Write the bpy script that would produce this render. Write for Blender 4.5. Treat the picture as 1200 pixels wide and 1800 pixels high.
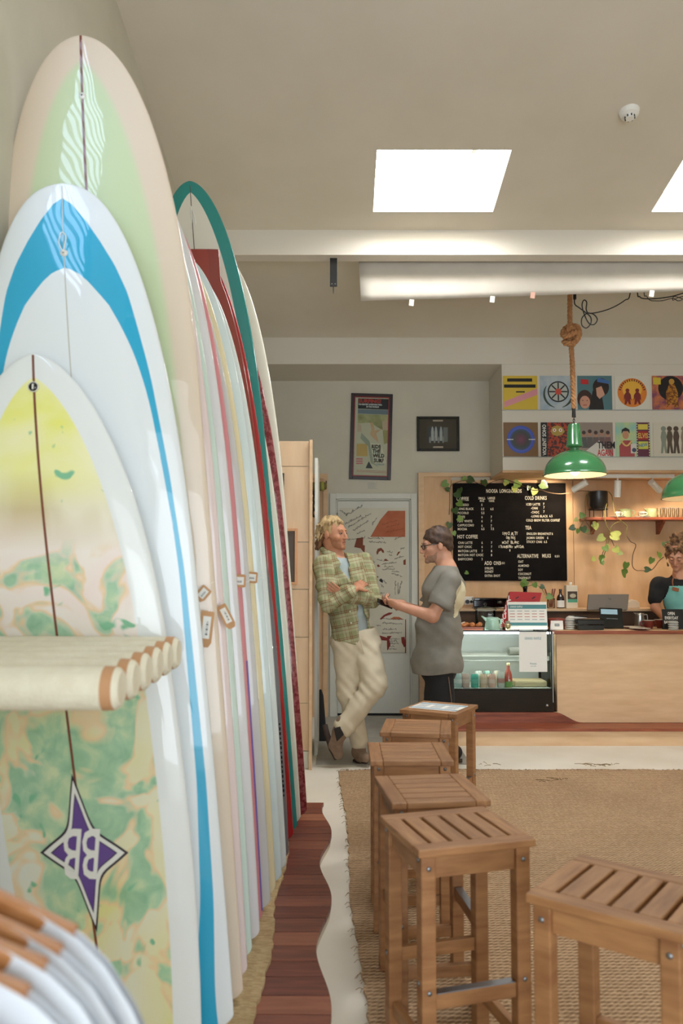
import bpy, bmesh, math, random
import numpy as np
from mathutils import Vector, Matrix, Euler
random.seed(7); np.random.seed(7)
for o in list(bpy.data.objects): bpy.data.objects.remove(o)
SC = bpy.context.scene
COL = SC.collection
PI = math.pi
def R(a): return math.radians(a)
def lin(c):
    out = []
    for v in c[:3]:
        v = v / 255.0
        out.append(v / 12.92 if v <= 0.04045 else ((v + 0.055) / 1.055) ** 2.4)
    return (out[0], out[1], out[2], 1.0)

# ------------------------------------------------------------------ camera
EYE, PITCH, FPX, SHPX = 1.40, R(3.3), 1400.0, 27.3
cd = bpy.data.cameras.new('camera'); cam = bpy.data.objects.new('camera', cd); COL.objects.link(cam)
cam.location = (0, 0, EYE); cam.rotation_euler = (PI / 2 + PITCH, 0, 0)
cd.sensor_fit = 'HORIZONTAL'; cd.sensor_width = 24; cd.lens = 28; cd.shift_y = SHPX / 1200.0
cd.clip_start = 0.05
cd.dof.use_dof = True; cd.dof.focus_distance = 6.0; cd.dof.aperture_fstop = 3.2
SC.camera = cam
def at(px, py, d):
    """world point at depth Y = d seen at a place measured in the photograph"""
    xc = (px - 600) / FPX; yc = (900 + SHPX - py) / FPX
    Y = math.cos(PITCH) - yc * math.sin(PITCH); Z = math.sin(PITCH) + yc * math.cos(PITCH)
    k = d / Y
    return Vector((xc * k, d, EYE + Z * k))
def atz(px, py, z):
    """world point at height z"""
    xc = (px - 600) / FPX; yc = (900 + SHPX - py) / FPX
    Y = math.cos(PITCH) - yc * math.sin(PITCH); Z = math.sin(PITCH) + yc * math.cos(PITCH)
    k = (z - EYE) / Z
    return Vector((xc * k, Y * k, z))

# ------------------------------------------------------------------ world, lights, exposure
w = bpy.data.worlds.new('world'); SC.world = w; w.use_nodes = True
bg = w.node_tree.nodes['Background']; bg.inputs[0].default_value = (0.86, 0.93, 1.0, 1); bg.inputs[1].default_value = 2.0
vs = SC.view_settings
vs.view_transform = 'Standard'; vs.look = 'None'; vs.gamma = 1.0; vs.use_curve_mapping = False; vs.exposure = 0.3
def area(name, loc, rot, sx, sy, power, col):
    l = bpy.data.lights.new(name, 'AREA'); l.shape = 'RECTANGLE'; l.size = sx; l.size_y = sy; l.energy = power; l.color = col
    o = bpy.data.objects.new(name, l); COL.objects.link(o); o.location = loc; o.rotation_euler = rot
    return o
# daylight coming in through the open shop front behind the camera
area('shopfront_daylight', (1.6, -2.7, 1.3), (R(90), 0, 0), 4.4, 2.4, 80, (0.82, 0.91, 1.0))

# ------------------------------------------------------------------ materials
MATS = {}
def mat(name, col, rough=0.5, metal=0.0, col2=None, nscale=6.0, stretch=(1, 1, 1), detail=4.0, contrast=(0.35, 0.65),
        bump=0.0, bscale=None, coat=0.0, trans=0.0, emit=None, estr=0.0, alpha=None, spec=None, vary=0.0, sss=0.0):
    if name in MATS: return MATS[name]
    m = bpy.data.materials.new(name); m.use_nodes = True; MATS[name] = m
    nt = m.node_tree; b = nt.nodes['Principled BSDF']; L = nt.links
    b.inputs['Base Color'].default_value = lin(col); b.inputs['Roughness'].default_value = rough; b.inputs['Metallic'].default_value = metal
    if coat: b.inputs['Coat Weight'].default_value = coat; b.inputs['Coat Roughness'].default_value = 0.03
    if trans: b.inputs['Transmission Weight'].default_value = trans; b.inputs['IOR'].default_value = 1.45
    if spec is not None: b.inputs['Specular IOR Level'].default_value = spec
    if emit: b.inputs['Emission Color'].default_value = lin(emit); b.inputs['Emission Strength'].default_value = estr
    if sss: b.inputs['Subsurface Weight'].default_value = sss; b.inputs['Subsurface Radius'].default_value = (0.02, 0.008, 0.004)
    out = None
    if col2 is not None or bump:
        tc = nt.nodes.new('ShaderNodeTexCoord'); mp = nt.nodes.new('ShaderNodeMapping'); mp.inputs['Scale'].default_value = stretch
        L.new(tc.outputs['Object'], mp.inputs['Vector'])
        if vary:
            oi = nt.nodes.new('ShaderNodeObjectInfo'); mu = nt.nodes.new('ShaderNodeMath'); mu.operation = 'MULTIPLY'; mu.inputs[1].default_value = 37.0
            cx = nt.nodes.new('ShaderNodeCombineXYZ'); L.new(oi.outputs['Random'], mu.inputs[0])
            for k in range(3): L.new(mu.outputs[0], cx.inputs[k])
            L.new(cx.outputs[0], mp.inputs['Location'])
    if col2 is not None:
        n = nt.nodes.new('ShaderNodeTexNoise'); n.inputs['Scale'].default_value = nscale; n.inputs['Detail'].default_value = detail
        L.new(mp.outputs[0], n.inputs['Vector'])
        cr = nt.nodes.new('ShaderNodeValToRGB'); e = cr.color_ramp.elements
        e[0].position, e[1].position = contrast; e[0].color = lin(col); e[1].color = lin(col2)
        L.new(n.outputs['Fac'], cr.inputs[0]); out = cr.outputs[0]
        if vary:
            hs = nt.nodes.new('ShaderNodeHueSaturation'); mr = nt.nodes.new('ShaderNodeMapRange')
            mr.inputs['To Min'].default_value = 1 - vary; mr.inputs['To Max'].default_value = 1 + vary
            L.new(oi.outputs['Random'], mr.inputs['Value']); L.new(mr.outputs[0], hs.inputs['Value']); L.new(out, hs.inputs['Color']); out = hs.outputs[0]
        L.new(out, b.inputs['Base Color'])
    if bump:
        n2 = nt.nodes.new('ShaderNodeTexNoise'); n2.inputs['Scale'].default_value = bscale or nscale; n2.inputs['Detail'].default_value = 3
        L.new(mp.outputs[0], n2.inputs['Vector'])
        bp = nt.nodes.new('ShaderNodeBump'); bp.inputs['Strength'].default_value = bump; bp.inputs['Distance'].default_value = 0.01
        L.new(n2.outputs['Fac'], bp.inputs['Height']); L.new(bp.outputs[0], b.inputs['Normal'])
    return m
def glassmat(name, col=(244, 249, 247), rough=0.02, ior=1.3):
    if name in MATS: return MATS[name]
    # thin clear sheet: mostly transparent, with a mirror-like reflection by angle
    m = bpy.data.materials.new(name); m.use_nodes = True; MATS[name] = m
    nt = m.node_tree; nt.nodes.clear(); L = nt.links
    o = nt.nodes.new('ShaderNodeOutputMaterial'); mx = nt.nodes.new('ShaderNodeMixShader'); t = nt.nodes.new('ShaderNodeBsdfTransparent')
    g = nt.nodes.new('ShaderNodeBsdfGlossy'); f = nt.nodes.new('ShaderNodeFresnel'); f.inputs[0].default_value = ior
    t.inputs[0].default_value = lin(col); g.inputs['Roughness'].default_value = rough
    L.new(f.outputs[0], mx.inputs[0]); L.new(t.outputs[0], mx.inputs[1]); L.new(g.outputs[0], mx.inputs[2]); L.new(mx.outputs[0], o.inputs[0])
    return m

# ------------------------------------------------------------------ mesh helpers
class MB:
    def __init__(s): s.v = []; s.f = []
    def add(s, vs, fs):
        n = len(s.v); s.v += [tuple(p) for p in vs]; s.f += [tuple(i + n for i in f) for f in fs]; return s
    def box(s, x0, x1, y0, y1, z0, z1):
        return s.add([(x0,y0,z0),(x1,y0,z0),(x1,y1,z0),(x0,y1,z0),(x0,y0,z1),(x1,y0,z1),(x1,y1,z1),(x0,y1,z1)],
                     [(0,3,2,1),(4,5,6,7),(0,1,5,4),(1,2,6,5),(2,3,7,6),(3,0,4,7)])
    def obox(s, c, size, rot=(0, 0, 0)):
        M = Euler(rot).to_matrix(); c = Vector(c); h = Vector(size) / 2
        vs = [c + M @ Vector((sx*h.x, sy*h.y, sz*h.z)) for sz in (-1, 1) for sx, sy in ((-1,-1),(1,-1),(1,1),(-1,1))]
        return s.add(vs, [(0,3,2,1),(4,5,6,7),(0,1,5,4),(1,2,6,5),(2,3,7,6),(3,0,4,7)])
    def prism(s, pts, a, b, axis='y'):
        """2D outline extruded along an axis from a to b; (u,v) are the two other axes"""
        n = len(pts)
        def P(u, v, t): return {'y': (u, t, v), 'z': (u, v, t), 'x': (t, u, v)}[axis]
        vs = [P(u, v, a) for u, v in pts] + [P(u, v, b) for u, v in pts]
        fs = [tuple(range(n)), tuple(range(2*n-1, n-1, -1))] + [(i, n+i, n+(i+1) % n, (i+1) % n) for i in range(n)]
        return s.add(vs, fs)
    def tube(s, path, r, n=8, cap=True):
        path = [Vector(p) for p in path]; m = len(path)
        rs = r if isinstance(r, (list, tuple)) else [r] * m
        vs = []; up = None
        for i, p in enumerate(path):
            t = (path[min(i+1, m-1)] - path[max(i-1, 0)])
            if t.length < 1e-9: t = Vector((0, 0, 1))
            t.normalize()
            if up is None: up = Vector((0, 0, 1)) if abs(t.z) < 0.9 else Vector((1, 0, 0))
            a = t.cross(up)
            if a.length < 1e-6: a = t.cross(Vector((0.3, 1, 0.2)))
            a.normalize(); b = a.cross(t).normalized(); up = b
            for k in range(n):
                th = 2*PI*k/n; vs.append(p + (a*math.cos(th) + b*math.sin(th)) * rs[i])
        fs = [(i*n+k, i*n+(k+1) % n, (i+1)*n+(k+1) % n, (i+1)*n+k) for i in range(m-1) for k in range(n)]
        if cap: fs += [tuple(range(n-1, -1, -1)), tuple((m-1)*n+k for k in range(n))]
        return s.add(vs, fs)
    def cyl(s, p0, p1, r0, r1=None, n=16):
        return s.tube([p0, p1], [r0, r0 if r1 is None else r1], n)
    def lathe(s, prof, c=(0, 0, 0), n=24, axis='z'):
        """profile of (radius, height) about the vertical axis"""
        vs = []; fs = []; m = len(prof)
        for r, z in prof:
            for k in range(n):
                th = 2*PI*k/n; x, y = max(r, 1e-5)*math.cos(th), max(r, 1e-5)*math.sin(th)
                vs.append((c[0]+x, c[1]+y, c[2]+z) if axis == 'z' else (c[0]+x, c[1]+z, c[2]+y))
        for i in range(m-1):
            for k in range(n):
                q = (i*n+k, i*n+(k+1) % n, (i+1)*n+(k+1) % n, (i+1)*n+k)
                fs.append(q if axis == 'z' else q[::-1])
        return s.add(vs, fs)
    def ball(s, c, r, n=12, m=8):
        r = r if isinstance(r, (tuple, list)) else (r, r, r)
        vs = []; fs = []
        for i in range(m+1):
            ph = PI*i/m
            for k in range(n):
                th = 2*PI*k/n
                vs.append((c[0]+r[0]*max(math.sin(ph), 1e-4)*math.cos(th), c[1]+r[1]*max(math.sin(ph), 1e-4)*math.sin(th), c[2]-r[2]*math.cos(ph)))
        for i in range(m):
            for k in range(n): fs.append((i*n+k, i*n+(k+1) % n, (i+1)*n+(k+1) % n, (i+1)*n+k))
        return s.add(vs, fs)
    def build(s, name, m, parent=None, smooth=None, bevel=0.0, loc=None, rot=None):
        me = bpy.data.meshes.new(name); me.from_pydata(s.v, [], s.f); me.update()
        return link(name, me, m, parent, smooth, bevel, loc, rot)
def link(name, me, m, parent=None, smooth=None, bevel=0.0, loc=None, rot=None):
    if m is not None and len(me.materials) == 0: me.materials.append(MATS[m] if isinstance(m, str) else m)
    if smooth:
        me.polygons.foreach_set('use_smooth', [True] * len(me.polygons))
        if smooth is not True: me.set_sharp_from_angle(angle=R(smooth))
    o = bpy.data.objects.new(name, me); COL.objects.link(o)
    if parent: o.parent = parent
    if loc is not None: o.location = loc
    if rot is not None: o.rotation_euler = rot
    if bevel:
        b = o.modifiers.new('bevel', 'BEVEL'); b.width = bevel; b.segments = 2; b.limit_method = 'ANGLE'; b.angle_limit = R(50)
    return o
def tag(o, label=None, cat=None, group=None, kind=None):
    if label: o['label'] = label
    if cat: o['category'] = cat
    if group: o['group'] = group
    if kind: o['kind'] = kind
    return o
def thing(name, label, cat, loc=(0, 0, 0), rz=0.0, group=None, rot=None):
    o = bpy.data.objects.new(name, None); COL.objects.link(o); o.empty_display_size = 0.05
    o.location = loc; o.rotation_euler = rot if rot is not None else (0, 0, rz)
    return tag(o, label, cat, group)
def struct(o): o['kind'] = 'structure'; return o
def srot(name, loc=(0, 0, 0)):
    o = bpy.data.objects.new(name, None); COL.objects.link(o); o.location = loc; o['kind'] = 'structure'; return o
def copy_tree(o, parent=None):
    c = o.copy(); COL.objects.link(c); c.parent = parent
    for ch in KIDS(o): copy_tree(ch, c)
    return c
def KIDS(o): return [c for c in COL.objects if c.parent == o]
TEXTS = []
def text(body, cap, loc, parent, m, xs=0.75, align='LEFT', name='lettering', rot=(PI/2, 0, 0), ext=0.0004, bold=0.0, sp=1.0):
    cu = bpy.data.curves.new(name, 'FONT'); cu.body = body; cu.size = cap / 0.69; cu.align_x = align; cu.extrude = ext; cu.offset = bold; cu.resolution_u = 2
    cu.space_character = sp
    o = bpy.data.objects.new(name, cu); COL.objects.link(o); o.parent = parent; o.location = loc; o.rotation_euler = rot; o.scale = (xs, 1, 1)
    cu.materials.append(MATS[m] if isinstance(m, str) else m); TEXTS.append(o); return o
def finish_texts():
    dg = bpy.context.evaluated_depsgraph_get()
    for o in TEXTS:
        me = bpy.data.meshes.new_from_object(o.evaluated_get(dg)); nm = o.name.split('.')[0]
        n = bpy.data.objects.new('lettering_tmp', me); COL.objects.link(n); n.parent = o.parent
        n.location = o.location; n.rotation_euler = o.rotation_euler; n.scale = o.scale
        bpy.data.objects.remove(o); n.name = nm
def smooth_path(pts, k=6):
    """Catmull-Rom through points"""
    P = [Vector(p) for p in pts]; out = []
    for i in range(len(P)-1):
        a, b, c, d = P[max(i-1, 0)], P[i], P[i+1], P[min(i+2, len(P)-1)]
        for j in range(k):
            t = j / k
            out.append(0.5*((2*b)+(c-a)*t+(2*a-5*b+4*c-d)*t*t+(3*b-a-3*c+d)*t**3))
    out.append(P[-1]); return out

# ------------------------------------------------------------------ implicit surfaces (for bodies, cloth, pastry)
class SDF:
    def __init__(s, lo, hi, h):
        s.lo = np.array(lo, float); s.h = h; s.n = np.ceil((np.array(hi, float) - s.lo) / h).astype(int) + 1
        s.f = np.full(s.n, 9.0, np.float32)
    def sub(s, lo, hi, pad):
        a = np.clip(np.floor((np.array(lo) - pad - s.lo) / s.h).astype(int), 0, s.n - 1)
        b = np.clip(np.ceil((np.array(hi) + pad - s.lo) / s.h).astype(int) + 1, 1, s.n)
        if np.any(b - a < 2): return None, None
        g = [s.lo[k] + s.h * np.arange(a[k], b[k]) for k in range(3)]
        return tuple(slice(a[k], b[k]) for k in range(3)), np.meshgrid(*g, indexing='ij', sparse=True)
    def mix(s, sl, d, k, neg=False):
        A = s.f[sl]
        if neg:
            if k <= 0: s.f[sl] = np.maximum(A, -d)
            else:
                hh = np.clip(0.5 - 0.5*(A + d)/k, 0, 1); s.f[sl] = A*(1-hh) - d*hh + k*hh*(1-hh)
            return
        hh = np.clip(0.5 + 0.5*(A - d)/k, 0, 1) if k > 0 else (A > d).astype(np.float32)
        s.f[sl] = A*(1-hh) + d*hh - (k*hh*(1-hh) if k > 0 else 0)
    def cap(s, p0, p1, r0, r1=None, k=0.02, neg=False, sq=1.0):
        r1 = r0 if r1 is None else r1; p0 = np.array(p0, float); p1 = np.array(p1, float); rm = max(r0, r1)
        sl, G = s.sub(np.minimum(p0, p1)-rm, np.maximum(p0, p1)+rm, k*1.5 + 3*s.h)
        if sl is None: return s
        ba = p1 - p0; L2 = max(ba @ ba, 1e-9)
        t = np.clip(((G[0]-p0[0])*ba[0] + (G[1]-p0[1])*ba[1] + (G[2]-p0[2])*ba[2]) / L2, 0, 1)
        d = np.sqrt((G[0]-p0[0]-ba[0]*t)**2 + (G[1]-p0[1]-ba[1]*t)**2 + (G[2]-p0[2]-ba[2]*t)**2) - (r0 + (r1-r0)*t)
        s.mix(sl, d, k, neg); return s
    def ell(s, c, r, Rm=None, k=0.02, neg=False):
        c = np.array(c, float); r = np.array(r, float); rm = r.max()
        sl, G = s.sub(c-rm, c+rm, k*1.5 + 3*s.h)
        if sl is None: return s
        q = [G[0]-c[0], G[1]-c[1], G[2]-c[2]]
        if Rm is not None:
            M = np.array(Rm); q = [sum(q[j]*M[j, i] for j in range(3)) for i in range(3)]
        k0 = np.sqrt((q[0]/r[0])**2 + (q[1]/r[1])**2 + (q[2]/r[2])**2) + 1e-6
        k1 = np.sqrt((q[0]/r[0]**2)**2 + (q[1]/r[1]**2)**2 + (q[2]/r[2]**2)**2) + 1e-6
        s.mix(sl, k0*(k0-1)/k1, k, neg); return s
    def plane(s, p, n):
        """keep what lies behind the plane"""
        p = np.array(p, float); n = np.array(n, float); n /= np.linalg.norm(n)
        G = np.meshgrid(*[s.lo[k] + s.h*np.arange(s.n[k]) for k in range(3)], indexing='ij', sparse=True)
        d = (G[0]-p[0])*n[0] + (G[1]-p[1])*n[1] + (G[2]-p[2])*n[2]
        s.f = np.maximum(s.f, d).astype(np.float32); return s
    def wrinkle(s, fn):
        G = np.meshgrid(*[s.lo[k] + s.h*np.arange(s.n[k]) for k in range(3)], indexing='ij', sparse=True)
        s.f = (s.f + fn(*G)).astype(np.float32); return s
    def mesh(s, name):
        f = np.pad(s.f, 1, constant_values=1.0); S = f < 0; n = np.array(f.shape)
        c = [S[i:n[0]-1+i, j:n[1]-1+j, k:n[2]-1+k] for i in (0, 1) for j in (0, 1) for k in (0, 1)]
        al = c[0].copy(); an = c[0].copy()
        for q in c[1:]: al &= q; an |= q
        act = an & ~al; idx = np.argwhere(act); num = np.full(act.shape, -1, np.int64); num[act] = np.arange(len(idx))
        off = np.array([(i, j, k) for i in (0, 1) for j in (0, 1) for k in (0, 1)])
        vals = np.stack([f[idx[:, 0]+o[0], idx[:, 1]+o[1], idx[:, 2]+o[2]] for o in off], 1)
        acc = np.zeros((len(idx), 3)); cnt = np.zeros(len(idx))
        for a in range(8):
            for b in range(a+1, 8):
                if np.abs(off[a]-off[b]).sum() != 1: continue
                va, vb = vals[:, a], vals[:, b]; m = (va < 0) != (vb < 0)
                t = np.where(m, va/np.where(m, va-vb, 1), 0)
                acc += np.where(m[:, None], off[a] + t[:, None]*(off[b]-off[a]), 0); cnt += m
        P = (idx - 1 + acc/cnt[:, None])*s.h + s.lo
        F = []
        for ax in range(3):
            u, v = (ax+1) % 3, (ax+2) % 3
            sa = [slice(None)]*3; sb = [slice(None)]*3; sa[ax] = slice(0, -1); sb[ax] = slice(1, None)
            A, B = S[tuple(sa)], S[tuple(sb)]; e = np.argwhere(A != B)
            e = e[(e[:, u] > 0) & (e[:, v] > 0) & (e[:, u] < n[u]-1) & (e[:, v] < n[v]-1)]
            q = []
            for du, dv in ((1, 1), (0, 1), (0, 0), (1, 0)):
                w_ = e.copy(); w_[:, u] -= du; w_[:, v] -= dv; q.append(num[w_[:, 0], w_[:, 1], w_[:, 2]])
            q = np.stack(q, 1); fl = ~A[e[:, 0], e[:, 1], e[:, 2]]; q[fl] = q[fl][:, ::-1]; F.append(q)
        F = np.concatenate(F); F = F[(F >= 0).all(1)]
        me = bpy.data.meshes.new(name)
        me.vertices.add(len(P)); me.vertices.foreach_set('co', P.astype(np.float32).ravel())
        me.loops.add(len(F)*4); me.loops.foreach_set('vertex_index', F.astype(np.int32).ravel())
        me.polygons.add(len(F)); me.polygons.foreach_set('loop_start', np.arange(0, len(F)*4, 4, dtype=np.int32))
        me.update(calc_edges=True); me.validate()
        return me, P
# ================================================================== materials of the place
mat('plaster', (204, 199, 182), 0.9, col2=(210, 205, 188), nscale=3, bump=0.05, bscale=90)
mat('ceiling_paint', (217, 209, 191), 0.95, col2=(222, 214, 197), nscale=2)
mat('beam_paint', (220, 213, 200), 0.85)
mat('concrete', (224, 215, 198), 0.55, col2=(234, 226, 211), nscale=2.2, detail=8, bump=0.03, bscale=25)
mat('passage_floor', (150, 145, 134), 0.6, col2=(164, 158, 146), nscale=5)
mat('white_paint', (222, 220, 208), 0.5, col2=(216, 214, 202), nscale=4)
mat('door_paint', (214, 214, 202), 0.45, col2=(208, 208, 196), nscale=3)
mat('ply', (214, 176, 134), 0.55, col2=(228, 194, 154), nscale=3.0, stretch=(1.2, 1, 7), detail=6, contrast=(0.3, 0.7), vary=0.03)
mat('ply_pale', (224, 190, 152), 0.6, col2=(233, 203, 168), nscale=3.0, stretch=(6, 1, 1.0), detail=6, contrast=(0.3, 0.7), vary=0.02)
mat('ply_wall', (208, 166, 122), 0.6, col2=(222, 184, 142), nscale=2.4, stretch=(4, 1, 1.2), detail=7, contrast=(0.3, 0.7), vary=0.02)
mat('ply_edge', (196, 152, 108), 0.6, col2=(176, 130, 88), nscale=4, stretch=(60, 1, 1))
mat('red_timber', (122, 58, 34), 0.4, col2=(160, 84, 52), nscale=3, stretch=(1.5, 14, 14), detail=5, coat=0.15)
mat('black_paint', (20, 19, 18), 0.4)
mat('black_metal', (24, 23, 22), 0.45)
mat('black_gloss', (12, 12, 12), 0.15, coat=0.3)
mat('white_plastic', (235, 233, 225), 0.4)
mat('steel', (180, 180, 176), 0.3, metal=1.0)
mat('zinc', (150, 152, 156), 0.4, metal=1.0)
mat('chrome', (210, 210, 208), 0.15, metal=1.0)
glassmat('glass'); glassmat('glass_clear', (248, 250, 250), 0.01, 1.22)

WALL_X, BACK, BULK = -1.10, 7.90, 7.25
RIGHT, FRONT = 4.3, -2.9
def ceil_z(y): return 4.854 - 0.176 * y

# ------------------------------------------------------------------ room shell
struct(MB().box(WALL_X-0.1, RIGHT+0.1, FRONT, BACK+0.1, -0.12, 0).build('floor', 'concrete'))
struct(MB().box(-0.19, 0.95, 5.93, BACK, -0.01, 0.004).build('floor_passage', 'passage_floor'))
LW = (1.42, 2.20, 2.70, 4.02)     # louvre window added out of frame; the boards mirror its glowing blades as stripes
mb = MB()
def wl(y0, y1, z0=None, z1=None): mb.prism([(y0, -0.12 if z0 is None else z0), (y1, -0.12 if z0 is None else z0), (y1, ceil_z(y1) if z1 is None else z1), (y0, ceil_z(y0) if z1 is None else z1)], WALL_X-0.1, WALL_X, 'x')
wl(FRONT, LW[0]); wl(LW[1], BACK+0.1); wl(LW[0], LW[1], None, LW[2]); wl(LW[0], LW[1], LW[3], None)
struct(mb.build('wall_left', 'plaster'))
mat('louvre_glow', (255, 255, 255), 0.4, emit=(190, 216, 255), estr=6.0)
lw = srot('window_3', (WALL_X-0.05, (LW[0]+LW[1])/2, LW[2])); hw = (LW[1]-LW[0])/2; hh_ = LW[3]-LW[2]
MB().box(-.05, .05, -hw, -hw+.025, 0, hh_).box(-.05, .05, hw-.025, hw, 0, hh_).box(-.05, .05, -hw+.025, hw-.025, 0, .025).box(-.05, .05, -hw+.025, hw-.025, hh_-.025, hh_).build('window_frame', 'black_paint', lw)
nl = 15
for k in range(nl):
    z = .03+(hh_-.06)*(k+.5)/nl; MB().obox((0, 0, z), (.004, 2*hw-.052, (hh_-.06)/nl*.46)).build('louvre_blade', 'louvre_glow', lw)
MB().box(-.05, -.045, -hw+.025, hw-.025, .025, hh_-.025).build('backing_screen', 'passage_floor', lw)
struct(MB().prism([(FRONT, -0.12), (BACK+0.1, -0.12), (BACK+0.1, ceil_z(BACK+0.1)), (FRONT, ceil_z(FRONT))], RIGHT, RIGHT+0.1, 'x').build('wall_right', 'plaster'))
# back wall with the door opening
DX0, DX1, DZ = -0.055, 0.69, 2.14
mb = MB()
mb.box(WALL_X, DX0, BACK, BACK+0.1, 0, 3.6).box(DX1, RIGHT, BACK, BACK+0.1, 0, 3.6).box(DX0, DX1, BACK, BACK+0.1, DZ, 3.6)
struct(mb.build('wall_back', 'plaster'))
# shop front: piers and a lintel around the wide opening
mb = MB(); mb.box(WALL_X, -0.8, FRONT-0.12, FRONT, 0, 5.3).box(3.9, RIGHT, FRONT-0.12, FRONT, 0, 5.3).box(-0.8, 3.9, FRONT-0.12, FRONT, 3.5, 5.3)
struct(mb.build('wall_front', 'plaster'))
# sloping ceiling, cut for two skylights
SKY = [(0.22, 1.05), (2.15, 2.98)]; SY0, SY1 = 4.78, 5.39; T = 0.14
def slab(mb, x0, x1, y0, y1, t=T):
    a, b = ceil_z(y0), ceil_z(y1)
    return mb.add([(x0,y0,a),(x1,y0,a),(x1,y1,b),(x0,y1,b),(x0,y0,a+t),(x1,y0,a+t),(x1,y1,b+t),(x0,y1,b+t)],
                  [(0,3,2,1),(4,5,6,7),(0,1,5,4),(1,2,6,5),(2,3,7,6),(3,0,4,7)])
mb = MB(); slab(mb, WALL_X-0.1, RIGHT+0.1, FRONT-0.1, SY0); slab(mb, WALL_X-0.1, RIGHT+0.1, SY1, BACK+0.1)
xs = [WALL_X-0.1] + [v for s in SKY for v in s] + [RIGHT+0.1]
for i in range(0, len(xs), 2): slab(mb, xs[i], xs[i+1], SY0, SY1)
struct(mb.build('ceiling', 'ceiling_paint'))
mat('sky_pane', (255, 255, 255), 0.5, emit=(246, 250, 255), estr=26.0)
for i, (a, b) in enumerate(SKY):
    r = srot('window_%d' % (i+1), ((a+b)/2, (SY0+SY1)/2, ceil_z((SY0+SY1)/2)))
    m = MB(); hx = (b-a)/2; hy = (SY1-SY0)/2
    def ring(z0, z1, t):
        for (x0, x1, y0, y1) in ((-hx-t, -hx, -hy-t, hy+t), (hx, hx+t, -hy-t, hy+t), (-hx, hx, -hy-t, -hy), (-hx, hx, hy, hy+t)): m.box(x0, x1, y0, y1, z0, z1)
    ring(0.15, 0.30, 0.03); m.build('skylight_curb', 'white_paint', r)
    p = MB().box(-hx, hx, -hy, hy, 0.155, 0.165).build('pane', 'sky_pane', r)
    r.rotation_euler = (math.atan(-0.176), 0, 0)
    if i == 0: MB().box(0.2, 0.23, -0.18, -0.14, 0.11, 0.14).build('latch', 'white_plastic', r)
# beams
bz = at(900, 448, 5.6).z
struct(MB().prism([(5.6, bz), (5.72, bz), (5.72, ceil_z(5.72)+0.02), (5.6, ceil_z(5.6)+0.02)], WALL_X, RIGHT, 'x').build('ceiling_beam', 'beam_paint'))
b2 = at(700, 640, BULK).z
struct(MB().box(WALL_X, RIGHT, BULK, BACK, b2, ceil_z(BULK)+0.02).build('ceiling_beam', 'beam_paint'))
BX = at(883, 740, BULK).x; BZ = at(1100, 826, BULK).z
struct(MB().box(BX, RIGHT, BULK+0.012, BACK, BZ, b2).build('wall_bulkhead', 'beam_paint'))
# wood lining under the bulkhead
struct(MB().box(BX, RIGHT, BULK+0.03, BACK-0.03, BZ-0.02, BZ).build('trim_1', 'ply_wall'))
# ------------------------------------------------------------------ ply lining of the cafe wall
PF = BACK - 0.03
pl = srot('wall_lining', (0, PF, 0))
px0 = at(745, 900, PF).x; pzt = at(745, 838, PF).z
joints = [px0, at(793, 900, PF).x, at(1007, 900, PF).x, RIGHT]
for a, b in zip(joints[:-1], joints[1:]):
    top = pzt if b < BX+0.9 and a < BX - 0.2 and b < BX else (pzt if b <= BX else BZ-0.022)
    MB().box(a+0.002, b-0.002, 0, 0.03, 0.0, top).build('panel', 'ply_wall', pl, bevel=0.0015)
fr = MB(); x735 = at(735, 900, PF).x; zt = at(735, 831, PF).z
fr.box(x735, px0, -0.02, 0.03, 0, zt).box(px0, BX, -0.02, 0.03, pzt, zt)
fr.build('frame_board', 'ply', pl)
# small framed board at the far left of the same wall
pl2 = srot('wall_lining', (0, PF, 0))
xa, xb = at(520, 900, PF).x, at(568, 900, PF).x; xc_, z2 = at(576, 900, PF).x, at(570, 833, PF).z
MB().box(xa, xb, 0, 0.03, 0, z2-0.05).build('panel', 'ply_wall', pl2)
MB().box(xb, xc_, -0.02, 0.03, 0, z2).box(xa, xb, -0.02, 0.03, z2-0.05, z2).build('frame_board', 'ply', pl2)

# ------------------------------------------------------------------ door with the signed panel
dr = srot('door_1', (DX0, BACK, 0))
W_ = DX1 - DX0
f = MB(); f.box(-0.06, 0.0, -0.025, 0.1, 0, DZ+0.055).box(W_, W_+0.06, -0.025, 0.1, 0, DZ+0.055).box(0, W_, -0.025, 0.1, DZ, DZ+0.055)
f.box(0.0, 0.014, 0.0, 0.06, 0, DZ).box(W_-0.014, W_, 0.0, 0.06, 0, DZ).box(0, W_, 0.0, 0.06, DZ-0.014, DZ)
f.build('door_frame', 'door_paint', dr, bevel=0.003)
MB().box(0.016, W_-0.016, 0.012, 0.052, 0.03, DZ-0.018).build('door_leaf', 'door_paint', dr, bevel=0.002)
for hz in (0.25, 1.9): MB().cyl((0.012, 0.004, hz), (0.012, 0.004, hz+0.1), 0.007).build('hinge', 'steel', dr, True)
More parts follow.
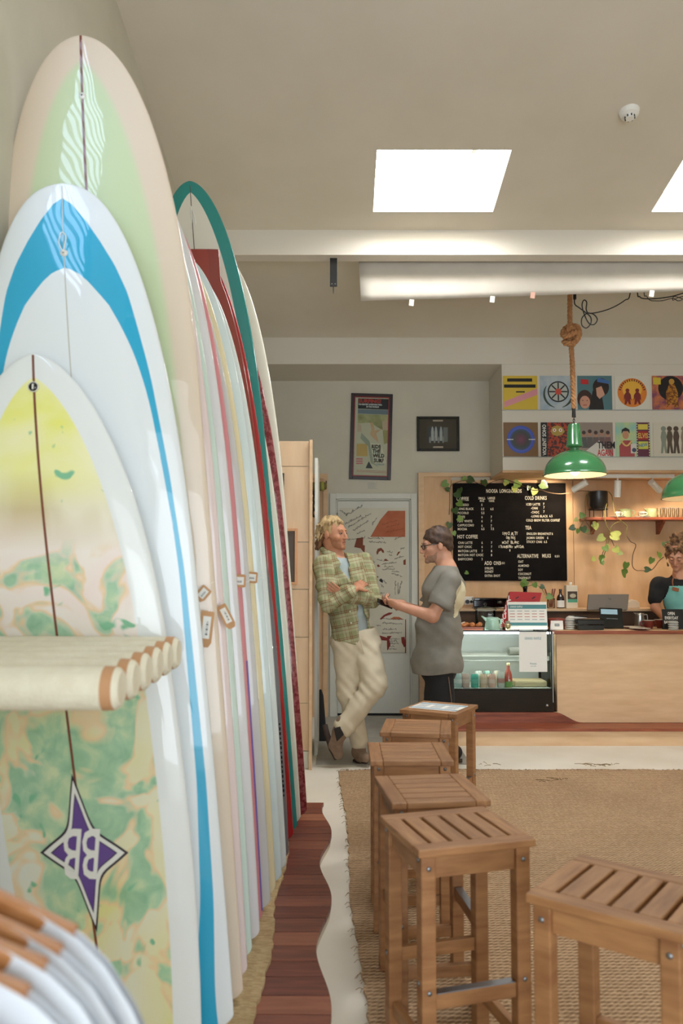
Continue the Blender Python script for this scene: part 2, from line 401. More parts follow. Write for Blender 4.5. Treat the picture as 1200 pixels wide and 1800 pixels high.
# panel covered with signatures
mat('mural_paper', (212, 208, 190), 0.6, col2=(206, 201, 182), nscale=5)
mat('mural_orange', (176, 96, 62), 0.7, col2=(186, 108, 74), nscale=8)
mat('mural_red', (128, 34, 26), 0.6); mat('mural_brown', (128, 66, 42), 0.7); mat('ink', (34, 26, 26), 0.6)
MB().box(0.0, W_, 0.06, 0.09, 0.0, DZ).build('door_light_stop', 'black_paint', dr)  # black sheet added behind the leaf to block light through the gap
pn = thing('signed_panel', 'pale panel covered in handwriting and orange shapes on the door', 'panel', at(647, 1145, BACK+0.008))
p0 = pn.location.copy()
def D2(px, py):
    q = at(px, py, BACK+0.008) - p0; return (q.x, q.z)
a, b = D2(597, 893), D2(716, 1147)
MB().box(a[0], b[0], -0.004, 0.004, b[1], a[1]).build('sheet', 'mural_paper', pn)
def poly(pts, m, name='printed_shape', y=-0.0055, par=pn, D=D2):
    return MB().prism([D(*p) for p in pts], y, -0.0035).build(name, m, par)
S6 = 140/933.0
def Z5(x, y): return (590 + x*S6, 880 + y*S6)
poly([Z5(*p) for p in ((405,425),(520,225),(610,120),(812,120),(812,425))], 'mural_orange')
poly([Z5(*p) for p in ((215,545),(245,440),(320,432),(318,520),(340,525),(338,620),(290,560))], 'mural_brown')
poly([Z5(*p) for p in ((475,600),(490,565),(530,552),(562,585),(565,612),(545,610),(530,585),(505,600),(492,630),(478,630))], 'mural_brown')
poly([Z5(*p) for p in ((710,640),(730,600),(757,595),(740,620),(720,645))], 'mural_brown')
poly([Z5(*p) for p in ((790,700),(818,685),(818,752),(792,752))], 'mural_brown')
poly([Z5(*p) for p in ((565,690),(585,680),(620,705),(568,708))], 'mural_brown')
poly([Z5(*p) for p in ((485,750),(500,748),(520,770),(495,780),(484,770))], 'mural_brown')
poly([Z5(*p) for p in ((470,880),(505,895),(470,905))], 'ink'); poly([Z5(*p) for p in ((505,930),(530,910),(552,935),(548,965),(520,950))], 'ink')
poly([Z5(*p) for p in ((515,1385),(560,1340),(620,1310),(668,1312),(640,1335),(580,1355),(530,1395))], 'mural_red')
poly([Z5(*p) for p in ((630,1390),(680,1360),(740,1362),(790,1390))], 'mural_orange')
poly([Z5(*p) for p in ((480,1535),(500,1575),(600,1605),(600,1585),(655,1585),(625,1625),(640,1690),(610,1750),(600,1750),(598,1640),(520,1635),(490,1590))], 'mural_red')
poly([Z5(*p) for p in ((765,1600),(805,1595),(820,1700),(800,1720),(770,1660))], 'mural_red')
poly([Z5(*p) for p in ((812,1390),(822,1390),(822,1785),(810,1785))], 'mural_red')
rs = random.Random(3)
def scribble(x, y, ln, ang, h=16, w_=0.0016, m='ink'):
    """one line of handwriting: a looping pen stroke"""
    n = int(ln/8); pts = []
    ca, sa = math.cos(ang), math.sin(ang)
    for i in range(n):
        u = ln*i/n + rs.uniform(-3, 3); v = (rs.uniform(0.2, 1.0) if i % 2 else rs.uniform(-0.15, 0.3))*h*(0.6 + 0.5*rs.random())
        q = D2(*Z5(x + u*ca + v*sa, y + u*sa - v*ca)); pts.append(Vector((q[0], -0.0048, q[1])))
    m_ = MB(); i = 0
    while i < len(pts)-2:
        k = rs.randint(5, 11); seg = pts[i:i+k]
        if len(seg) > 2: m_.tube(smooth_path(seg, 3), w_, 4)
        i += k
    if m_.v: m_.build('handwriting', m, pn)
for (x, y, l, a_) in ((45,120,110,.6),(120,185,240,-.55),(110,280,230,-.45),(150,320,320,-.55),(210,360,220,-.6),(250,395,110,-.4),(140,465,220,-.1),
    (430,290,110,-1.0),(375,445,190,.02),(385,490,210,.05),(550,290,190,-.3),(590,320,170,-.25),(590,380,220,-.2),(600,600,70,.2),(620,640,60,.3),(690,690,120,-.3),
    (480,690,100,.3),(540,750,180,-.1),(570,780,130,0),(540,815,160,-.05),(655,835,110,.1),(650,855,160,.3),(690,940,170,1.57),(720,960,150,1.57),(765,940,160,1.8),
    (500,1100,80,-.2),(510,1130,140,-.1),(380,660,120,1.5),(430,700,90,1.4),(520,1390,90,-.05),(600,1395,200,0),(475,1470,60,0),(545,1445,240,0),(550,1515,170,0),
    (540,1560,240,-.02),(615,1625,140,0),(615,1650,120,.02),(620,1680,120,0),(615,1715,80,0),(620,1745,100,0),(690,460,120,-.4),(760,580,60,-.4),(520,980,60,1.0),(550,940,60,.8)):
    scribble(x, y, l, a_, h=30 if l > 200 else 26, w_=0.0015)
# baseboards and plugs
struct(MB().box(DX1+0.06, x735, BACK-0.015, BACK, 0, 0.09).build('baseboard_back', 'white_paint'))

# ------------------------------------------------------------------ ply partition behind the surfboards
PD = 5.80
pt = srot('wall_partition', (0, PD, 0))
xr = at(543, 1000, PD).x; zs = [at(520, y, PD).z for y in (775, 820, 953, 1036, 1120, 1236, 1320)]
for z1, z0 in zip(zs[:-1], zs[1:]): MB().box(WALL_X+0.005, xr, 0, 0.018, z0+0.002, z1-0.002).build('panel', 'ply_pale', pt, bevel=0.001)
MB().box(xr+0.002, xr+0.024, -0.03, 0.018, 0, zs[0]+0.004).build('end_board', 'ply', pt, bevel=0.001)
MB().box(WALL_X+0.005, xr-0.002, 0.03, 0.42, 0, zs[0]-0.03).build('core', 'white_paint', pt)
MB().box(WALL_X+0.005, xr, 0.004, 0.03, 0, zs[-1]-0.004).build('kick_board', 'white_paint', pt)
MB().box(xr+0.026, xr+0.05, 0.43, 0.9, 0, at(552, 805, PD+.43).z).build('white_edge_board', 'white_paint', pt)

# ------------------------------------------------------------------ rug
mat('rug_bind', (150, 116, 80), 0.9)
m = bpy.data.materials.new('jute'); m.use_nodes = True; MATS['jute'] = m
nt = m.node_tree; b = nt.nodes['Principled BSDF']; L = nt.links; b.inputs['Roughness'].default_value = 0.95; b.inputs['Specular IOR Level'].default_value = 0.15
tc = nt.nodes.new('ShaderNodeTexCoord'); mp = nt.nodes.new('ShaderNodeMapping'); L.new(tc.outputs['Object'], mp.inputs[0])
# braids: ribs across, slanted strands inside each rib
sx = nt.nodes.new('ShaderNodeSeparateXYZ'); L.new(mp.outputs[0], sx.inputs[0])
wv = nt.nodes.new('ShaderNodeTexWave'); wv.wave_type = 'BANDS'; wv.bands_direction = 'Y'; wv.inputs['Scale'].default_value = 14.0; wv.inputs['Distortion'].default_value = 1.2; wv.inputs['Detail Scale'].default_value = 3
L.new(mp.outputs[0], wv.inputs[0])
mp2 = nt.nodes.new('ShaderNodeMapping'); mp2.inputs['Rotation'].default_value = (0, 0, R(48)); L.new(tc.outputs['Object'], mp2.inputs[0])
wv2 = nt.nodes.new('ShaderNodeTexWave'); wv2.bands_direction = 'X'; wv2.inputs['Scale'].default_value = 21.0; wv2.inputs['Distortion'].default_value = 2.0; wv2.inputs['Detail'].default_value = 3
L.new(mp2.outputs[0], wv2.inputs[0])
nz = nt.nodes.new('ShaderNodeTexNoise'); nz.inputs['Scale'].default_value = 55; nz.inputs['Detail'].default_value = 5; L.new(mp.outputs[0], nz.inputs[0])
nb = nt.nodes.new('ShaderNodeTexNoise'); nb.inputs['Scale'].default_value = 1.3; nb.inputs['Detail'].default_value = 4; L.new(mp.outputs[0], nb.inputs[0])
ad = nt.nodes.new('ShaderNodeMath'); ad.operation = 'MULTIPLY_ADD'; ad.inputs[1].default_value = 0.55; L.new(wv2.outputs['Fac'], ad.inputs[0]); L.new(wv.outputs['Fac'], ad.inputs[2])
ad2 = nt.nodes.new('ShaderNodeMath'); ad2.operation = 'MULTIPLY_ADD'; ad2.inputs[1].default_value = 1.3; L.new(nz.outputs['Fac'], ad2.inputs[0]); L.new(ad.outputs[0], ad2.inputs[2])
mrg = nt.nodes.new('ShaderNodeMapRange'); mrg.inputs['From Min'].default_value = 0.5; mrg.inputs['From Max'].default_value = 2.4; L.new(ad2.outputs[0], mrg.inputs[0])
cr = nt.nodes.new('ShaderNodeValToRGB'); e = cr.color_ramp.elements; e[0].color = lin((156, 122, 88)); e[1].color = lin((226, 192, 154)); e[0].position = 0.15; e[1].position = 0.8
L.new(mrg.outputs[0], cr.inputs[0])
mx = nt.nodes.new('ShaderNodeMix'); mx.data_type = 'RGBA'; mx.blend_type = 'MULTIPLY'; mx.inputs[0].default_value = 0.5
c2 = nt.nodes.new('ShaderNodeValToRGB'); c2.color_ramp.elements[0].color = (.72, .7, .68, 1); c2.color_ramp.elements[1].color = (1, 1, 1, 1); c2.color_ramp.elements[0].position = .35; c2.color_ramp.elements[1].position = .6
L.new(nb.outputs['Fac'], c2.inputs[0]); L.new(cr.outputs[0], mx.inputs[6]); L.new(c2.outputs[0], mx.inputs[7]); L.new(mx.outputs[2], b.inputs['Base Color'])
bp = nt.nodes.new('ShaderNodeBump'); bp.inputs['Strength'].default_value = 0.8; bp.inputs['Distance'].default_value = 0.012; L.new(ad2.outputs[0], bp.inputs['Height']); L.new(bp.outputs[0], b.inputs['Normal'])
rg = thing('jute_rug', 'large woven jute rug covering the shop floor under the stools', 'rug', (2.0, 2.6, 0))
rr = random.Random(5)
left = []; y = 5.70
while y > -0.9:
    left.append((atz(597, 1358, 0).x + (5.70-y)*0.028 + rr.uniform(-0.006, 0.006) + 0.01*math.sin(y*3.1), y)); y -= 0.05
outl = left + [(4.1, -0.9)] + [(4.1 - 0.08*i, 5.74 + rr.uniform(-0.012, 0.012) + 0.012*math.sin(i*0.5)) for i in range(int(4.05/0.08))]
MB().prism([(x-2.0, y_-2.6) for x, y_ in outl], 0.0, 0.012, 'z').build('weave', 'jute', rg)
fb = MB()
for i in range(420):
    if i % 3 == 0: q = rr.choice(left); p = Vector((q[0]-2.0, q[1]-2.6, 0.012)); dv = Vector((-rr.uniform(0, .03), rr.uniform(-.02, .02), -.008))
    else: p = Vector((rr.uniform(0, 3.5)-2.0, 5.735-2.6+rr.uniform(-.03, .0), 0.012)); dv = Vector((rr.uniform(-.03, .03), rr.uniform(0, .03), -.006))
    fb.tube([p, p + dv*0.5 + Vector((0, 0, .006)), p+dv], 0.0012, 3)
tag(fb.build('fringe', 'rug_bind', rg), kind='stuff')
# loose straw at the far edge of the rug
mat('straw', (128, 104, 66), 0.9)
for lab, cx, cy, n in (('little heap of loose dry straw on the far edge of rug', 1052, 1347, 16), ('few straw bits lying on rug left of the heap', 975, 1374, 8), ('short straw strand at rug edge below the counter', 868, 1347, 4)):
    c = atz(cx, cy, 0.013); sw = MB()
    for i in range(n):
        a0 = rr.uniform(0, PI); L_ = rr.uniform(.03, .1); o_ = Vector((rr.uniform(-.11, .11), rr.uniform(-.04, .04), .004 + rr.random()*.012))
        dv = Vector((math.cos(a0)*L_, math.sin(a0)*L_*.5, rr.uniform(-.003, .008))); sw.tube([o_, o_+dv*.5+Vector((0, .01, .002)), o_+dv], 0.0018, 4)
    tag(sw.build('straw', 'straw', None, loc=c), lab, 'straw', kind='stuff')

# ------------------------------------------------------------------ wavy hardwood deck under the boards
mat('deck_a', (96, 44, 30), 0.45, col2=(124, 62, 42), nscale=3, stretch=(2, 16, 16), detail=5, vary=0.12)
mat('deck_b', (112, 58, 40), 0.45, col2=(140, 78, 54), nscale=3, stretch=(2, 16, 16), detail=5, vary=0.12)
mat('deck_c', (140, 80, 54), 0.45, col2=(158, 96, 68), nscale=3, stretch=(2, 16, 16), detail=5, vary=0.1)
mat('deck_side', (214, 204, 184), 0.7)
dk = thing('display_deck', 'low reddish hardwood deck with a wavy edge beside the surfboards', 'platform', (-0.3, 3.0, 0))
def wave_x(y): return -0.080 + 0.028*math.cos(2*PI*(y-4.25)/0.85) + 0.0125*(4.25-y)
DKZ = 0.05
ys = [4.79]; k = 0
while ys[-1] > 1.25: ys.append(ys[-1] - (0.115, 0.108, 0.12, 0.11)[k % 4]); k += 1
for i in range(len(ys)-1):
    y1, y0 = ys[i]-0.0025, ys[i+1]+0.0025; n = 5
    pts = [(WALL_X+0.01+0.3, y0-3.0)] + [(wave_x(y0+(y1-y0)*j/n)+0.3, y0+(y1-y0)*j/n-3.0) for j in range(n+1)] + [(WALL_X+0.01+0.3, y1-3.0)]
    MB().prism(pts, DKZ-0.022, DKZ, 'z').build('plank', ('deck_a', 'deck_b', 'deck_a', 'deck_c', 'deck_b', 'deck_a', 'deck_a')[(i*5+i//3) % 7], dk, bevel=0.001)
pts = [(wave_x(y)+0.3-0.004, y-3.0) for y in np.linspace(1.2, 4.78, 60)]
MB().prism([(WALL_X+0.32, -1.8)] + pts + [(WALL_X+0.32, 1.78)], 0.0, DKZ-0.023, 'z').build('base', 'deck_side', dk)
# jute strip the boards stand on
mat('jute_mat', (176, 148, 104), 0.95, col2=(204, 178, 134), nscale=40, stretch=(1, 2.5, 1), bump=0.9, bscale=70)
mt = MB(); pts = []
for j, y in enumerate(np.linspace(4.77, 1.2, 90)): pts.append((-0.272 + 0.018*(4.77-y)/2.3 + 0.010*math.sin(y*7) + rr.uniform(-.006, .006) + (-0.045 if y > 4.35 else 0)*(y-4.35)/.4, y))
mt.prism([(WALL_X+0.01, 4.77)] + pts[:] + [(WALL_X+0.01, 1.2)], 0, 0.012, 'z')
MATZ = DKZ + 0.012
tag(mt.build('jute_mat', 'jute_mat', None, loc=(0, 0, DKZ)), 'narrow frayed jute mat under the standing surfboards', 'mat')
# ================================================================== surfboards
def board_mat(name, rail, panel, thr=(0.0, 0.004), tiedye=False, mottle=None, rough=0.12, panel_fade=None):
    m = bpy.data.materials.new(name); m.use_nodes = True; MATS[name] = m
    nt = m.node_tree; b = nt.nodes['Principled BSDF']; L = nt.links
    b.inputs['Roughness'].default_value = 0.35; b.inputs['Coat Weight'].default_value = 1.0; b.inputs['Coat Roughness'].default_value = rough*0.25
    b.inputs['Specular IOR Level'].default_value = 0.3
    at_ = nt.nodes.new('ShaderNodeAttribute'); at_.attribute_name = 'mask'
    mr = nt.nodes.new('ShaderNodeMapRange'); mr.inputs['From Min'].default_value = thr[0]; mr.inputs['From Max'].default_value = thr[1]; mr.interpolation_type = 'SMOOTHSTEP'
    L.new(at_.outputs['Fac'], mr.inputs[0])
    mx = nt.nodes.new('ShaderNodeMix'); mx.data_type = 'RGBA'; mx.inputs[6].default_value = lin(rail); mx.inputs[7].default_value = lin(panel)
    L.new(mr.outputs[0], mx.inputs[0]); L.new(mx.outputs[2], b.inputs['Base Color'])
    tc = nt.nodes.new('ShaderNodeTexCoord')
    wn = nt.nodes.new('ShaderNodeTexNoise'); wn.inputs['Scale'].default_value = 7.0; wn.inputs['Detail'].default_value = 0; L.new(tc.outputs['Object'], wn.inputs[0])
    wb = nt.nodes.new('ShaderNodeBump'); wb.inputs['Strength'].default_value = 0.25; wb.inputs['Distance'].default_value = 0.02; L.new(wn.outputs['Fac'], wb.inputs['Height']); L.new(wb.outputs[0], b.inputs['Coat Normal'])
    def noise(sc, det=3, dist=0.0, off=(0, 0, 0), stretch=(1, 1, 1)):
        mp = nt.nodes.new('ShaderNodeMapping'); mp.inputs['Location'].default_value = off; mp.inputs['Scale'].default_value = stretch; L.new(tc.outputs['Object'], mp.inputs[0])
        n = nt.nodes.new('ShaderNodeTexNoise'); n.inputs['Scale'].default_value = sc; n.inputs['Detail'].default_value = det; n.inputs['Distortion'].default_value = dist
        L.new(mp.outputs[0], n.inputs[0]); return n.outputs['Fac']
    def ramp(fac, stops):
        r_ = nt.nodes.new('ShaderNodeValToRGB'); e = r_.color_ramp.elements
        while len(e) < len(stops): e.new(0.5)
        for q, (p, c) in zip(e, stops): q.position = p; q.color = lin(c) if len(c) == 3 else c
        L.new(fac, r_.inputs[0]); return r_.outputs[0]
    def mixc(fac, a, c, mode='MIX'):
        q = nt.nodes.new('ShaderNodeMix'); q.data_type = 'RGBA'; q.blend_type = mode
        if isinstance(fac, float): q.inputs[0].default_value = fac
        else: L.new(fac, q.inputs[0])
        for i, s in ((6, a), (7, c)):
            if isinstance(s, tuple): q.inputs[i].default_value = lin(s)
            else: L.new(s, q.inputs[i])
        return q.outputs[2]
    if tiedye:
        bw = lambda p0, p1: [(p0, (0, 0, 0, 1)), (p1, (1, 1, 1, 1))]
        # the dye: cream-yellow ground, pale pink and white clouds, watery green blotches with tan edges
        ground = ramp(noise(3.2, 3, 0.6), [(0.3, (226, 222, 150)), (0.5, (228, 224, 184)), (0.7, (226, 230, 220))])
        sp = nt.nodes.new('ShaderNodeSeparateXYZ'); L.new(tc.outputs['Object'], sp.inputs[0])
        mz = nt.nodes.new('ShaderNodeMapRange'); mz.inputs['From Min'].default_value = 0.98; mz.inputs['From Max'].default_value = 1.14; L.new(sp.outputs['Z'], mz.inputs[0])
        pink = ramp(noise(4.0, 3, 0.5, (3, 1, 2)), [(0.35, (240, 222, 214)), (0.6, (240, 232, 222))])
        c_ = mixc(mz.outputs[0], ground, pink)
        mz2 = nt.nodes.new('ShaderNodeMapRange'); mz2.inputs['From Min'].default_value = 1.40; mz2.inputs['From Max'].default_value = 1.52; L.new(sp.outputs['Z'], mz2.inputs[0])
        tan = ramp(noise(5, 3, 0.4, (5, 0, 2), (1, 1, 0.35)), [(0.4, (206, 190, 148)), (0.62, (232, 226, 200))])
        c_ = mixc(mz2.outputs[0], c_, tan)
        mz3 = nt.nodes.new('ShaderNodeMapRange'); mz3.inputs['From Min'].default_value = 1.52; mz3.inputs['From Max'].default_value = 1.64; L.new(sp.outputs['Z'], mz3.inputs[0])
        yel = ramp(noise(3.6, 3, 0.3, (1, 4, 0)), [(0.36, (232, 232, 110)), (0.56, (240, 238, 190)), (0.7, (232, 238, 226))])
        c_ = mixc(mz3.outputs[0], c_, yel)
        mz4 = nt.nodes.new('ShaderNodeMapRange'); mz4.inputs['From Min'].default_value = 1.36; mz4.inputs['From Max'].default_value = 1.44; mz4.inputs['To Min'].default_value = 0.9; mz4.inputs['To Max'].default_value = 0
        g = noise(5.2, 2.2, 1.1, (7, 3, 1)); edge = ramp(g, [(0.46, (0, 0, 0, 1)), (0.50, (1, 1, 1, 1)), (0.54, (0, 0, 0, 1))])
        ef = nt.nodes.new('ShaderNodeMath'); ef.operation = 'MULTIPLY'; L.new(mz4.outputs[0], ef.inputs[1]); L.new(edge, ef.inputs[0]); c_ = mixc(ef.outputs[0], c_, (236, 204, 158))
        gm = ramp(g, bw(0.495, 0.55)); gc = ramp(noise(16, 4, 0.5), [(0.3, (126, 182, 146)), (0.5, (156, 202, 164)), (0.7, (206, 222, 176))])
        # the greens fade out towards the yellow tail patch
        pass
        L.new(sp.outputs['Z'], mz4.inputs[0]); mm = nt.nodes.new('ShaderNodeMath'); mm.operation = 'MULTIPLY'; L.new(gm, mm.inputs[0]); L.new(mz4.outputs[0], mm.inputs[1])
        c_ = mixc(mm.outputs[0], c_, gc)
        sp2 = ramp(noise(14, 2, 0.4, (2, 9, 4)), bw(0.66, 0.70)); c_ = mixc(sp2, c_, (126, 190, 150))
        L.new(c_, mx.inputs[7])
    if mottle:
        c_ = ramp(noise(42, 4, 0.6), [(0.42, mottle[0]), (0.60, mottle[1])]); L.new(c_, mx.inputs[6])
    return m
def board_mesh(name, L, W, lean, um=0.5, q=0.45, p=2.3, bw=0.5, th=0.036, maskfn=None, square=0.0, nz=84, na=72):
    """length up z, width along x, thickness along y; returns the mesh and its half-width function"""
    def half(z):
        u = min(max(z/L, 0), 1)
        if u < um:
            f = bw + (1-bw)*(1-(1-u/um)**2.6)
            if z < 0.03: f *= 0.86 + 0.14*math.sqrt(max(z, 0)/0.03)
            return W*f
        t = (u-um)/(1-um); f = (1-t**p)**q if t < 1 else 0.0
        return W*max(f, square if t < 0.999 else square*0.97)
    # finer rings towards the ends
    zz = [L*(0.5-0.5*math.cos(PI*i/nz))**1.0 for i in range(nz+1)]
    ol = np.array([(half(z), z) for z in np.linspace(0, L, 700)])
    vs = []; mask = []
    for z in zz:
        w_ = max(half(z), 0.0015); u = z/L
        t_ = max(th*(1-abs(2*u-0.95)**3.2*0.72), 0.004); t_ = min(t_, 0.003 + w_*0.5)
        rk = 0.06*max(0, (u-0.62)/0.38)**2.2 + 0.012*max(0, (0.2-u)/0.2)**2     # rocker
        for k in range(na):
            a = 2*PI*k/na; ca, sa = math.cos(a), math.sin(a)
            x = w_*math.copysign(abs(ca)**0.8, ca); y = t_*math.copysign(abs(sa)**0.9, sa)*(1.0 if sa < 0 else 0.85)
            vs.append((x - lean*z, y + rk, z))
            ins = min(w_ - abs(x) + 0.0, float(np.min(np.hypot(ol[:, 0]-abs(x), ol[:, 1]-z)))) if z < L else 0.0
            if L - z < ins and square == 0: ins = L - z
            mask.append(maskfn(x, z, L - z, ins) if maskfn else ins)
    fs = [(i*na+k, i*na+(k+1) % na, (i+1)*na+(k+1) % na, (i+1)*na+k) for i in range(nz) for k in range(na)]
    fs += [tuple(range(na-1, -1, -1)), tuple(nz*na+k for k in range(na))]
    me = bpy.data.meshes.new(name); me.from_pydata(vs, [], fs); me.update()
    a_ = me.attributes.new('mask', 'FLOAT', 'POINT'); a_.data.foreach_set('value', mask)
    def deck(x, z):   # front surface y at (x off centre, z)
        w_ = max(half(z), 0.0015); u = z/L
        t_ = max(th*(1-abs(2*u-0.95)**3.2*0.72), 0.004); t_ = min(t_, 0.003+w_*0.5)
        c_ = min(abs(x)/w_, 1.0)**(1/0.8); s_ = math.sqrt(max(1-c_*c_, 0))
        return -t_*s_**0.9 + 0.06*max(0, (u-0.62)/0.38)**2.2 + 0.012*max(0, (0.2-u)/0.2)**2
    return me, half, deck
BI_H = [0, .3, .308, .325, .346, .419, .507, .597, .725, .92, 1.08, 1.24, 1.865, 2.21, 2.5]; BI_V = [-.2, 0, .032, .054, .073, .13, .171, .202, .229, .249, .262, .270, .262, .239, .194]
BO_H = [0, .053, .074, .133, .204, .283, .379, .507, .637, .92, 1.24, 1.865, 2.21, 2.5]; BO_V = [-.06, 0, .030, .073, .115, .156, .192, .2175, .241, .27, .289, .292, .28, .254]
def soft(H, V, h0):
    g = np.linspace(0, 2.6, 521); v = np.interp(g, H, V); k = np.ones(25)/25; sm = np.convolve(np.pad(v, 12, 'edge'), k, 'valid')
    w_ = np.clip((g-h0)/0.1, 0, 1); return g, v*(1-w_)+sm*w_
BI = soft(BI_H, BI_V, 0.40); BO = soft(BO_H, BO_V, 0.35)
def mask_blue(x, z, h, ins):
    a = abs(x) - np.interp(h, *BI) if h > 0.3 else max(0.3-h, abs(x))
    return min(a, np.interp(h, *BO)-abs(x) if h > 0.03 else h-0.06)
def mask_green(x, z, h, ins):   # soft green panel, narrower at the nose
    return ins - 0.055 - 0.035*max(0, 1-h/1.2)
def mask_front(x, z, h, ins): return ins
mat('stringer', (120, 62, 40), 0.3, coat=0.6); mat('stringer_pale', (190, 186, 170), 0.3, coat=0.6)
mat('plug_white', (232, 230, 222), 0.3, coat=0.5); mat('cord_white', (240, 238, 230), 0.7); mat('pinline', (80, 70, 66), 0.3, coat=0.6)
mat('purple', (92, 58, 140), 0.3, coat=0.8); mat('logo_white', (232, 232, 226), 0.3, coat=0.8); mat('logo_black', (34, 26, 44), 0.3, coat=0.8); mat('purple_line', (112, 98, 178), 0.3, coat=0.8)
mat('yellow_rail', (206, 160, 44), 0.3, coat=0.8); mat('sticker_black', (22, 20, 20), 0.3)
WHT = (234, 234, 226)
# (depth, centre X at z 1.1, lean, top height, half width, q, rail, panel, threshold, extra, label)
BOARDS = [
 (2.300, -0.785, .105, 2.035, .302, .58, (230, 234, 232), (230, 226, 150), (.072, .078), dict(um=.53, tiedye=True, bw=.80), 'tie-dyed surfboard in yellow and green with a purple diamond logo'),
 (2.430, -0.728, .085, 2.590, .318, .43, (229, 234, 235), (42, 168, 206), (0, .003), dict(maskfn=mask_blue), 'white surfboard with a bright blue pointed band, behind the tie-dyed one'),
 (2.575, -0.700, .074, 3.140, .318, .49, (222, 204, 182), (200, 214, 172), (0, .035), dict(maskfn=mask_green, um=.60), 'tall beige surfboard with a pale green panel, highest of the front three'),
 (2.710, -0.680, .085, 3.03, .300, .45, (232, 214, 210), (226, 232, 222), (.03, .04), {}, 'surfboard with pale pink rails right behind the beige and green one'),
 (2.847, -0.680, .085, 2.94, .300, .42, (208, 226, 214), (226, 232, 222), (.05, .06), {}, 'surfboard with pale mint rails, second behind the beige and green one'),
 (2.985, -0.667, .085, 2.96, .300, .42, (224, 220, 220), (226, 228, 222), (.05, .06), {}, 'lilac white surfboard just in front of the pink railed one'),
 (3.120, -0.658, .082, 2.93, .290, .42, (216, 140, 144), (216, 140, 144), (.05, .06), {'line': True}, 'surfboard with strong pink rails and a purple line'),
 (3.260, -0.652, .085, 2.80, .300, .42, (204, 206, 202), (220, 220, 214), (.04, .05), {}, 'pale grey surfboard just behind the pink railed one'),
 (3.400, -0.638, .088, 2.85, .292, .42, (232, 218, 176), (232, 230, 218), (.04, .05), {}, 'surfboard with yellow cream rails in the middle of the row'),
 (3.535, -0.628, .085, 2.88, .300, .42, (214, 228, 228), (228, 232, 228), (.04, .05), {}, 'very pale blue surfboard directly behind the cream railed one'),
 (3.670, -0.615, .085, 2.86, .298, .42, (222, 228, 222), (228, 232, 228), (.04, .05), {}, 'off white surfboard standing in front of the dark grey one'),
 (3.810, -0.600, .080, 2.02, .288, .40, (112, 110, 114), (120, 118, 122), (.05, .06), {'grey': True}, 'short dark grey surfboard with black lettering on its rail'),
 (3.945, -0.622, .060, 3.06, .285, .42, (138, 50, 38), (150, 54, 42), (.05, .06), {'square': .55}, 'brownish red surfboard with a square end, in front of the bright red one'),
 (4.082, -0.610, .064, 3.05, .290, .42, (170, 24, 28), (176, 26, 30), (.05, .06), {'square': .42}, 'bright red surfboard between brownish red and teal ones'),
 (4.220, -0.600, .086, 3.48, .290, .53, (30, 138, 132), (226, 222, 206), (.066, .069), {'teal': True, 'um': .58}, 'very tall surfboard with teal rails, the highest of the row'),
 (4.355, -0.592, .090, 2.75, .300, .42, (232, 228, 210), (232, 228, 214), (.05, .06), {}, 'cream white surfboard between the teal and dark red ones'),
 (4.490, -0.575, .096, 2.98, .305, .40, (120, 22, 30), (130, 26, 32), (.05, .06), {'mottle': ((116, 16, 26), (152, 74, 78))}, 'mottled dark red surfboard near the far end of the row'),
 (4.590, -0.572, .080, 3.32, .303, .45, (236, 232, 214), (236, 232, 216), (.05, .06), {'yellow': True}, 'tall cream white surfboard last in the row by the ply partition'),
]
BOARD_OBJ = []
TIPS = {0: (57, 621), 1: (108, 321), 2: (141, 60), 14: (333, 317), 12: (330, 437), 13: (335, 440)}
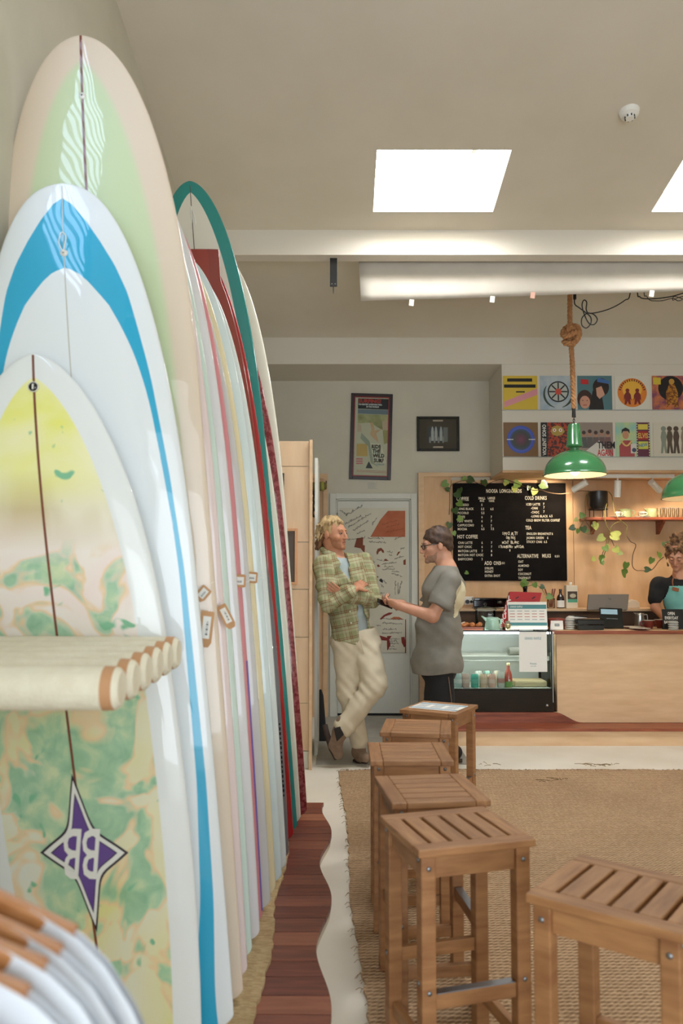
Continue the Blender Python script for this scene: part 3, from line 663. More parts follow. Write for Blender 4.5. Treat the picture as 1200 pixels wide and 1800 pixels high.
for i, (d, xc, lean, top, W, q, rail, panel, thr, ex, lab) in enumerate(BOARDS):
    if i in TIPS:
        q_ = at(TIPS[i][0], TIPS[i][1], d+0.05); top = q_.z; lean = (xc - q_.x)/(top-1.1)
    L_ = top - MATZ
    bm_ = board_mat('board_%d' % i, rail, panel, thr, ex.get('tiedye', False), ex.get('mottle'))
    me, half, deck = board_mesh('board_shell', L_, W, lean, ex.get('um', .5), q, 2.3, ex.get('bw', .94), 0.036, ex.get('maskfn', mask_front), ex.get('square', 0.0), na=96 if i < 3 else 48, nz=110 if i < 3 else 70)
    x0 = xc + lean*(1.1-MATZ)
    root = thing('surfboard', lab, 'surfboard', (x0, d, MATZ), group='surfboards standing in a row')
    o = link('board_shell', me, bm_, root, True)
    BOARD_OBJ.append((root, half, deck, L_, lean))
    def strip(z0, z1, off, w_, m_, name, n=40, lift=0.0012):
        mb = MB(); vs = []; fs = []
        for j in range(n+1):
            z = z0+(z1-z0)*j/n; xo = off(z) if callable(off) else off
            for s_ in (-1, 1): x = xo + s_*w_/2; vs.append((x-lean*z, deck(x, z)-lift, z))
        for j in range(n): fs.append((2*j, 2*j+1, 2*j+3, 2*j+2))
        mb.add(vs, fs); b_ = mb.build(name, m_, root, True); return b_
    if i == 0: strip(0.02, L_-0.004, 0.0, 0.007, 'stringer', 'stringer')
    if i == 1: strip(0.05, L_-0.01, 0.0, 0.003, 'stringer_pale', 'stringer')
    if i == 2: strip(0.05, L_-0.002, 0.0, 0.008, 'stringer', 'stringer', 60)
    if i == 14: strip(0.05, L_-0.03, 0.0, 0.004, 'pinline', 'stringer')
    if ex.get('line'): strip(0.05, 1.0, lambda z: half(z)-0.001, 0.005, 'purple_line', 'pinline', 60, 0.002)
    if i == 0:
        # leash plug
        zp = at(58, 671, d-.04).z - MATZ
        MB().lathe([(0, -.004), (.013, -.004), (.0135, 0), (.0, 0.001)], n=20, axis='y').build('leash_plug', 'black_gloss', root, True, loc=(-lean*zp, deck(0, zp)-0.003, zp))
        MB().lathe([(.0135, -.005), (.0155, -.005), (.0155, 0), (.0135, 0)], n=20, axis='y').build('plug_ring', 'plug_white', root, True, loc=(-lean*zp, deck(0, zp)-0.003, zp))
        MB().box(-.0022, .0022, -.009, -.006, -.008, .008).build('plug_bar', 'plug_white', root, loc=(-lean*zp, deck(0, zp)-0.003, zp))
        # diamond logo, standing on its head like the board
        zc = at(135, 1500, d-.04).z - MATZ; sx_, sz_ = 0.116, 0.205; tl = lean+0.03
        def dia(s, name, m_, lift):
            pts = []
            cor = [(0, 1), (1, 0), (0, -1), (-1, 0)]
            for a_, b_ in zip(cor, cor[1:]+cor[:1]):
                for t in np.linspace(0, 1, 12, endpoint=False):
                    x = a_[0]*(1-t)+b_[0]*t; z = a_[1]*(1-t)+b_[1]*t; pin = 1-0.36*math.sin(PI*t); pts.append((x*pin*s*sx_, z*pin*s*sz_))
            mb = MB(); vs = [(-lean*zc, deck(0, zc)-lift, zc)]
            for x, z in pts: vs.append((x-tl*(zc+z)+(tl-lean)*zc, deck(x, zc+z)-lift, zc+z))
            n = len(pts); mb.add(vs, [(0, 1+(j+1) % n, 1+j) for j in range(n)]); return mb.build(name, m_, root)
        lg = dia(1.06, 'logo', 'logo_black', 0.0016); dia(0.97, 'logo_border', 'logo_white', 0.0022); dia(0.80, 'logo_line', 'logo_black', 0.0027); dia(0.76, 'logo_field', 'purple', 0.0031)
        for dx_ in (0.025, -0.027):
            t = text('B', 0.135, (dx_ - lean*zc + 0.026, deck(dx_, zc)-0.0045, zc+0.064), root, 'logo_white', 0.50, 'LEFT', 'lettering', (PI/2, R(180+3), 0), 0.0003, 0.0015)
    if i == 1 or i == 2:
        zp = (at(116, 433, d-.04).z if i == 1 else at(148, 150, d-.04).z) - MATZ
        MB().lathe([(0, -.003), (.004, -.003), (.005, -.001), (.011, -.001), (.012, 0.004)], n=18, axis='y').build('leash_plug', 'plug_white', root, True, loc=(-lean*zp, deck(0, zp)-0.003, zp))
        MB().lathe([(0, -.0035), (.003, -.0035)], n=10, axis='y').build('plug_hole', 'black_paint', root, False, loc=(-lean*zp, deck(0, zp)-0.004, zp))
        if i == 1:
            yy = deck(0, zp)-0.008; cx = -lean*zp
            lp = smooth_path([(cx, yy, zp), (cx-.014, yy, zp+.03), (cx-.006, yy-.002, zp+.062), (cx+.008, yy-.002, zp+.05), (cx+.004, yy, zp+.02), (cx, yy, zp)])
            MB().tube(lp, 0.0018, 5).build('leash_loop', 'cord_white', root, True)
    if i == 14:
        zp = L_-0.16; yy = deck(0, zp)-0.01; cx = -lean*zp
        MB().tube(smooth_path([(cx, yy, zp), (cx+.02, yy, zp-.06), (cx+.03, yy, zp-.14), (cx+.015, yy, zp-.2), (cx+.005, yy, zp-.08), (cx, yy, zp)]), 0.003, 5).build('leash_loop', 'cord_white', root, True)
    if ex.get('grey'):
        for k in range(16): # small black letters down the rail
            z = 0.30 + k*0.022; x = half(z)-0.012
            MB().obox((x-lean*z, deck(x, z)-0.001, z), (0.010, 0.002, 0.014 if k % 3 else 0.008), (0, 0, R(-35))).build('rail_letter', 'sticker_black', root)
    if i == 6:
        for z0, z1, m_ in ((0.62, 0.72, 'sticker_black'), (0.36, 0.56, 'logo_white')):
            strip(z0, z1, lambda z: half(z)-0.030, 0.026, m_, 'sticker', 8, 0.0016)
    if ex.get('yellow'): strip(0.01, 0.20, lambda z: half(z)-0.005, 0.016, 'yellow_rail', 'rail_patch', 8, 0.002)

# ------------------------------------------------------------------ price tags
mat('kraft', (196, 148, 104), 0.8, col2=(204, 158, 114), nscale=20); mat('paper_white', (238, 236, 228), 0.7)
def price_tag(cx, cy, d, w_, h_, rot, lab, flip=1):
    c = at(cx, cy, d); r = thing('price_tag', lab, 'price tag', c, rot=(0, R(rot), R(-4)), group='price tags on the surfboards')
    cut = w_*0.35
    MB().prism([(-w_/2+cut*.2, h_/2), (w_/2-cut*.2, h_/2), (w_/2, h_/2-cut*.4), (w_/2, -h_/2+cut), (w_/2-cut*.6, -h_/2), (-w_/2+cut*.6, -h_/2), (-w_/2, -h_/2+cut), (-w_/2, h_/2-cut*.4)], -0.0006, 0.0006).build('card', 'kraft', r)
    MB().box(-w_*.30, w_*.30, -0.0012, -0.0004, -h_*.26, h_*.36).build('sticker', 'paper_white', r)
    bc = MB()
    for k in range(9): bc.box(-w_*.02, w_*.14, -0.0016, -0.0012, -h_*.16+k*h_*.045, -h_*.16+k*h_*.045+h_*(.012 if k % 3 else .03))
    bc.build('barcode', 'sticker_black', r)
    MB().tube(smooth_path([(0, 0, h_*.45), (.004, .006, h_*.6), (-.004, .012, h_*.8), (0, .02, h_*1.0)]), 0.0008, 4).build('string', 'cord_white', r)
price_tag(362, 1106, 2.50, 0.042, 0.112, 6, 'kraft price tag hanging beside the blue band, nearest of the tags')
price_tag(356, 1044, 2.53, 0.036, 0.050, 40, 'folded kraft tag corner just above the nearest price tag')
price_tag(398, 1084, 2.66, 0.034, 0.085, -28, 'tilted kraft price tag half hidden by pale pink rail')
price_tag(420, 1021, 3.06, 0.050, 0.052, 92, 'kraft price tag with barcode lying across the pink rail')
price_tag(442, 1015, 3.33, 0.047, 0.050, 94, 'small kraft price tag across the cream railed surfboard')

# ------------------------------------------------------------------ padded rack arms
mat('padding', (232, 226, 204), 0.85, col2=(226, 218, 194), nscale=30, bump=0.25, bscale=120)
mat('leather_cap', (196, 148, 106), 0.7)
for k in range(6):
    d = 2.175 - 0.112*k; c = at(316 if k == 0 else 316, 1140, 2.175)
    zc = 1.185 - 0.003*k; xe = -0.44
    ra = thing('rack_arm', ('cream padded rack arm touching the tie-dyed board, farthest of six' if k == 0 else 'cream padded rack arm nearest the camera, lowest of six' if k == 5 else
        '%s cream padded rack arm from the tie-dyed board' % ('second', 'third', 'fourth', 'fifth')[k-1]), 'rack arm', (WALL_X, d, zc), group='padded arms of the board rack')
    ln = xe - WALL_X
    MB().tube([(0.002, 0, 0), (0.02, 0, 0), (ln-.03, 0, 0), (ln-.008, 0, 0), (ln, 0, 0)], [.046, .046, .044, .042, .034], 20).build('padding', 'padding', ra, 40)
    MB().tube([(ln-.034, 0, 0), (ln-.012, 0, 0)], [.0448, .0436], 20).build('end_band', 'leather_cap', ra, 40)
    MB().lathe([(0, 0), (.055, 0), (.055, .006), (0, .006)], n=18).build('wall_plate', 'black_metal', ra, 40, loc=(0.0005, 0, 0), rot=(0, PI/2, 0))

# ------------------------------------------------------------------ shirts on a clothes rail at the lower left
mat('hanger_wood', (176, 116, 66), 0.45, col2=(196, 138, 86), nscale=3, stretch=(3, 14, 14), coat=0.2)
mat('shirt_white', (226, 230, 234), 0.9, col2=(218, 224, 232), nscale=8, bump=0.15, bscale=40)
mat('shirt_blue', (178, 200, 236), 0.9, col2=(190, 208, 238), nscale=8, bump=0.15, bscale=40)
RX, RZ = -0.53, 1.203
cr_ = thing('clothes_rail', 'chrome clothes rail on two legs with shirts, at the lower left', 'clothes rail', (RX, 0.60, 0))
MB().tube([(0, -0.45, RZ), (0, 0.52, RZ)], 0.014, 12).build('bar', 'chrome', cr_, 40)
for yy in (-0.4, 0.48):
    MB().tube([(0, yy, 0.02), (0, yy, RZ)], 0.013, 12).build('upright', 'chrome', cr_, 40)
    MB().tube([(-0.22, yy, 0.02), (0.22, yy, 0.02)], 0.015, 12).build('foot', 'chrome', cr_, 40)
def hung_shirt(d, col, lab, hlab, tw, sc=1.0, dz=0.0, dx=0.0):
    hg = thing('clothes_hanger', hlab, 'hanger', (RX, d, RZ), rot=(0, 0, R(tw)), group='wooden hangers on the rail')
    n = 14; ptsR = []
    def arm(t): return (0.235*t*sc + dx*t, -0.105 - 0.115*t**1.1 + dz*t)
    for sgn in (-1, 1):
        mb = MB(); vs = []; fs = []
        for j in range(n+1):
            t = j/n; x, z = arm(t); hh = 0.019+0.006*t; tt = 0.006+0.007*t
            for (a, b_) in ((-tt, -hh), (tt, -hh), (tt, hh), (-tt, hh)): vs.append((sgn*x, a*0.8 + 0.02*t*t, z+b_))
        for j in range(n):
            for c in range(4): fs.append((4*j+c, 4*j+(c+1) % 4, 4*j+4+(c+1) % 4, 4*j+4+c))
        fs += [(3, 2, 1, 0), (4*n, 4*n+1, 4*n+2, 4*n+3)]
        mb.add(vs, fs).build('arm', 'hanger_wood', hg, 40, bevel=0.003)
    hk = [(0, 0, -0.09), (0, 0, -0.03)] + [(0.02*math.cos(a_)-0.0, 0, 0.002+0.019*math.sin(a_)) for a_ in np.linspace(-1.2, 3.4, 12)]
    MB().tube(hk, 0.0022, 6).build('hook', 'chrome', hg, True)
    sh = thing('hanging_shirt', lab, 'shirt', (RX, d, RZ), rot=(0, 0, R(tw)), group='shirts on the rail')
    # cloth shell draped over the hanger: open neck, sloping shoulders, sleeve ends
    nu, nv = 26, 20; vs = []; fs = []
    for j in range(nv+1):
        for k_ in range(2*nu):
            side = -1 if k_ < nu else 1; u = (k_ if k_ < nu else 2*nu-1-k_)/(nu-1)*2-1
            au = abs(u); t = min(au/0.86, 1.15)
            x, z0 = arm(min(t, 1.0)); neck = 0.74
            xx = math.copysign(0.36*au*sc, u) if au > 0 else 0
            ax = abs(xx); tt = ax/(0.235*sc); zt = arm(min(tt, 1.0))[1] + 0.024 - (max(tt-1, 0)*0.12 + max(tt-1, 0)**2*0.5)
            if tt < neck: zt = arm(neck)[1] + 0.015 - 0.10*(1-(tt/neck)**2)*(1.0 if side < 0 else 0.35)
            v = j/nv; hem = -0.80 if tt < 0.98 else -0.36 - 0.12*(tt-1)
            z = zt + (hem - zt)*v
            fold = 0.006*math.sin(xx*42+3*v+d*9) + 0.006*math.sin(xx*90+7*v)
            y = side*(0.006 + 0.016*math.sin(min(v*3.0, 1.57)) * (1-0.55*min(tt/1.3, 1)**2)) + fold*min(v*3, 1) + 0.012
            vs.append((xx*(1+0.03*math.sin(v*2)), y, z))
    m2 = 2*nu
    for j in range(nv):
        for k_ in range(m2): fs.append((j*m2+k_, j*m2+(k_+1) % m2, (j+1)*m2+(k_+1) % m2, (j+1)*m2+k_))
    MB().add(vs, fs).build('cloth', col, sh, True)
LB = ['front shirt on the rail, pale blue and nearest to the camera', 'white shirt second from the front on the rail', 'white shirt third on the rail with its collar open', 'white shirt fourth on the rail', 'white shirt at the back of the rail below the tie-dyed board']
LH = ['wooden hanger holding the pale blue front shirt', 'wooden hanger second from the front on the rail', 'broad wooden hanger third on the rail', 'wooden hanger fourth on the rail', 'wooden hanger at the back of the rail']
for k, (d, tw, dz) in enumerate(((0.69, 2, -0.02), (0.75, 2, 0.0), (0.80, 0, 0.005), (0.85, -2, 0.0), (0.90, -3, 0.0))):
    hung_shirt(d, 'shirt_blue' if k == 0 else 'shirt_white', LB[k], LH[k], tw, 1.0, dz)
# ================================================================== bar stools
mat('acacia', (142, 94, 56), 0.52, col2=(176, 128, 82), nscale=2.6, stretch=(2, 2, 16), detail=6, contrast=(0.3, 0.72), vary=0.10)
mat('acacia_x', (138, 92, 55), 0.52, col2=(176, 128, 82), nscale=2.6, stretch=(2.5, 20, 16), detail=6, contrast=(0.3, 0.72), vary=0.10)
mat('acacia_y', (144, 98, 60), 0.52, col2=(182, 134, 88), nscale=2.6, stretch=(20, 2.5, 16), detail=6, contrast=(0.3, 0.72), vary=0.10)
SW, SD, SH, LG = 0.345, 0.325, 0.66, 0.042
def make_stool():
    r = thing('bar_stool', 'stool', 'stool', (0, 0, 0), group='wooden slatted bar stools')
    hx, hy = SW/2, SD/2; ew = 0.050; t = 0.022
    for s in (-1, 1):       # end boards run along x
        MB().box(-hx, hx, min(s*hy, s*(hy-ew)), max(s*hy, s*(hy-ew)), SH-t, SH).build('end_board', 'acacia_x', r, bevel=0.004)
    n = 6; gap = 0.011; w_ = (SW-(n-1)*gap)/n
    for k in range(n):
        x0 = -hx + k*(w_+gap); MB().box(x0, x0+w_, -hy+ew+0.0006, hy-ew-0.0006, SH-t, SH-0.0005).build('seat_slat', 'acacia_y', r, bevel=0.003)
    q = 0.012
    for sx in (-1, 1):
        for sy in (-1, 1):
            cx, cy = sx*(hx-q-LG/2), sy*(hy-q-LG/2)
            l_ = MB().box(cx-LG/2, cx+LG/2, cy-LG/2, cy+LG/2, 0.0, SH-t).build('leg', 'acacia', r, bevel=0.004)
            for hz in (SH-0.055, 0.285 if sy < 0 else 0.25):
                MB().lathe([(0, -.0035), (.0055, -.0035), (.007, -.001), (.007, 0.001)], (cx, cy-LG/2*1.0 if sy < 0 else cy+LG/2, hz), 10, 'y').build('bolt', 'zinc', l_, True)
                MB().cyl((cx+sx*LG/2, cy, hz+.02), (cx+sx*(LG/2+.003), cy, hz+.02), .0065, n=10).build('bolt', 'zinc', l_, True)
    ix, iy = hx-q-LG, hy-q-LG
    for s in (-1, 1):
        yc = s*(hy-q-LG/2); MB().box(-ix, ix, yc-0.011, yc+0.011, SH-t-0.062, SH-t-0.0005).build('apron', 'acacia_x', r, bevel=0.002)
        xc = s*(hx-q-LG/2); MB().box(xc-0.011, xc+0.011, -iy, iy, SH-t-0.062, SH-t-0.0005).build('apron', 'acacia_y', r, bevel=0.002)
    st = MB().box(-ix, ix, -(hy-q-LG/2)-0.012, -(hy-q-LG/2)+0.012, 0.235, 0.275).build('footrest', 'acacia_x', r, bevel=0.002)
    MB().box(-ix+.004, ix-.004, -(hy-q-LG/2)-0.0135, -(hy-q-LG/2)+0.0135, 0.275, 0.2775).build('metal_strip', 'zinc', st, bevel=0.001)
    yc = hy-q-LG/2; MB().box(-ix, ix, yc-0.011, yc+0.011, 0.245, 0.283).build('stretcher', 'acacia_x', r, bevel=0.002)
    for s in (-1, 1):
        xc = s*(hx-q-LG/2); MB().box(xc-0.011, xc+0.011, -iy, iy, 0.10, 0.138).build('stretcher', 'acacia_y', r, bevel=0.002)
    return r
st0 = make_stool()
STOOLS = [(0.324, 2.343, 16, 'bar stool with the slatted seat closest to the camera in the row of five'),
          (0.300, 2.765, 97, 'bar stool right behind the front one in the row'),
          (0.275, 3.32, 90, 'bar stool third in the row, middle of the five'),
          (0.360, 3.86, 82, 'bar stool fourth in the row, next to the one with the printed sheet'),
          (0.535, 4.40, 62, 'bar stool with a printed sheet on its seat, farthest in the row'),
          (0.655, 1.885, -38, 'bar stool standing apart at the lower right on the rug')]
RUGZ = 0.012
for i, (x, y, a, lab) in enumerate(STOOLS):
    o = st0 if i == 0 else copy_tree(st0)
    o.location = (x, y, RUGZ); o.rotation_euler = (0, 0, R(a)); o['label'] = lab
# sheet of paper on the far stool
mat('print_blue', (142, 168, 188), 0.7); mat('print_grey', (176, 182, 186), 0.7)
ps = thing('printed_sheet', 'printed sheet with blue borders lying on the far bar stool', 'paper', (0.53, 4.40, RUGZ+SH), R(-29))
MB().box(-.135, .135, -.10, .10, 0, .0015).build('paper', 'paper_white', ps)
MB().box(-.135, .135, .055, .085, .0015, .002).box(-.135, .135, -.085, -.06, .0015, .002).build('border', 'print_blue', ps)
tx = MB()
for k in range(6):
    for j in range(3): tx.box(-.12+j*.085, -.06+j*.085, .035-k*.016, .042-k*.016, .0015, .002)
tx.build('print', 'print_grey', ps)

# ================================================================== cafe counter
CF = 6.80
ctl, ctr = at(977, 1105, CF).x, RIGHT-0.02
# plinth
PFY = 6.55; pz = 0.142
plx0 = 0.66
pn_ = thing('counter_plinth', 'low ply plinth with a reddish timber step along the counter', 'plinth', (plx0, PFY, 0))
MB().box(0, RIGHT-0.02-plx0, 0.02, 0.54, 0, pz-0.025).build('kick_board', 'ply', pn_)
MB().box(-0.01, RIGHT-0.02-plx0, 0.0, 0.54, pz-0.024, pz).build('timber_step', 'red_timber', pn_, bevel=0.004)
# raised timber block under the display case, its end swept down in a curve
rz_ = at(900, 1252, CF).z
cx0, cx1 = at(972, 1252, CF).x, at(1024, 1266, CF).x
swp = [(plx0, pz+0.0005), (cx1, pz+0.0005)] + [(cx1-(cx1-cx0)*t, pz+0.002+(rz_-pz-0.002)*(0.5-0.5*math.cos(PI*t))) for t in np.linspace(0, 1, 10)] + [(plx0, rz_)]
MB().prism([(x-plx0, z) for x, z in swp], CF-PFY-0.004, 0.54).build('riser', 'red_timber', pn_)
# counter body with a curved lower corner
cb = thing('service_counter', 'pale plywood cafe counter right of the display case', 'counter', (ctl, CF, pz))
CZ = at(1100, 1108, CF).z; TOPT = 0.028
fp = [(0, rz_+0.003)] + [(cx0+(cx1-cx0)*t-ctl, pz+0.003+(rz_-pz)*(0.5+0.5*math.cos(PI*t))) for t in np.linspace(0, 1, 10)] + [(ctr-ctl, pz+0.002), (ctr-ctl, CZ-TOPT-.001), (0, CZ-TOPT-.001)]
MB().prism([(x, z-pz) for x, z in fp], -0.004, 0.014).build('front_panel', 'ply', cb)
MB().box(0.005, 0.023, 0.016, 0.40, rz_-pz+0.003, CZ-TOPT-pz-.001).build('end_panel', 'ply', cb)
MB().box(0.4, ctr-ctl, 0.38, 0.40, 0.01, CZ-TOPT-pz-.001).build('back_panel', 'ply', cb)
wt = thing('worktop', 'ply counter top with a reddish rounded front edge', 'worktop', (ctl, CF, CZ-TOPT))
MB().box(0.0, ctr-ctl, -0.03, 0.46, 0, TOPT).build('board', 'ply', wt, bevel=0.003)
edge = [(-0.035, -0.03), (-0.03, -0.055), (-0.005, -0.062), (ctr-ctl, -0.062), (ctr-ctl, -0.0305), (-0.012, -0.0305), (-0.012, 0.2), (-0.035, 0.2)]
MB().prism(edge, 0.0, TOPT-0.001, 'z').build('front_edge', 'red_timber', wt, bevel=0.004)
CTZ = CZ
# back bench along the wall
bz_ = at(1050, 1070, 7.55).z
bb = thing('back_bench', 'narrow ply bench along the cafe back wall', 'bench', (x735+.1, 7.55, 0))
MB().box(0, at(1165, 1000, 7.55).x-x735-.1, 0, PF-7.55-0.021, bz_-0.024, bz_).build('bench_top', 'ply', bb, bevel=0.002)
MB().box(0.0, at(1165, 1000, 7.55).x-x735-.1, 0.03, PF-7.55-0.021, 0, bz_-0.025).build('bench_body', mat('bench_shade_brown', (92, 66, 46), .6, col2=(76, 54, 38), nscale=5), bb)  # dark brown puts the shade below the bench top into the colour

# ------------------------------------------------------------------ glass display case
dx0, dx1 = at(760, 1180, CF).x, at(973, 1180, CF).x
dz0 = rz_ + 0.001; dzt = at(900, 1109, CF).z; dgl = at(900, 1213, CF).z
mat('case_inner', (206, 214, 210), 0.5); mat('led', (255, 255, 255), 0.5, emit=(250, 252, 248), estr=13.0)
mat('shelf_white', (236, 236, 226), 0.4); mat('case_back', (188, 190, 184), 0.4)
dc = thing('display_case', 'black refrigerated display case with glass front beside the counter', 'display case', (dx0, CF, dz0))
Wd, Dd, Hd = dx1-dx0, 0.46, dzt-dz0; gz = dgl-dz0
MB().box(0, Wd, 0.002, Dd, 0, gz-0.002).build('base', 'black_gloss', dc, bevel=0.004)
f = MB()
for x in (0, Wd-0.022): f.box(x, x+0.022, 0, 0.022, gz, Hd).box(x, x+0.022, Dd-0.022, Dd, gz, Hd).box(x, x+.022, .022, Dd-.022, Hd-.012, Hd)
f.box(0.022, Wd-0.022, 0, 0.014, Hd-0.008, Hd).box(0.022, Wd-0.022, 0, 0.012, gz-.001, gz+0.012); f.build('frame', 'black_gloss', dc, bevel=0.001)
MB().box(0.0225, Wd-0.0225, 0.004, 0.008, gz+.0125, Hd-0.009).build('front_glass', 'glass', dc)
MB().box(0.005, Wd-0.005, 0.002, Dd, Hd, Hd+0.006).build('top_glass', 'glass', dc)
MB().box(0.022, Wd-0.022, Dd-0.02, Dd-0.01, gz, Hd-.012).build('back_panel', 'case_back', dc)
for x in (0.004, Wd-0.010): MB().box(x, x+0.006, 0.022, Dd-0.022, gz, Hd-0.012).build('side_glass', 'glass', dc)
MB().box(0.022, Wd-0.022, 0.022, Dd-0.02, gz-.001, gz+0.012).build('deck', 'case_inner', dc)
s1 = at(900, 1156, CF+.06).z - dz0
for k in range(3):
    a_ = 0.024+k*(Wd-0.048)/3; MB().box(a_+.001, a_+(Wd-0.048)/3-.001, 0.06, Dd-0.03, s1-0.004, s1+0.010).build('shelf', 'shelf_white', dc, bevel=0.002)
MB().box(0.024, Wd-0.024, 0.045, 0.058, s1-0.022, s1+0.012).build('shelf_rail', 'shelf_white', dc)
MB().box(0.03, Wd-0.03, 0.03, 0.055, Hd-0.028, Hd-0.014).build('light_strip', 'led', dc)
MB().box(0.03, Wd-0.03, 0.062, 0.075, s1-0.024, s1-0.012).build('light_strip', 'led', dc)
MB().lathe([(0, -.006), (.010, -.006), (.012, -.002), (.012, .002)], (Wd-0.06, 0.0, 0.055), 14, 'y').build('lock', 'steel', dc, True)
MB().box(Wd-0.012, Wd-0.006, -0.003, 0.0, 0.08, Hd-.004).build('edge_trim', 'steel', dc)
def incase(px, py, d): return at(px, py, d)
zb = dz0+gz+0.013
# jars and cans
def lidded(name, lab, px, d, r, h, colb, lidc, cat, band=None, group='drink cans in the display case'):
    x = at(px, 1190, d).x; t = thing(name, lab, cat, (x, d, zb), group=group)
    MB().lathe([(0, 0), (r*.82, 0), (r, .006), (r, h-.02), (r*.86, h-.005), (r*.8, h)], n=20).build('body', mat('can_%d_%d_%d' % colb, colb, 0.35, coat=0.3), t, True)
    MB().lathe([(r*.8, h), (r*.83, h+.004), (r*.72, h+.003), (0, h+.001)], n=20).build('lid', mat('lid_%d_%d_%d' % lidc, lidc, 0.3, metal=0.8), t, True)
    if band: MB().lathe([(r+.0006, h*.32), (r+.0006, h*.62)], n=20).build('band', mat('band_%d_%d_%d' % band, band, 0.5), t, True)
SV = (205, 205, 200)
lidded('drink_can', 'pale grey can at the left end of the front row in the case', 805, CF+.07, .033, .115, (178, 200, 196), SV, 'can', (210, 218, 212))
lidded('drink_can', 'pinkish can left of the turquoise can', 818, CF+.07, .033, .115, (208, 176, 164), SV, 'can', (224, 200, 190))
lidded('drink_can', 'turquoise can in the front row of the case', 834, CF+.07, .033, .115, (70, 176, 156), SV, 'can', (110, 196, 178))
lidded('drink_can', 'cream can right of the turquoise can', 849, CF+.07, .033, .115, (222, 190, 160), SV, 'can', (232, 206, 184))
lidded('drink_can', 'peach can between the cream can and the floral can', 864, CF+.07, .033, .115, (232, 186, 166), SV, 'can', (240, 210, 196))
lidded('drink_can', 'pale floral can left of the red bottle', 880, CF+.07, .033, .128, (196, 200, 190), SV, 'can', (196, 150, 140))
for k, (px, c) in enumerate(((840, (206, 214, 206)), (856, (150, 196, 180)), (872, (206, 196, 176)))):
    lidded('drink_can', 'drink can in the second row, %s' % ('behind the turquoise can', 'pale green, behind the cream can', 'beige, behind the peach can')[k], px, CF+.20, .033, .125, c, SV, 'can')
x = at(893, 1190, CF+.08).x; t = thing('juice_bottle', 'red juice bottle with a green base and white flower', 'bottle', (x, CF+.08, zb))
MB().lathe([(0, 0), (.032, 0), (.036, .006), (.035, .06), (.030, .11), (.022, .135), (.014, .155), (.013, .185)], n=20).build('body', mat('bottle_red', (196, 88, 74), .25, coat=.5), t, True)
MB().lathe([(.0365, .004), (.0360, .045), (.0352, .052)], n=20).build('base_label', mat('bottle_green', (112, 158, 84), .5), t, True)
MB().lathe([(0.008, -.001), (.010, 0), (0, .0005)], (0, -.036, .062), 10, 'y').build('flower', 'paper_white', t)
MB().lathe([(.0145, .184), (.0150, .205), (0, .207)], n=14).build('cap', mat('cap_gold', (196, 180, 130), .3, metal=.6), t, True)
x = at(930, 1205, CF+.1).x; t = thing('food_tray', 'long beige wrapped tray on the floor of the display case', 'tray', (x, CF+.18, zb))
MB().box(-.13, .15, -.10, .10, 0, .052).build('tray', mat('kraft_pale', (206, 188, 150), .7), t, bevel=.014)
t = thing('towel_roll', 'grey rolled towel on the upper shelf of the case', 'towel', (at(905, 1145, CF+.16).x, CF+.16, dz0+s1+.0105))
MB().tube([(-.06, -.01, .034), (.07, .02, .034)], .034, 18).build('roll', mat('towel', (150, 148, 138), .95), t, 40)
MB().tube([(-.061, -.0105, .034), (-.0595, -.0102, .034)], .018, 14).build('inner_coil', mat('towel_dark', (120, 118, 110), .95), t, 40)

# ------------------------------------------------------------------ notices on and above the case
mat('teal_print', (78, 136, 140), 0.6); mat('notice_grey', (160, 168, 168), 0.7); mat('notice_red', (190, 120, 110), 0.7)
rf = thing('raffle_notice', 'white GRAND RAFFLE notice taped on the front of the display case', 'notice', at(937, 1181, CF-.006))
hN = at(937, 1111, CF).z - at(937, 1181, CF).z; wN = at(961, 1150, CF).x - at(912, 1150, CF).x
MB().box(-wN/2, wN/2, -.0006, .0006, 0, hN).build('paper', 'paper_white', rf)
text('GRAND RAFFLE', .021, (0, -.001, hN-.064), rf, 'teal_print', .66, 'CENTER')
text('Noosa', .016, (0, -.001, .062), rf, 'teal_print', .9, 'CENTER'); text('surf & coffee', .007, (0, -.001, .045), rf, 'teal_print', .9, 'CENTER')
cz_ = dzt + .0075
ea = thing('raffle_board', 'landscape GRAND RAFFLE price board standing on the display case', 'notice', (at(928, 1105, CF+.05).x, CF+.05, cz_+.002), rot=(R(-7), 0, 0))
wE = at(963, 1080, CF).x - at(894, 1080, CF).x; hE = .235
MB().box(-wE/2, wE/2, 0, .004, 0, hE).build('board', 'paper_white', ea)
MB().box(-wE/2+.004, wE/2-.004, -.0006, 0, hE-.060, hE-.024).box(-wE/2+.004, wE/2-.004, -.0006, 0, .032, .058).build('band', 'teal_print', ea)
text('GRAND RAFFLE', .017, (-wE/2+.018, -.001, hE-.050), ea, 'paper_white', .62)
pr = MB(); pr2 = MB()
for j in range(5):
    for k in range(4): (pr if k in (0, 3) else pr2).box(-wE/2+.015+j*.063, -wE/2+.058+j*.063, -.0006, 0, hE-.082-k*.024, hE-.076-k*.024)
pr.build('print', 'notice_grey', ea); pr2.build('print', 'notice_red', ea)
MB().obox((0, .05, .07), (.12, .003, .17), (R(24), 0, 0)).build('stand', 'paper_white', ea)
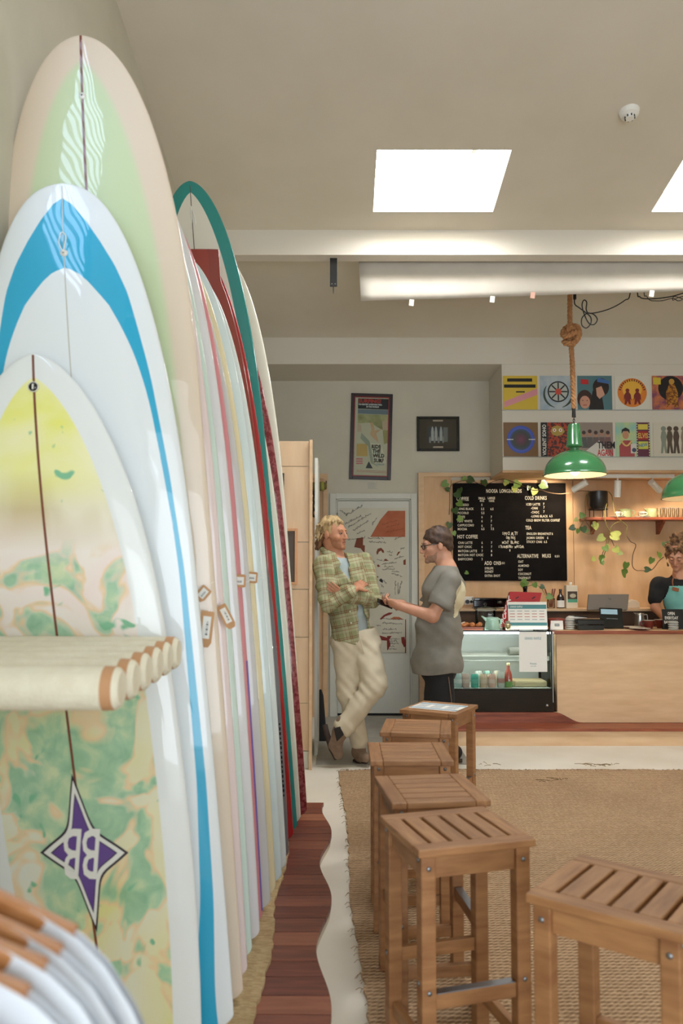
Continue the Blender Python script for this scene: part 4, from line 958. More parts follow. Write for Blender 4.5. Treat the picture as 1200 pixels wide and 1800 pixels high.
# red display box with LEISURE down its side
rb = thing('leisure_box', 'red tilted box with LEISURE lettering behind the raffle board', 'box', (at(905, 1105, CF+.17).x, CF+.20, cz_), rot=(R(-9), 0, 0))
def rbp(px, py): q = at(px, py, CF+.20); return (q.x - at(905, 1105, CF+.17).x, q.z - cz_)
MB().prism([rbp(*p) for p in ((877, 1102), (897, 1040), (953, 1042), (938, 1102))], -.03, .03).build('box', mat('box_red', (178, 30, 34), .45), rb, bevel=.002)
for k, ch in enumerate('LEISURE'):
    q = rbp(896 - k*2.75, 1052 - 0 + k*8.2); text(ch, .040, (q[0]-.014, -.0312, q[1]-.018), rb, 'paper_white', .8, 'LEFT', 'lettering', (PI/2, 0, 0), .0004, .002)
for px in (909, 938): q = rbp(px, 1051); MB().obox((q[0], -.032, q[1]), (.035, .004, .008), (0, R(-30), 0)).build('print', 'black_paint', rb)
# mint teapot, gold cup, cake dome, pastries, oval sign
mat('mint', (168, 208, 188), .35, coat=.5); mat('gold', (186, 172, 128), .3, metal=.7)
tp = thing('mint_jug', 'mint green jug with a spout on the display case', 'jug', (at(865, 1105, CF+.05).x, CF+.05, cz_))
MB().lathe([(0, 0), (.064, 0), (.066, .004), (.058, .07), (.052, .105), (.046, .105), (.05, .07), (.056, .01), (0, .008)], n=28).build('body', 'mint', tp, True)
MB().prism([(-.050, .06), (-.095, .115), (-.088, .118), (-.045, .098)], -.014, .014).build('spout', 'mint', tp, bevel=.005)
MB().tube(smooth_path([(.05, .03, .09), (.075, .045, .085), (.08, .048, .05), (.057, .035, .025)]), .006, 8).build('handle', 'mint', tp, True)
gc = thing('gold_cup', 'small gold tulip cup with sugar sticks on the case', 'cup', (at(892, 1107, CF+.04).x, CF+.04, cz_))
MB().lathe([(0, 0), (.018, 0), (.024, .02), (.028, .05), (.026, .05), (.021, .02), (0, .006)], n=18).build('cup', 'gold', gc, True)
for k in range(6): MB().obox((-.012+k*.005, .002*(k % 2), .052), (.006, .002, .045), (R(8), R(-12+k*5), 0)).build('sugar_stick', mat('stick_%d' % (k % 2), ((196, 190, 170), (150, 140, 110))[k % 2], .7), gc)
dm = thing('cake_dome', 'round glass jar with a knobbed lid behind the pastries', 'glass jar', (at(853, 1104, CF+.28).x, CF+.28, cz_))
MB().lathe([(0, 0), (.085, 0), (.088, .006), (.088, .155)], n=32).build('jar', 'glass', dm, True)
MB().lathe([(.1, .158), (.1, .166), (.085, .172), (.03, .185), (.008, .188), (.007, .197), (.016, .205), (.016, .217), (0, .222)], n=32).build('lid', 'glass', dm, True)
MB().tube([(.086*math.cos(a_), .086*math.sin(a_), .156) for a_ in np.linspace(0, 2*PI, 33)], .003, 6).build('rim', mat('glass_rim', (214, 222, 220), .1, trans=.5), dm, True)
os_ = thing('cake_sign', 'small black oval sign reading Raw Cakes above the mint jug', 'sign', (at(861, 1092, CF+.12).x, CF+.12, cz_))
MB().lathe([(0, -.003), (.028, -.003), (.028, .003), (0, .003)], (0, 0, .115), 24, 'y').build('disc', 'black_paint', os_, 40)
MB().box(-.004, .004, -.002, .002, 0, .09).build('stem', 'black_paint', os_)
text('Raw', .014, (0, -.0036, .118), os_, 'paper_white', .8, 'CENTER'); text('Cakes', .012, (0, -.0036, .100), os_, 'paper_white', .8, 'CENTER')
mat('croissant', (186, 104, 52), .5, col2=(222, 156, 92), nscale=18, stretch=(1, 1, 1), bump=.5, bscale=60, coat=.15)
mat('icing', (226, 206, 184), .5)
ptray = thing('pastry_tray', 'dark wooden tray under the croissants on the case', 'tray', (at(818, 1105, CF+.14).x, CF+.14, cz_))
MB().box(-.17, .14, -.10, .12, 0, .012).build('board', 'red_timber', ptray, bevel=.003)
MB().box(-.17, .14, -.10, -.092, .012, .022).box(-.17, .14, .112, .12, .012, .022).box(-.17, -.162, -.092, .112, .012, .022).build('rim', 'red_timber', ptray)
def croissant(lab, px, d, z, rz, ic=False):
    x = at(px, 1090, d).x; r = thing('croissant', lab, 'pastry', (x, d, z), R(rz), group='pastries on the tray'); r.scale = (.74, .74, .74)
    s = SDF((-.10, -.06, -.005), (.10, .06, .07), .0035)
    for k in range(9):
        u = (k-4)/4; a_ = u*1.05; c = (math.sin(a_)*.075, .045*(1-math.cos(a_))*1.6-.02, .030-.008*abs(u)); rr_ = .030*(1-.55*u*u)
        tx_ = (math.cos(a_), math.sin(a_)*.9, 0); s.ell(c, (.0125, rr_, rr_*.95), np.array([[tx_[0], -tx_[1], 0], [tx_[1], tx_[0], 0], [0, 0, 1]]), .003)
    me, P = s.mesh('crust'); link('crust', me, 'croissant', r, True)
    if ic: MB().tube(smooth_path([(-.06, 0, .045), (-.02, -.025, .058), (.02, -.02, .058), (.06, 0, .045)]), .008, 8).build('icing', 'icing', r, True)
croissant('croissant with white icing at the left front of the tray', 812, CF+.09, cz_+.016, 60, True)
croissant('croissant leaning in the middle of the tray', 827, CF+.11, cz_+.016, 100)
croissant('croissant at the back right of the tray beside the jar', 840, CF+.15, cz_+.016, 80)
croissant('croissant at the back left of the tray beside the man', 815, CF+.21, cz_+.016, 10)
# ================================================================== menu board
mat('menu_black', (20, 17, 16), .8, col2=(26, 22, 20), nscale=12, spec=.15); mat('menu_letter', (236, 228, 206), .6)
MF = PF - 0.022
def M2(x, y): return at(780 + x/5.0, 830 + y/5.0, MF)
a, b = M2(84, 955), M2(1070, 96)
mn = thing('menu_board', 'large black cafe menu board with white letters on the ply wall', 'menu board', ((a.x+b.x)/2, MF, a.z))
mo = mn.location.copy()
MB().box(a.x-mo.x, b.x-mo.x, 0.004, 0.02, 0, b.z-a.z).build('board', 'menu_black', mn)
fl = MB(); gz_ = 0.006
for k in range(int((b.z-a.z)/0.0125)): fl.box(a.x-mo.x+.004, b.x-mo.x-.004, 0.0015, 0.004, k*0.0125+.002, k*0.0125+.0095)
fl.build('felt_ribs', 'menu_black', mn)
def line(s, x, y, cap=20, xs=.72, bold=.0006, sp=1.12):
    q = M2(x, y) - mo; text(s, cap/5.0/178*1.0, (q.x, 0.0006, q.z), mn, 'menu_letter', xs, 'LEFT', 'lettering', (PI/2, 0, 0), .0004, bold, sp)
line('NOOSA', 370, 180, 31, .60, .001); line('LONGBOARDS', 488, 180, 31, .60, .001)
line('COFFEE', 110, 250, 32, .62, .001); line('SMALL', 302, 238, 19); line('LARGE', 385, 236, 19); line('8OZ', 315, 260, 18); line('12OZ', 393, 260, 18)
for s_, y in (('ESPRESSO', 297), ('LONG BLACK', 332), ('PICCOLO', 368), ('LATTE', 404), ('FLAT WHITE', 440), ('CAPPUCCINO', 476), ('MOCHA', 510)): line(s_, 120, y)
for s_, x, y in (('5', 328, 297), ('5.5', 326, 333), ('6.5', 408, 333), ('5.5', 328, 368), ('6', 329, 404), ('7', 411, 404), ('6', 329, 440), ('7', 411, 440), ('6', 329, 480), ('7', 411, 480), ('6.5', 328, 508), ('7.5', 412, 508)): line(s_, x, y)
line('HOT COFFEE', 117, 582, 31, .62, .001)
for s_, y, p, q in (('CHAI LATTE', 630, '6', '7'), ('HOT CHOC', 666, '6', '7'), ('MATCHA LATTE', 703, '7', '8'), ('MATCHA HOT CHOC', 738, '7', '8'), ('BABYCCINO', 774, '3', '')):
    line(s_, 124, y); line(p, 330, y); q and line(q, 413, y)
line('ADD', 356, 815, 32, .62, .001); line('ONS', 436, 815, 32, .62, .001); line('0.5/1', 494, 808, 18)
for s_, y in (('SYRUPS', 855), ('HONEY', 884), ('EXTRA SHOT', 920)): line(s_, 358, y)
for i, ch in enumerate('SPECIALTY'): line(ch, 513+i*15, 552+(i*7 % 9)-4, 22+(i*5 % 9))
for i, ch in enumerate('DRINKS'): line(ch, 546+i*14, 588+(i*7 % 9)-4, 20+(i*5 % 10))
for i, ch in enumerate('MONT BLANC'): line(ch, 510+i*15, 632+(i*7 % 7)-3, 20+(i*5 % 9))
for i, ch in enumerate('STRAWBERRY MATCHA'): line(ch, 480+i*12.8, 667+(i*7 % 6)-3, 18+(i*5 % 9))
line('8', 574, 697)
line('COLD DRINKS', 711, 242, 31, .60, .001)
for s_, x, y in (('ICED LATTE', 722, 292), ('7', 871, 290), ('-CHAI', 764, 326), ('7', 873, 320), ('-CHOC', 764, 362), ('7', 873, 356), ('-LONG BLACK', 764, 397), ('6.5', 926, 395), ('COLD BREW FILTER COFFEE', 722, 433), ('7', 1008, 431)): line(s_, x, y)
line('TEA', 715, 503, 31, .62, .001)
for s_, y, p, x in (('ENGLISH BREAKFAST', 551, '6', 947), ('JASMIN GREEN', 587, '6', 906), ('STICKY CHAI', 622, '6.5', 878)): line(s_, 726, y); line(p, x, y)
line('ALTERNATIVE', 644, 752, 31, .60, .001); line('MILKS', 862, 750, 31, .60, .001); line('0.5/1', 974, 748, 18)
for s_, y in (('OAT', 796), ('ALMOND', 832), ('SOY', 868), ('COCONUT', 904), ('TIGERNUT', 940)): line(s_, 652, y)

# ================================================================== shelf, pot plant with trailing vines, crockery
SFY = 7.64; sz = at(1100, 909, SFY).z
sh = thing('wall_shelf', 'reddish timber shelf on brackets on the ply wall', 'shelf', (at(1030, 907, SFY).x, SFY, sz-.026))
MB().box(0, RIGHT-.05-sh.location.x, 0, PF-SFY, 0, .026).build('board', 'red_timber', sh, bevel=.003)
for px in (1046, 1163, 1290):
    x = at(px, 907, SFY+.1).x - sh.location.x
    MB().prism([(.03, 0), (PF-SFY, 0), (PF-SFY, -.13), (PF-SFY-.03, -.13)], x-.012, x+.012, 'x').build('bracket', 'red_timber', sh)
STZ = sz
mat('pot_black', (30, 26, 24), .35, coat=.2); mat('soil', (60, 44, 32), .95); mat('vine', (120, 110, 56), .6); mat('vine_brown', (96, 70, 46), .7)
mat('leaf_green', (96, 132, 56), .45, col2=(128, 158, 72), nscale=14, coat=.2); mat('leaf_lime', (166, 178, 88), .45, col2=(190, 196, 112), nscale=14, coat=.2); mat('leaf_dark', (52, 78, 36), .45, col2=(72, 98, 46), nscale=14, coat=.2)
pp = thing('trailing_plant', 'trailing vine plant in a black pot on a wire stand on the shelf', 'plant', (at(1051, 905, SFY+.11).x, SFY+.11, STZ))
po = pp.location.copy(); s_ = 1400/(SFY+.11)
ph = at(1051, 895, SFY+.11).z - STZ; pt_ = at(1051, 864, SFY+.11).z - STZ
MB().lathe([(0, ph), (.075, ph), (.094, ph+.03), (.094, pt_), (.088, pt_), (.086, pt_-.02), (0, pt_-.02)], n=28).build('pot', 'pot_black', pp, 40)
MB().lathe([(0, pt_-.019), (.086, pt_-.019)], n=20).build('soil', 'soil', pp)
for k in range(4):
    a_ = PI/4+k*PI/2; MB().tube([(.09*math.cos(a_), .09*math.sin(a_), 0), (.09*math.cos(a_), .09*math.sin(a_), ph+.05)], .004, 6).build('stand_leg', 'black_metal', pp)
MB().tube([(.09*math.cos(a_), .09*math.sin(a_), ph-.004) for a_ in np.linspace(0, 2*PI, 25)], .004, 6).build('stand_ring', 'black_metal', pp, True)
VD = SFY - 0.03
def VP(px, py, d=VD): return at(px, py, d) - po
def vine(pts, r=.004, m='vine'):
    MB().tube(smooth_path([VP(*p) for p in pts], 6), r, 6).build('stem', m, pp, True)
def leaf_mesh():
    # heart-shaped leaf folded along its midrib, tip along -z
    out = [(0, 0.0), (.30, .16), (.50, .05), (.52, -.22), (.36, -.60), (.0, -1.0)]
    vs = []; fs = []
    top = [(x, .10*x, z) for x, z in out]
    vs = [(0, 0.03*math.sin(3*t), -t) for t in (0, .25, .5, .75, 1.0)]
    R_ = [(.34, .14), (.52, -.16), (.44, -.50), (.22, -.80)]
    for sg in (1, -1):
        for x, z in R_: vs.append((sg*x, -.16*x+.02, z))
    for o_, sg in ((5, 1), (9, -1)):
        f_ = [(0, 1, o_), (o_, 1, o_+1), (1, 2, o_+1), (o_+1, 2, o_+2), (2, 3, o_+2), (o_+2, 3, o_+3), (3, 4, o_+3)]
        fs += f_ if sg > 0 else [t[::-1] for t in f_]
    me = bpy.data.meshes.new('leaf'); me.from_pydata(vs, [], fs); me.update()
    me.polygons.foreach_set('use_smooth', [True]*len(fs)); return me
LEAF = {}
for k in ('leaf_green', 'leaf_lime', 'leaf_dark'): LEAF[k] = leaf_mesh(); LEAF[k].materials.append(MATS[k])
lr = random.Random(11)
def leaf(px, py, size, ang, kind='leaf_green', d=None, tilt=None, par=None, org=None):
    """ang: direction of the tip seen from the room, 0 = down"""
    d = d or VD - .02; q = at(px, py, d) - (org if org is not None else po); o = bpy.data.objects.new('leaf', LEAF[kind]); COL.objects.link(o); o.parent = par or pp
    s = size/1400.0*d; q.z += s*.45*math.cos(R(ang)); q.x += s*.45*math.sin(R(-ang))
    o.location = q; o.rotation_euler = (R(tilt if tilt is not None else lr.uniform(-25, 15)), R(ang), R(lr.uniform(-30, 30))); o.scale = (s, s, s)
# vine along the top of the menu board and down its left side
vine([(1046, 864), (1020, 863), (1003, 866), (985, 868), (965, 866), (950, 861), (938, 862), (925, 857), (905, 849), (885, 842), (868, 846), (850, 852), (830, 846), (815, 845), (800, 849), (791, 857), (790, 885), (789, 905)], .0035, 'vine_brown')
for px, py, sz_, an, kd in ((916, 852, 15, 40, 'leaf_green'), (944, 853, 16, -60, 'leaf_green'), (942, 865, 13, 20, 'leaf_lime'), (905, 861, 11, 10, 'leaf_lime'), (886, 846, 11, -30, 'leaf_green'), (889, 851, 8, 10, 'leaf_lime'),
    (848, 850, 13, -10, 'leaf_dark'), (816, 844, 14, -70, 'leaf_dark'), (822, 842, 9, 60, 'leaf_green'), (791, 851, 13, 60, 'leaf_green'), (806, 863, 11, -20, 'leaf_dark'), (797, 870, 14, -40, 'leaf_dark'), (800, 886, 13, -50, 'leaf_green'), (796, 899, 13, -20, 'leaf_dark'),
    (799, 912, 12, -70, 'leaf_green'), (791, 924, 12, 10, 'leaf_dark'), (795, 938, 9, -20, 'leaf_green'), (815, 1007, 7, -60, 'leaf_green'), (793, 860, 9, 100, 'leaf_dark'), (930, 858, 8, 10, 'leaf_dark')):
    leaf(px, py, sz_, an, kd, MF-.02)
# bunches hanging under the shelf
vine([(1036, 864), (1030, 872), (1028, 885), (1029, 903), (1027, 912), (1022, 922), (1017, 930)], .003); vine([(1027, 912), (1033, 922), (1041, 934)], .003, 'vine_brown'); vine([(1041, 934), (1034, 939), (1026, 936)], .003)
vine([(1069, 864), (1075, 872), (1077, 885), (1080, 901), (1087, 912), (1097, 920), (1102, 926), (1101, 933), (1102, 944)], .004); vine([(1066, 885), (1062, 905), (1066, 925), (1073, 938), (1068, 955), (1060, 980)], .004)
vine([(1090, 917), (1080, 920), (1073, 928), (1073, 937)], .0035); vine([(1102, 943), (1108, 952), (1117, 958), (1112, 975), (1111, 994), (1117, 1002), (1126, 1003), (1142, 1003), (1150, 997), (1157, 987), (1166, 979)], .004, 'vine_brown')
vine([(1073, 945), (1079, 960)], .003, 'vine_brown'); vine([(1066, 950), (1064, 960), (1058, 975), (1056, 990)], .003, 'vine_brown')
for px, py, sz_, an, kd in ((1027, 905, 11, 150, 'leaf_green'), (1018, 914, 8, 60, 'leaf_lime'), (1014, 928, 11, 70, 'leaf_dark'), (1022, 931, 12, -20, 'leaf_dark'), (1017, 934, 9, 10, 'leaf_green'), (1037, 923, 11, -60, 'leaf_lime'), (1045, 926, 12, -10, 'leaf_lime'), (1034, 933, 10, 40, 'leaf_green'), (1046, 922, 8, 20, 'leaf_dark'),
    (1066, 946, 14, 60, 'leaf_lime'), (1072, 945, 14, -40, 'leaf_lime'), (1095, 940, 17, 110, 'leaf_lime'), (1059, 965, 12, -30, 'leaf_green'), (1076, 967, 13, -40, 'leaf_lime'), (1081, 972, 10, -70, 'leaf_lime'), (1073, 961, 9, 60, 'leaf_lime'), (1065, 980, 13, 120, 'leaf_green'), (1049, 983, 10, 60, 'leaf_lime'), (1057, 984, 9, 10, 'leaf_green'), (1056, 990, 8, -20, 'leaf_green'),
    (1102, 995, 14, 10, 'leaf_green'), (1106, 1006, 16, 120, 'leaf_green'), (1128, 1001, 11, -90, 'leaf_dark'), (1148, 986, 12, 20, 'leaf_green'), (1159, 977, 13, 15, 'leaf_green'), (1168, 959, 13, -10, 'leaf_dark')):
    leaf(px, py, sz_, an, kd)
# crockery on the shelf
mat('celadon', (174, 186, 138), .3, coat=.5); mat('cup_white', (226, 222, 206), .35, coat=.3); mat('cup_print', (110, 104, 92), .5)
def mug(lab, px, r, h, m, d, hand=1, jug=False):
    t = thing('jug' if jug else 'mug', lab, 'jug' if jug else 'mug', (at(px, 905, d).x, d, STZ))
    MB().lathe([(0, 0), (r*.92, 0), (r, .01), (r*1.02, h*.6), (r*.94, h), (r*.88, h), (r*.94, h*.6), (r*.9, .012), (0, .01)], n=24).build('body', m, t, True)
    MB().tube(smooth_path([(hand*r*.95, 0, h*.85), (hand*r*1.55, 0, h*.8), (hand*r*1.6, 0, h*.45), (hand*r*1.0, 0, h*.2)]), r*.10, 8).build('handle', m, t, True)
    if jug: MB().prism([(-hand*r*.8, h*.75), (-hand*r*1.35, h*1.02), (-hand*r*.8, h*.99)], -.012, .012).build('spout', m, t, bevel=.004)
    return t
mug('sage green jug beside the black plant pot on shelf', 1099, .052, .088, 'celadon', SFY+.13, 1, True)
mug('sage green jug on the shelf left of the glasses', 1143, .052, .092, 'celadon', SFY+.13, 1, True)
def cup_saucer(lab1, lab2, px):
    d = SFY+.065; x = at(px, 905, d).x
    s = thing('saucer', lab2, 'saucer', (x, d, STZ), group='saucers on the shelf')
    MB().lathe([(0, 0), (.035, 0), (.072, .008), (.072, .011), (.035, .004), (0, .004)], n=24).build('dish', 'cup_white', s, True)
    t = thing('espresso_cup', lab1, 'cup', (x, d, STZ+.0115), group='espresso cups on the shelf')
    MB().lathe([(0, 0), (.020, 0), (.030, .02), (.033, .045), (.030, .045), (.027, .02), (0, .006)], n=22).build('cup', 'cup_white', t, True)
    MB().tube(smooth_path([(.031, 0, .038), (.047, 0, .036), (.047, 0, .018), (.029, 0, .012)]), .004, 7).build('handle', 'cup_white', t, True)
    for k in range(5): MB().obox((-.024+k*.011, -math.sqrt(max(.0325**2-(-.024+k*.011)**2, 0))-.0006, .025), (.006, .002, .018), (0, 0, R(-24+k*12)*1.6)).build('print', 'cup_print', t)
cup_saucer('small printed espresso cup beside the first sage jug', 'white saucer under the cup beside the first sage jug', 1085)
cup_saucer('small printed espresso cup between the two sage jugs', 'white saucer under the cup between the two sage jugs', 1128)
for k, (px, dd) in enumerate(((1160, .06), (1166, .15), (1173, .06), (1180, .15), (1187, .06), (1194, .15))):
    t = thing('drinking_glass', ('first clear glass right of the sage jug, front row', 'first clear glass of the back row on the shelf', 'second clear glass of the front row on the shelf', 'second clear glass of the back row on the shelf', 'clear glass third in the front row on the shelf', 'clear glass at the right end of the back row')[k], 'glass', (at(px, 905, SFY+dd).x, SFY+dd, STZ), group='drinking glasses on the shelf')
    MB().lathe([(0, .002), (.024, .002), (.027, .008), (.032, .06), (.030, .095)], n=28).build('bowl', 'glass_clear', t, True)
    MB().tube([(.0295*math.cos(a_), .0295*math.sin(a_), .095) for a_ in np.linspace(0, 2*PI, 21)], .0012, 5).build('rim', 'glass_rim', t, True)

# ================================================================== track lights (real spots in the heads)
TD = 7.42
tzr = BZ - .02
rl = thing('track_light', 'white track with four spot heads above the ply wall', 'track light', (at(1120, 829, TD).x, TD, tzr))
xl, xr_ = at(1052, 829, TD).x - rl.location.x, at(1184, 829, TD).x - rl.location.x
MB().box(xl-.3, xr_, -.017, .017, -.034, 0).build('track', 'white_plastic', rl, bevel=.002)
mat('spot_glow', (255, 244, 224), .5, emit=(255, 236, 206), estr=25)
LENS = []
for px, yaw, pit in ((1026, -60, 62), (1085, 0, 4), (1146, 60, 58), (1180, 78, 75)):
    x = at(px, 835, TD).x - rl.location.x
    MB().cyl((x, 0, -.034), (x, 0, -.072), .008, n=10).build('stem', 'white_plastic', rl, True)
    # direction of the beam: pitch is measured from straight down, yaw turns it sideways
    dv = Vector((math.sin(R(pit))*math.sin(R(yaw)), math.sin(R(pit))*math.cos(R(yaw))*.9+.12, -math.cos(R(pit)))).normalized()
    c0 = Vector((x, 0, -.085)); c1 = c0 + dv*.125
    hd = MB().tube([c0-dv*.03, c0-dv*.028, c1], [.02, .031, .031], 18).build('spot_head', 'white_plastic', rl, 40)
    MB().tube([c1-dv*.012, c1+dv*.0005], .027, 16).build('lens', 'spot_glow', hd, 40); LENS.append(c1+dv*.012+rl.location)
def spot(x, y, z, tx, ty, tz, e, size=70, blend=.6):
    l = bpy.data.lights.new('track_spot_light', 'SPOT'); l.energy = e*.62; l.color = (1.0, .80, .56); l.spot_size = R(size); l.spot_blend = blend; l.shadow_soft_size = .02
    o = bpy.data.objects.new('track_spot_light', l); COL.objects.link(o); o.location = (x, y, z)
    o.rotation_euler = (Vector((tx, ty, tz)) - Vector((x, y, z))).to_track_quat('-Z', 'Y').to_euler()
for q, (tpx, tpy, e) in zip(LENS, ((950, 900, 20), (1080, 1000, 13), (1150, 1000, 13), (1230, 980, 14))):
    t = at(tpx, tpy, PF); spot(q.x, q.y, q.z, t.x, t.y, t.z, e, 110)


# ================================================================== record sleeves on the bulkhead
def flat(par, pts, m, y=-.004, name='print'):
    return MB().prism(pts, y-.0006, y).build(name, m, par)
def disc(par, cx, cz, r, m, y, n=24, name='print', rx=None):
    return MB().prism([(cx+(rx or r)*math.cos(2*PI*k/n), cz+r*math.sin(2*PI*k/n)) for k in range(n)], y-.0006, y).build(name, m, par)
def C(*c): return mat('print_%d_%d_%d' % c, c, .4)
sp_ = at(949, 690, BULK).x - at(883, 690, BULK).x; sw_ = .317
R1, R2 = at(900, 720, BULK).z, at(900, 802.5, BULK).z
def sleeve(col, row, lab, base):
    t = thing('record_sleeve', lab, 'record sleeve', (at(884+col*65.6, 690, BULK).x, BULK+.008, R1 if row == 0 else R2), rot=(R(-.4), 0, R(0)), group='record sleeves on the bulkhead')
    MB().box(0, sw_, -.003, .003, 0, sw_).build('sleeve', base, t)
    MB().box(-.012, sw_+.012, -.012, .003, -.006, -.001).build('ledge', 'glass_rim', t)
    return t
S = sw_
t = sleeve(0, 0, 'yellow record sleeve with a slanting pink band, top row', C(218, 186, 60))
flat(t, [(.01, .02), (S, .14), (S, .20), (.01, .075)], C(222, 150, 158))
for z, w0, w1 in ((.262, .04, .27), (.205, .01, .30), (.16, .12, .20)): flat(t, [(w0, z), (w1, z), (w1, z+(.03 if z > .2 else .012)), (w0, z+(.03 if z > .2 else .012))], 'black_paint')
t = sleeve(1, 0, 'blue grey record sleeve with a black spoked wheel', mat('rs_blue', (150, 172, 190), .4, col2=(190, 200, 204), nscale=9))
cx, cz = S*.52, S*.53
disc(t, cx, cz, .098, 'black_paint', -.0036); disc(t, cx, cz, .086, C(186, 190, 184), -.0042)
for k in range(4):
    a_ = k*PI/4; flat(t, [(cx+.084*math.cos(a_)-.006*math.sin(a_), cz+.084*math.sin(a_)+.006*math.cos(a_)), (cx-.084*math.cos(a_)-.006*math.sin(a_), cz-.084*math.sin(a_)+.006*math.cos(a_)), (cx-.084*math.cos(a_)+.006*math.sin(a_), cz-.084*math.sin(a_)-.006*math.cos(a_)), (cx+.084*math.cos(a_)+.006*math.sin(a_), cz+.084*math.sin(a_)-.006*math.cos(a_))], 'black_paint', -.0048)
disc(t, cx, cz, .03, C(206, 80, 62), -.0054)
for sg in (-1, 1): MB().tube([(cx+sg*.13*math.cos(a_), -.005, cz-.02+.13*math.sin(a_)) for a_ in np.linspace(-1.3, .6, 14)], [.002+.009*math.sin(PI*j/13) for j in range(14)], 5).build('print', C(70, 84, 70), t)
t = sleeve(2, 0, 'record sleeve with two dark haired faces, behind the lamp rope', C(84, 124, 130))
flat(t, [(.10, 0), (.24, 0), (.22, .16), (.14, .18)], C(30, 22, 20)); disc(t, .065, .10, .085, C(58, 34, 24), -.0038, rx=.07, n=20); disc(t, .065, .07, .06, C(206, 150, 124), -.0045, rx=.048, n=18)
disc(t, .215, .21, .085, C(44, 28, 22), -.0040, rx=.075, n=20); flat(t, [(.17, .20), (.22, .22), (.25, .14), (.20, .10), (.175, .13)], C(212, 160, 136), -.0048); flat(t, [(.03, .24), (.10, .235), (.10, .28), (.03, .285)], C(196, 40, 44), -.0046); flat(t, [(.18, .26), (.29, .24), (.29, .27), (.185, .30)], C(70, 110, 170), -.0046)
for sx in (.045, .085): disc(t, sx, .085, .005, C(60, 36, 28), -.0052, 8)
flat(t, [(.045, .038), (.085, .038), (.08, .048), (.05, .048)], C(176, 96, 88), -.0052)
t = sleeve(3, 0, 'white record sleeve with an orange disc and two figures', C(222, 218, 204))
disc(t, S*.5, S*.5, .135, C(222, 130, 44), -.0038, 32); disc(t, S*.5, S*.6, .09, C(232, 178, 64), -.0044, 28)
for fx, s in ((.115, 1), (.205, -1)):
    flat(t, [(fx-.030, .045), (fx-.012, .05), (fx, .08), (fx+.012, .05), (fx+.03, .048), (fx+.022, .10), (fx+.035, .085), (fx+.03, .14), (fx+.012, .165), (fx-.012, .165), (fx-.032, .135), (fx-.035, .085), (fx-.022, .11)], C(126, 40, 36), -.005); disc(t, fx, .18, .018, C(126, 40, 36), -.005, 12)
for k in range(15): a_ = PI*(.08+.84*k/14); MB().obox((S*.5+.116*math.cos(a_), -.0052, S*.5+.116*math.sin(a_)), (.010, .001, .020), (0, PI/2-a_, 0)).build('print', C(110, 40, 30), t)
t = sleeve(4, 0, 'purple and orange record sleeve with a golden figure, top row right', mat('rs_purple', (124, 64, 96), .4, col2=(206, 120, 70), nscale=11, contrast=(.4, .6)))
disc(t, .17, .2, .115, C(22, 18, 20), -.0038, 24); flat(t, [(.13, .02), (.17, .06), (.21, .015), (.24, .03), (.235, .16), (.205, .24), (.16, .245), (.125, .16)], mat('rs_gold', (190, 130, 40), .4, col2=(120, 62, 20), nscale=60, contrast=(.45, .55)), -.0046); disc(t, .18, .262, .026, C(200, 150, 60), -.005, 12); flat(t, [(.01, .235), (.08, .235), (.08, .30), (.01, .30)], C(214, 190, 60), -.0046)
t = sleeve(0, 1, 'brown record sleeve with concentric blue rings', C(126, 92, 52))
for r, c in ((.128, (62, 84, 178)), (.112, (74, 92, 190)), (.10, (62, 76, 120)), (.088, (58, 70, 72)), (.072, (66, 62, 62)), (.055, (82, 56, 66)), (.038, (98, 52, 70)), (.02, (110, 56, 76))): disc(t, S*.5, S*.5, r, C(*c), -.0036-(.13-r)*.012, 32)
for sx in (.03, .23): flat(t, [(sx, S*.49), (sx+.06, S*.49), (sx+.06, S*.51), (sx, S*.51)], 'paper_white', -.006)
t = sleeve(1, 1, 'record sleeve with VIOLENT SOHO down a black spine', mat('rs_fire', (178, 60, 24), .4, col2=(70, 26, 16), nscale=42, detail=2, contrast=(.46, .54)))
flat(t, [(0, 0), (.058, 0), (.058, S), (0, S)], 'black_paint', -.0036); text('VIOLENT SOHO', .032, (.046, -.0046, .012), t, 'paper_white', .86, 'LEFT', 'lettering', (PI/2, -PI/2, 0), .0003, .001)
flat(t, [(.11, .20), (.15, .19), (.19, .20), (.22, .23), (.20, .27), (.15, .29), (.10, .27), (.09, .23)], C(178, 148, 64), -.0042)
for sx in (.125, .18): disc(t, sx, .245, .016, 'paper_white', -.0048, 12); disc(t, sx, .245, .007, C(160, 40, 30), -.0054, 10)
t = sleeve(2, 1, 'greyish group photo record sleeve with THEM lettering, behind the lamp', C(150, 134, 122))
for k in range(5): disc(t, .05+k*.055, .20+.012*(k % 2), .022, C(176, 130, 108), -.004, 12); disc(t, .05+k*.055, .222+.012*(k % 2), .018, C(70, 50, 42), -.0045, 12); flat(t, [(.02+k*.055, .08), (.08+k*.055, .08), (.075+k*.055, .18), (.025+k*.055, .18)], C(84+k*9, 86, 84), -.0036)
flat(t, [(0, .0), (.29, .0), (.19, .15)], C(214, 208, 198), -.005); text('THEM', .062, (.172, -.0058, .075), t, 'black_paint', .70, 'LEFT', 'lettering', (PI/2, 0, 0), .0003, .002); text('AGAIN', .058, (.172, -.0058, .008), t, mat('print_red', (190, 40, 44), .4), .56, 'LEFT', 'lettering', (PI/2, 0, 0), .0003, .002)
t = sleeve(3, 1, 'colourful record sleeve with ELVIS on a film strip', mat('rs_teal', (140, 196, 190), .4, col2=(206, 210, 120), nscale=6))
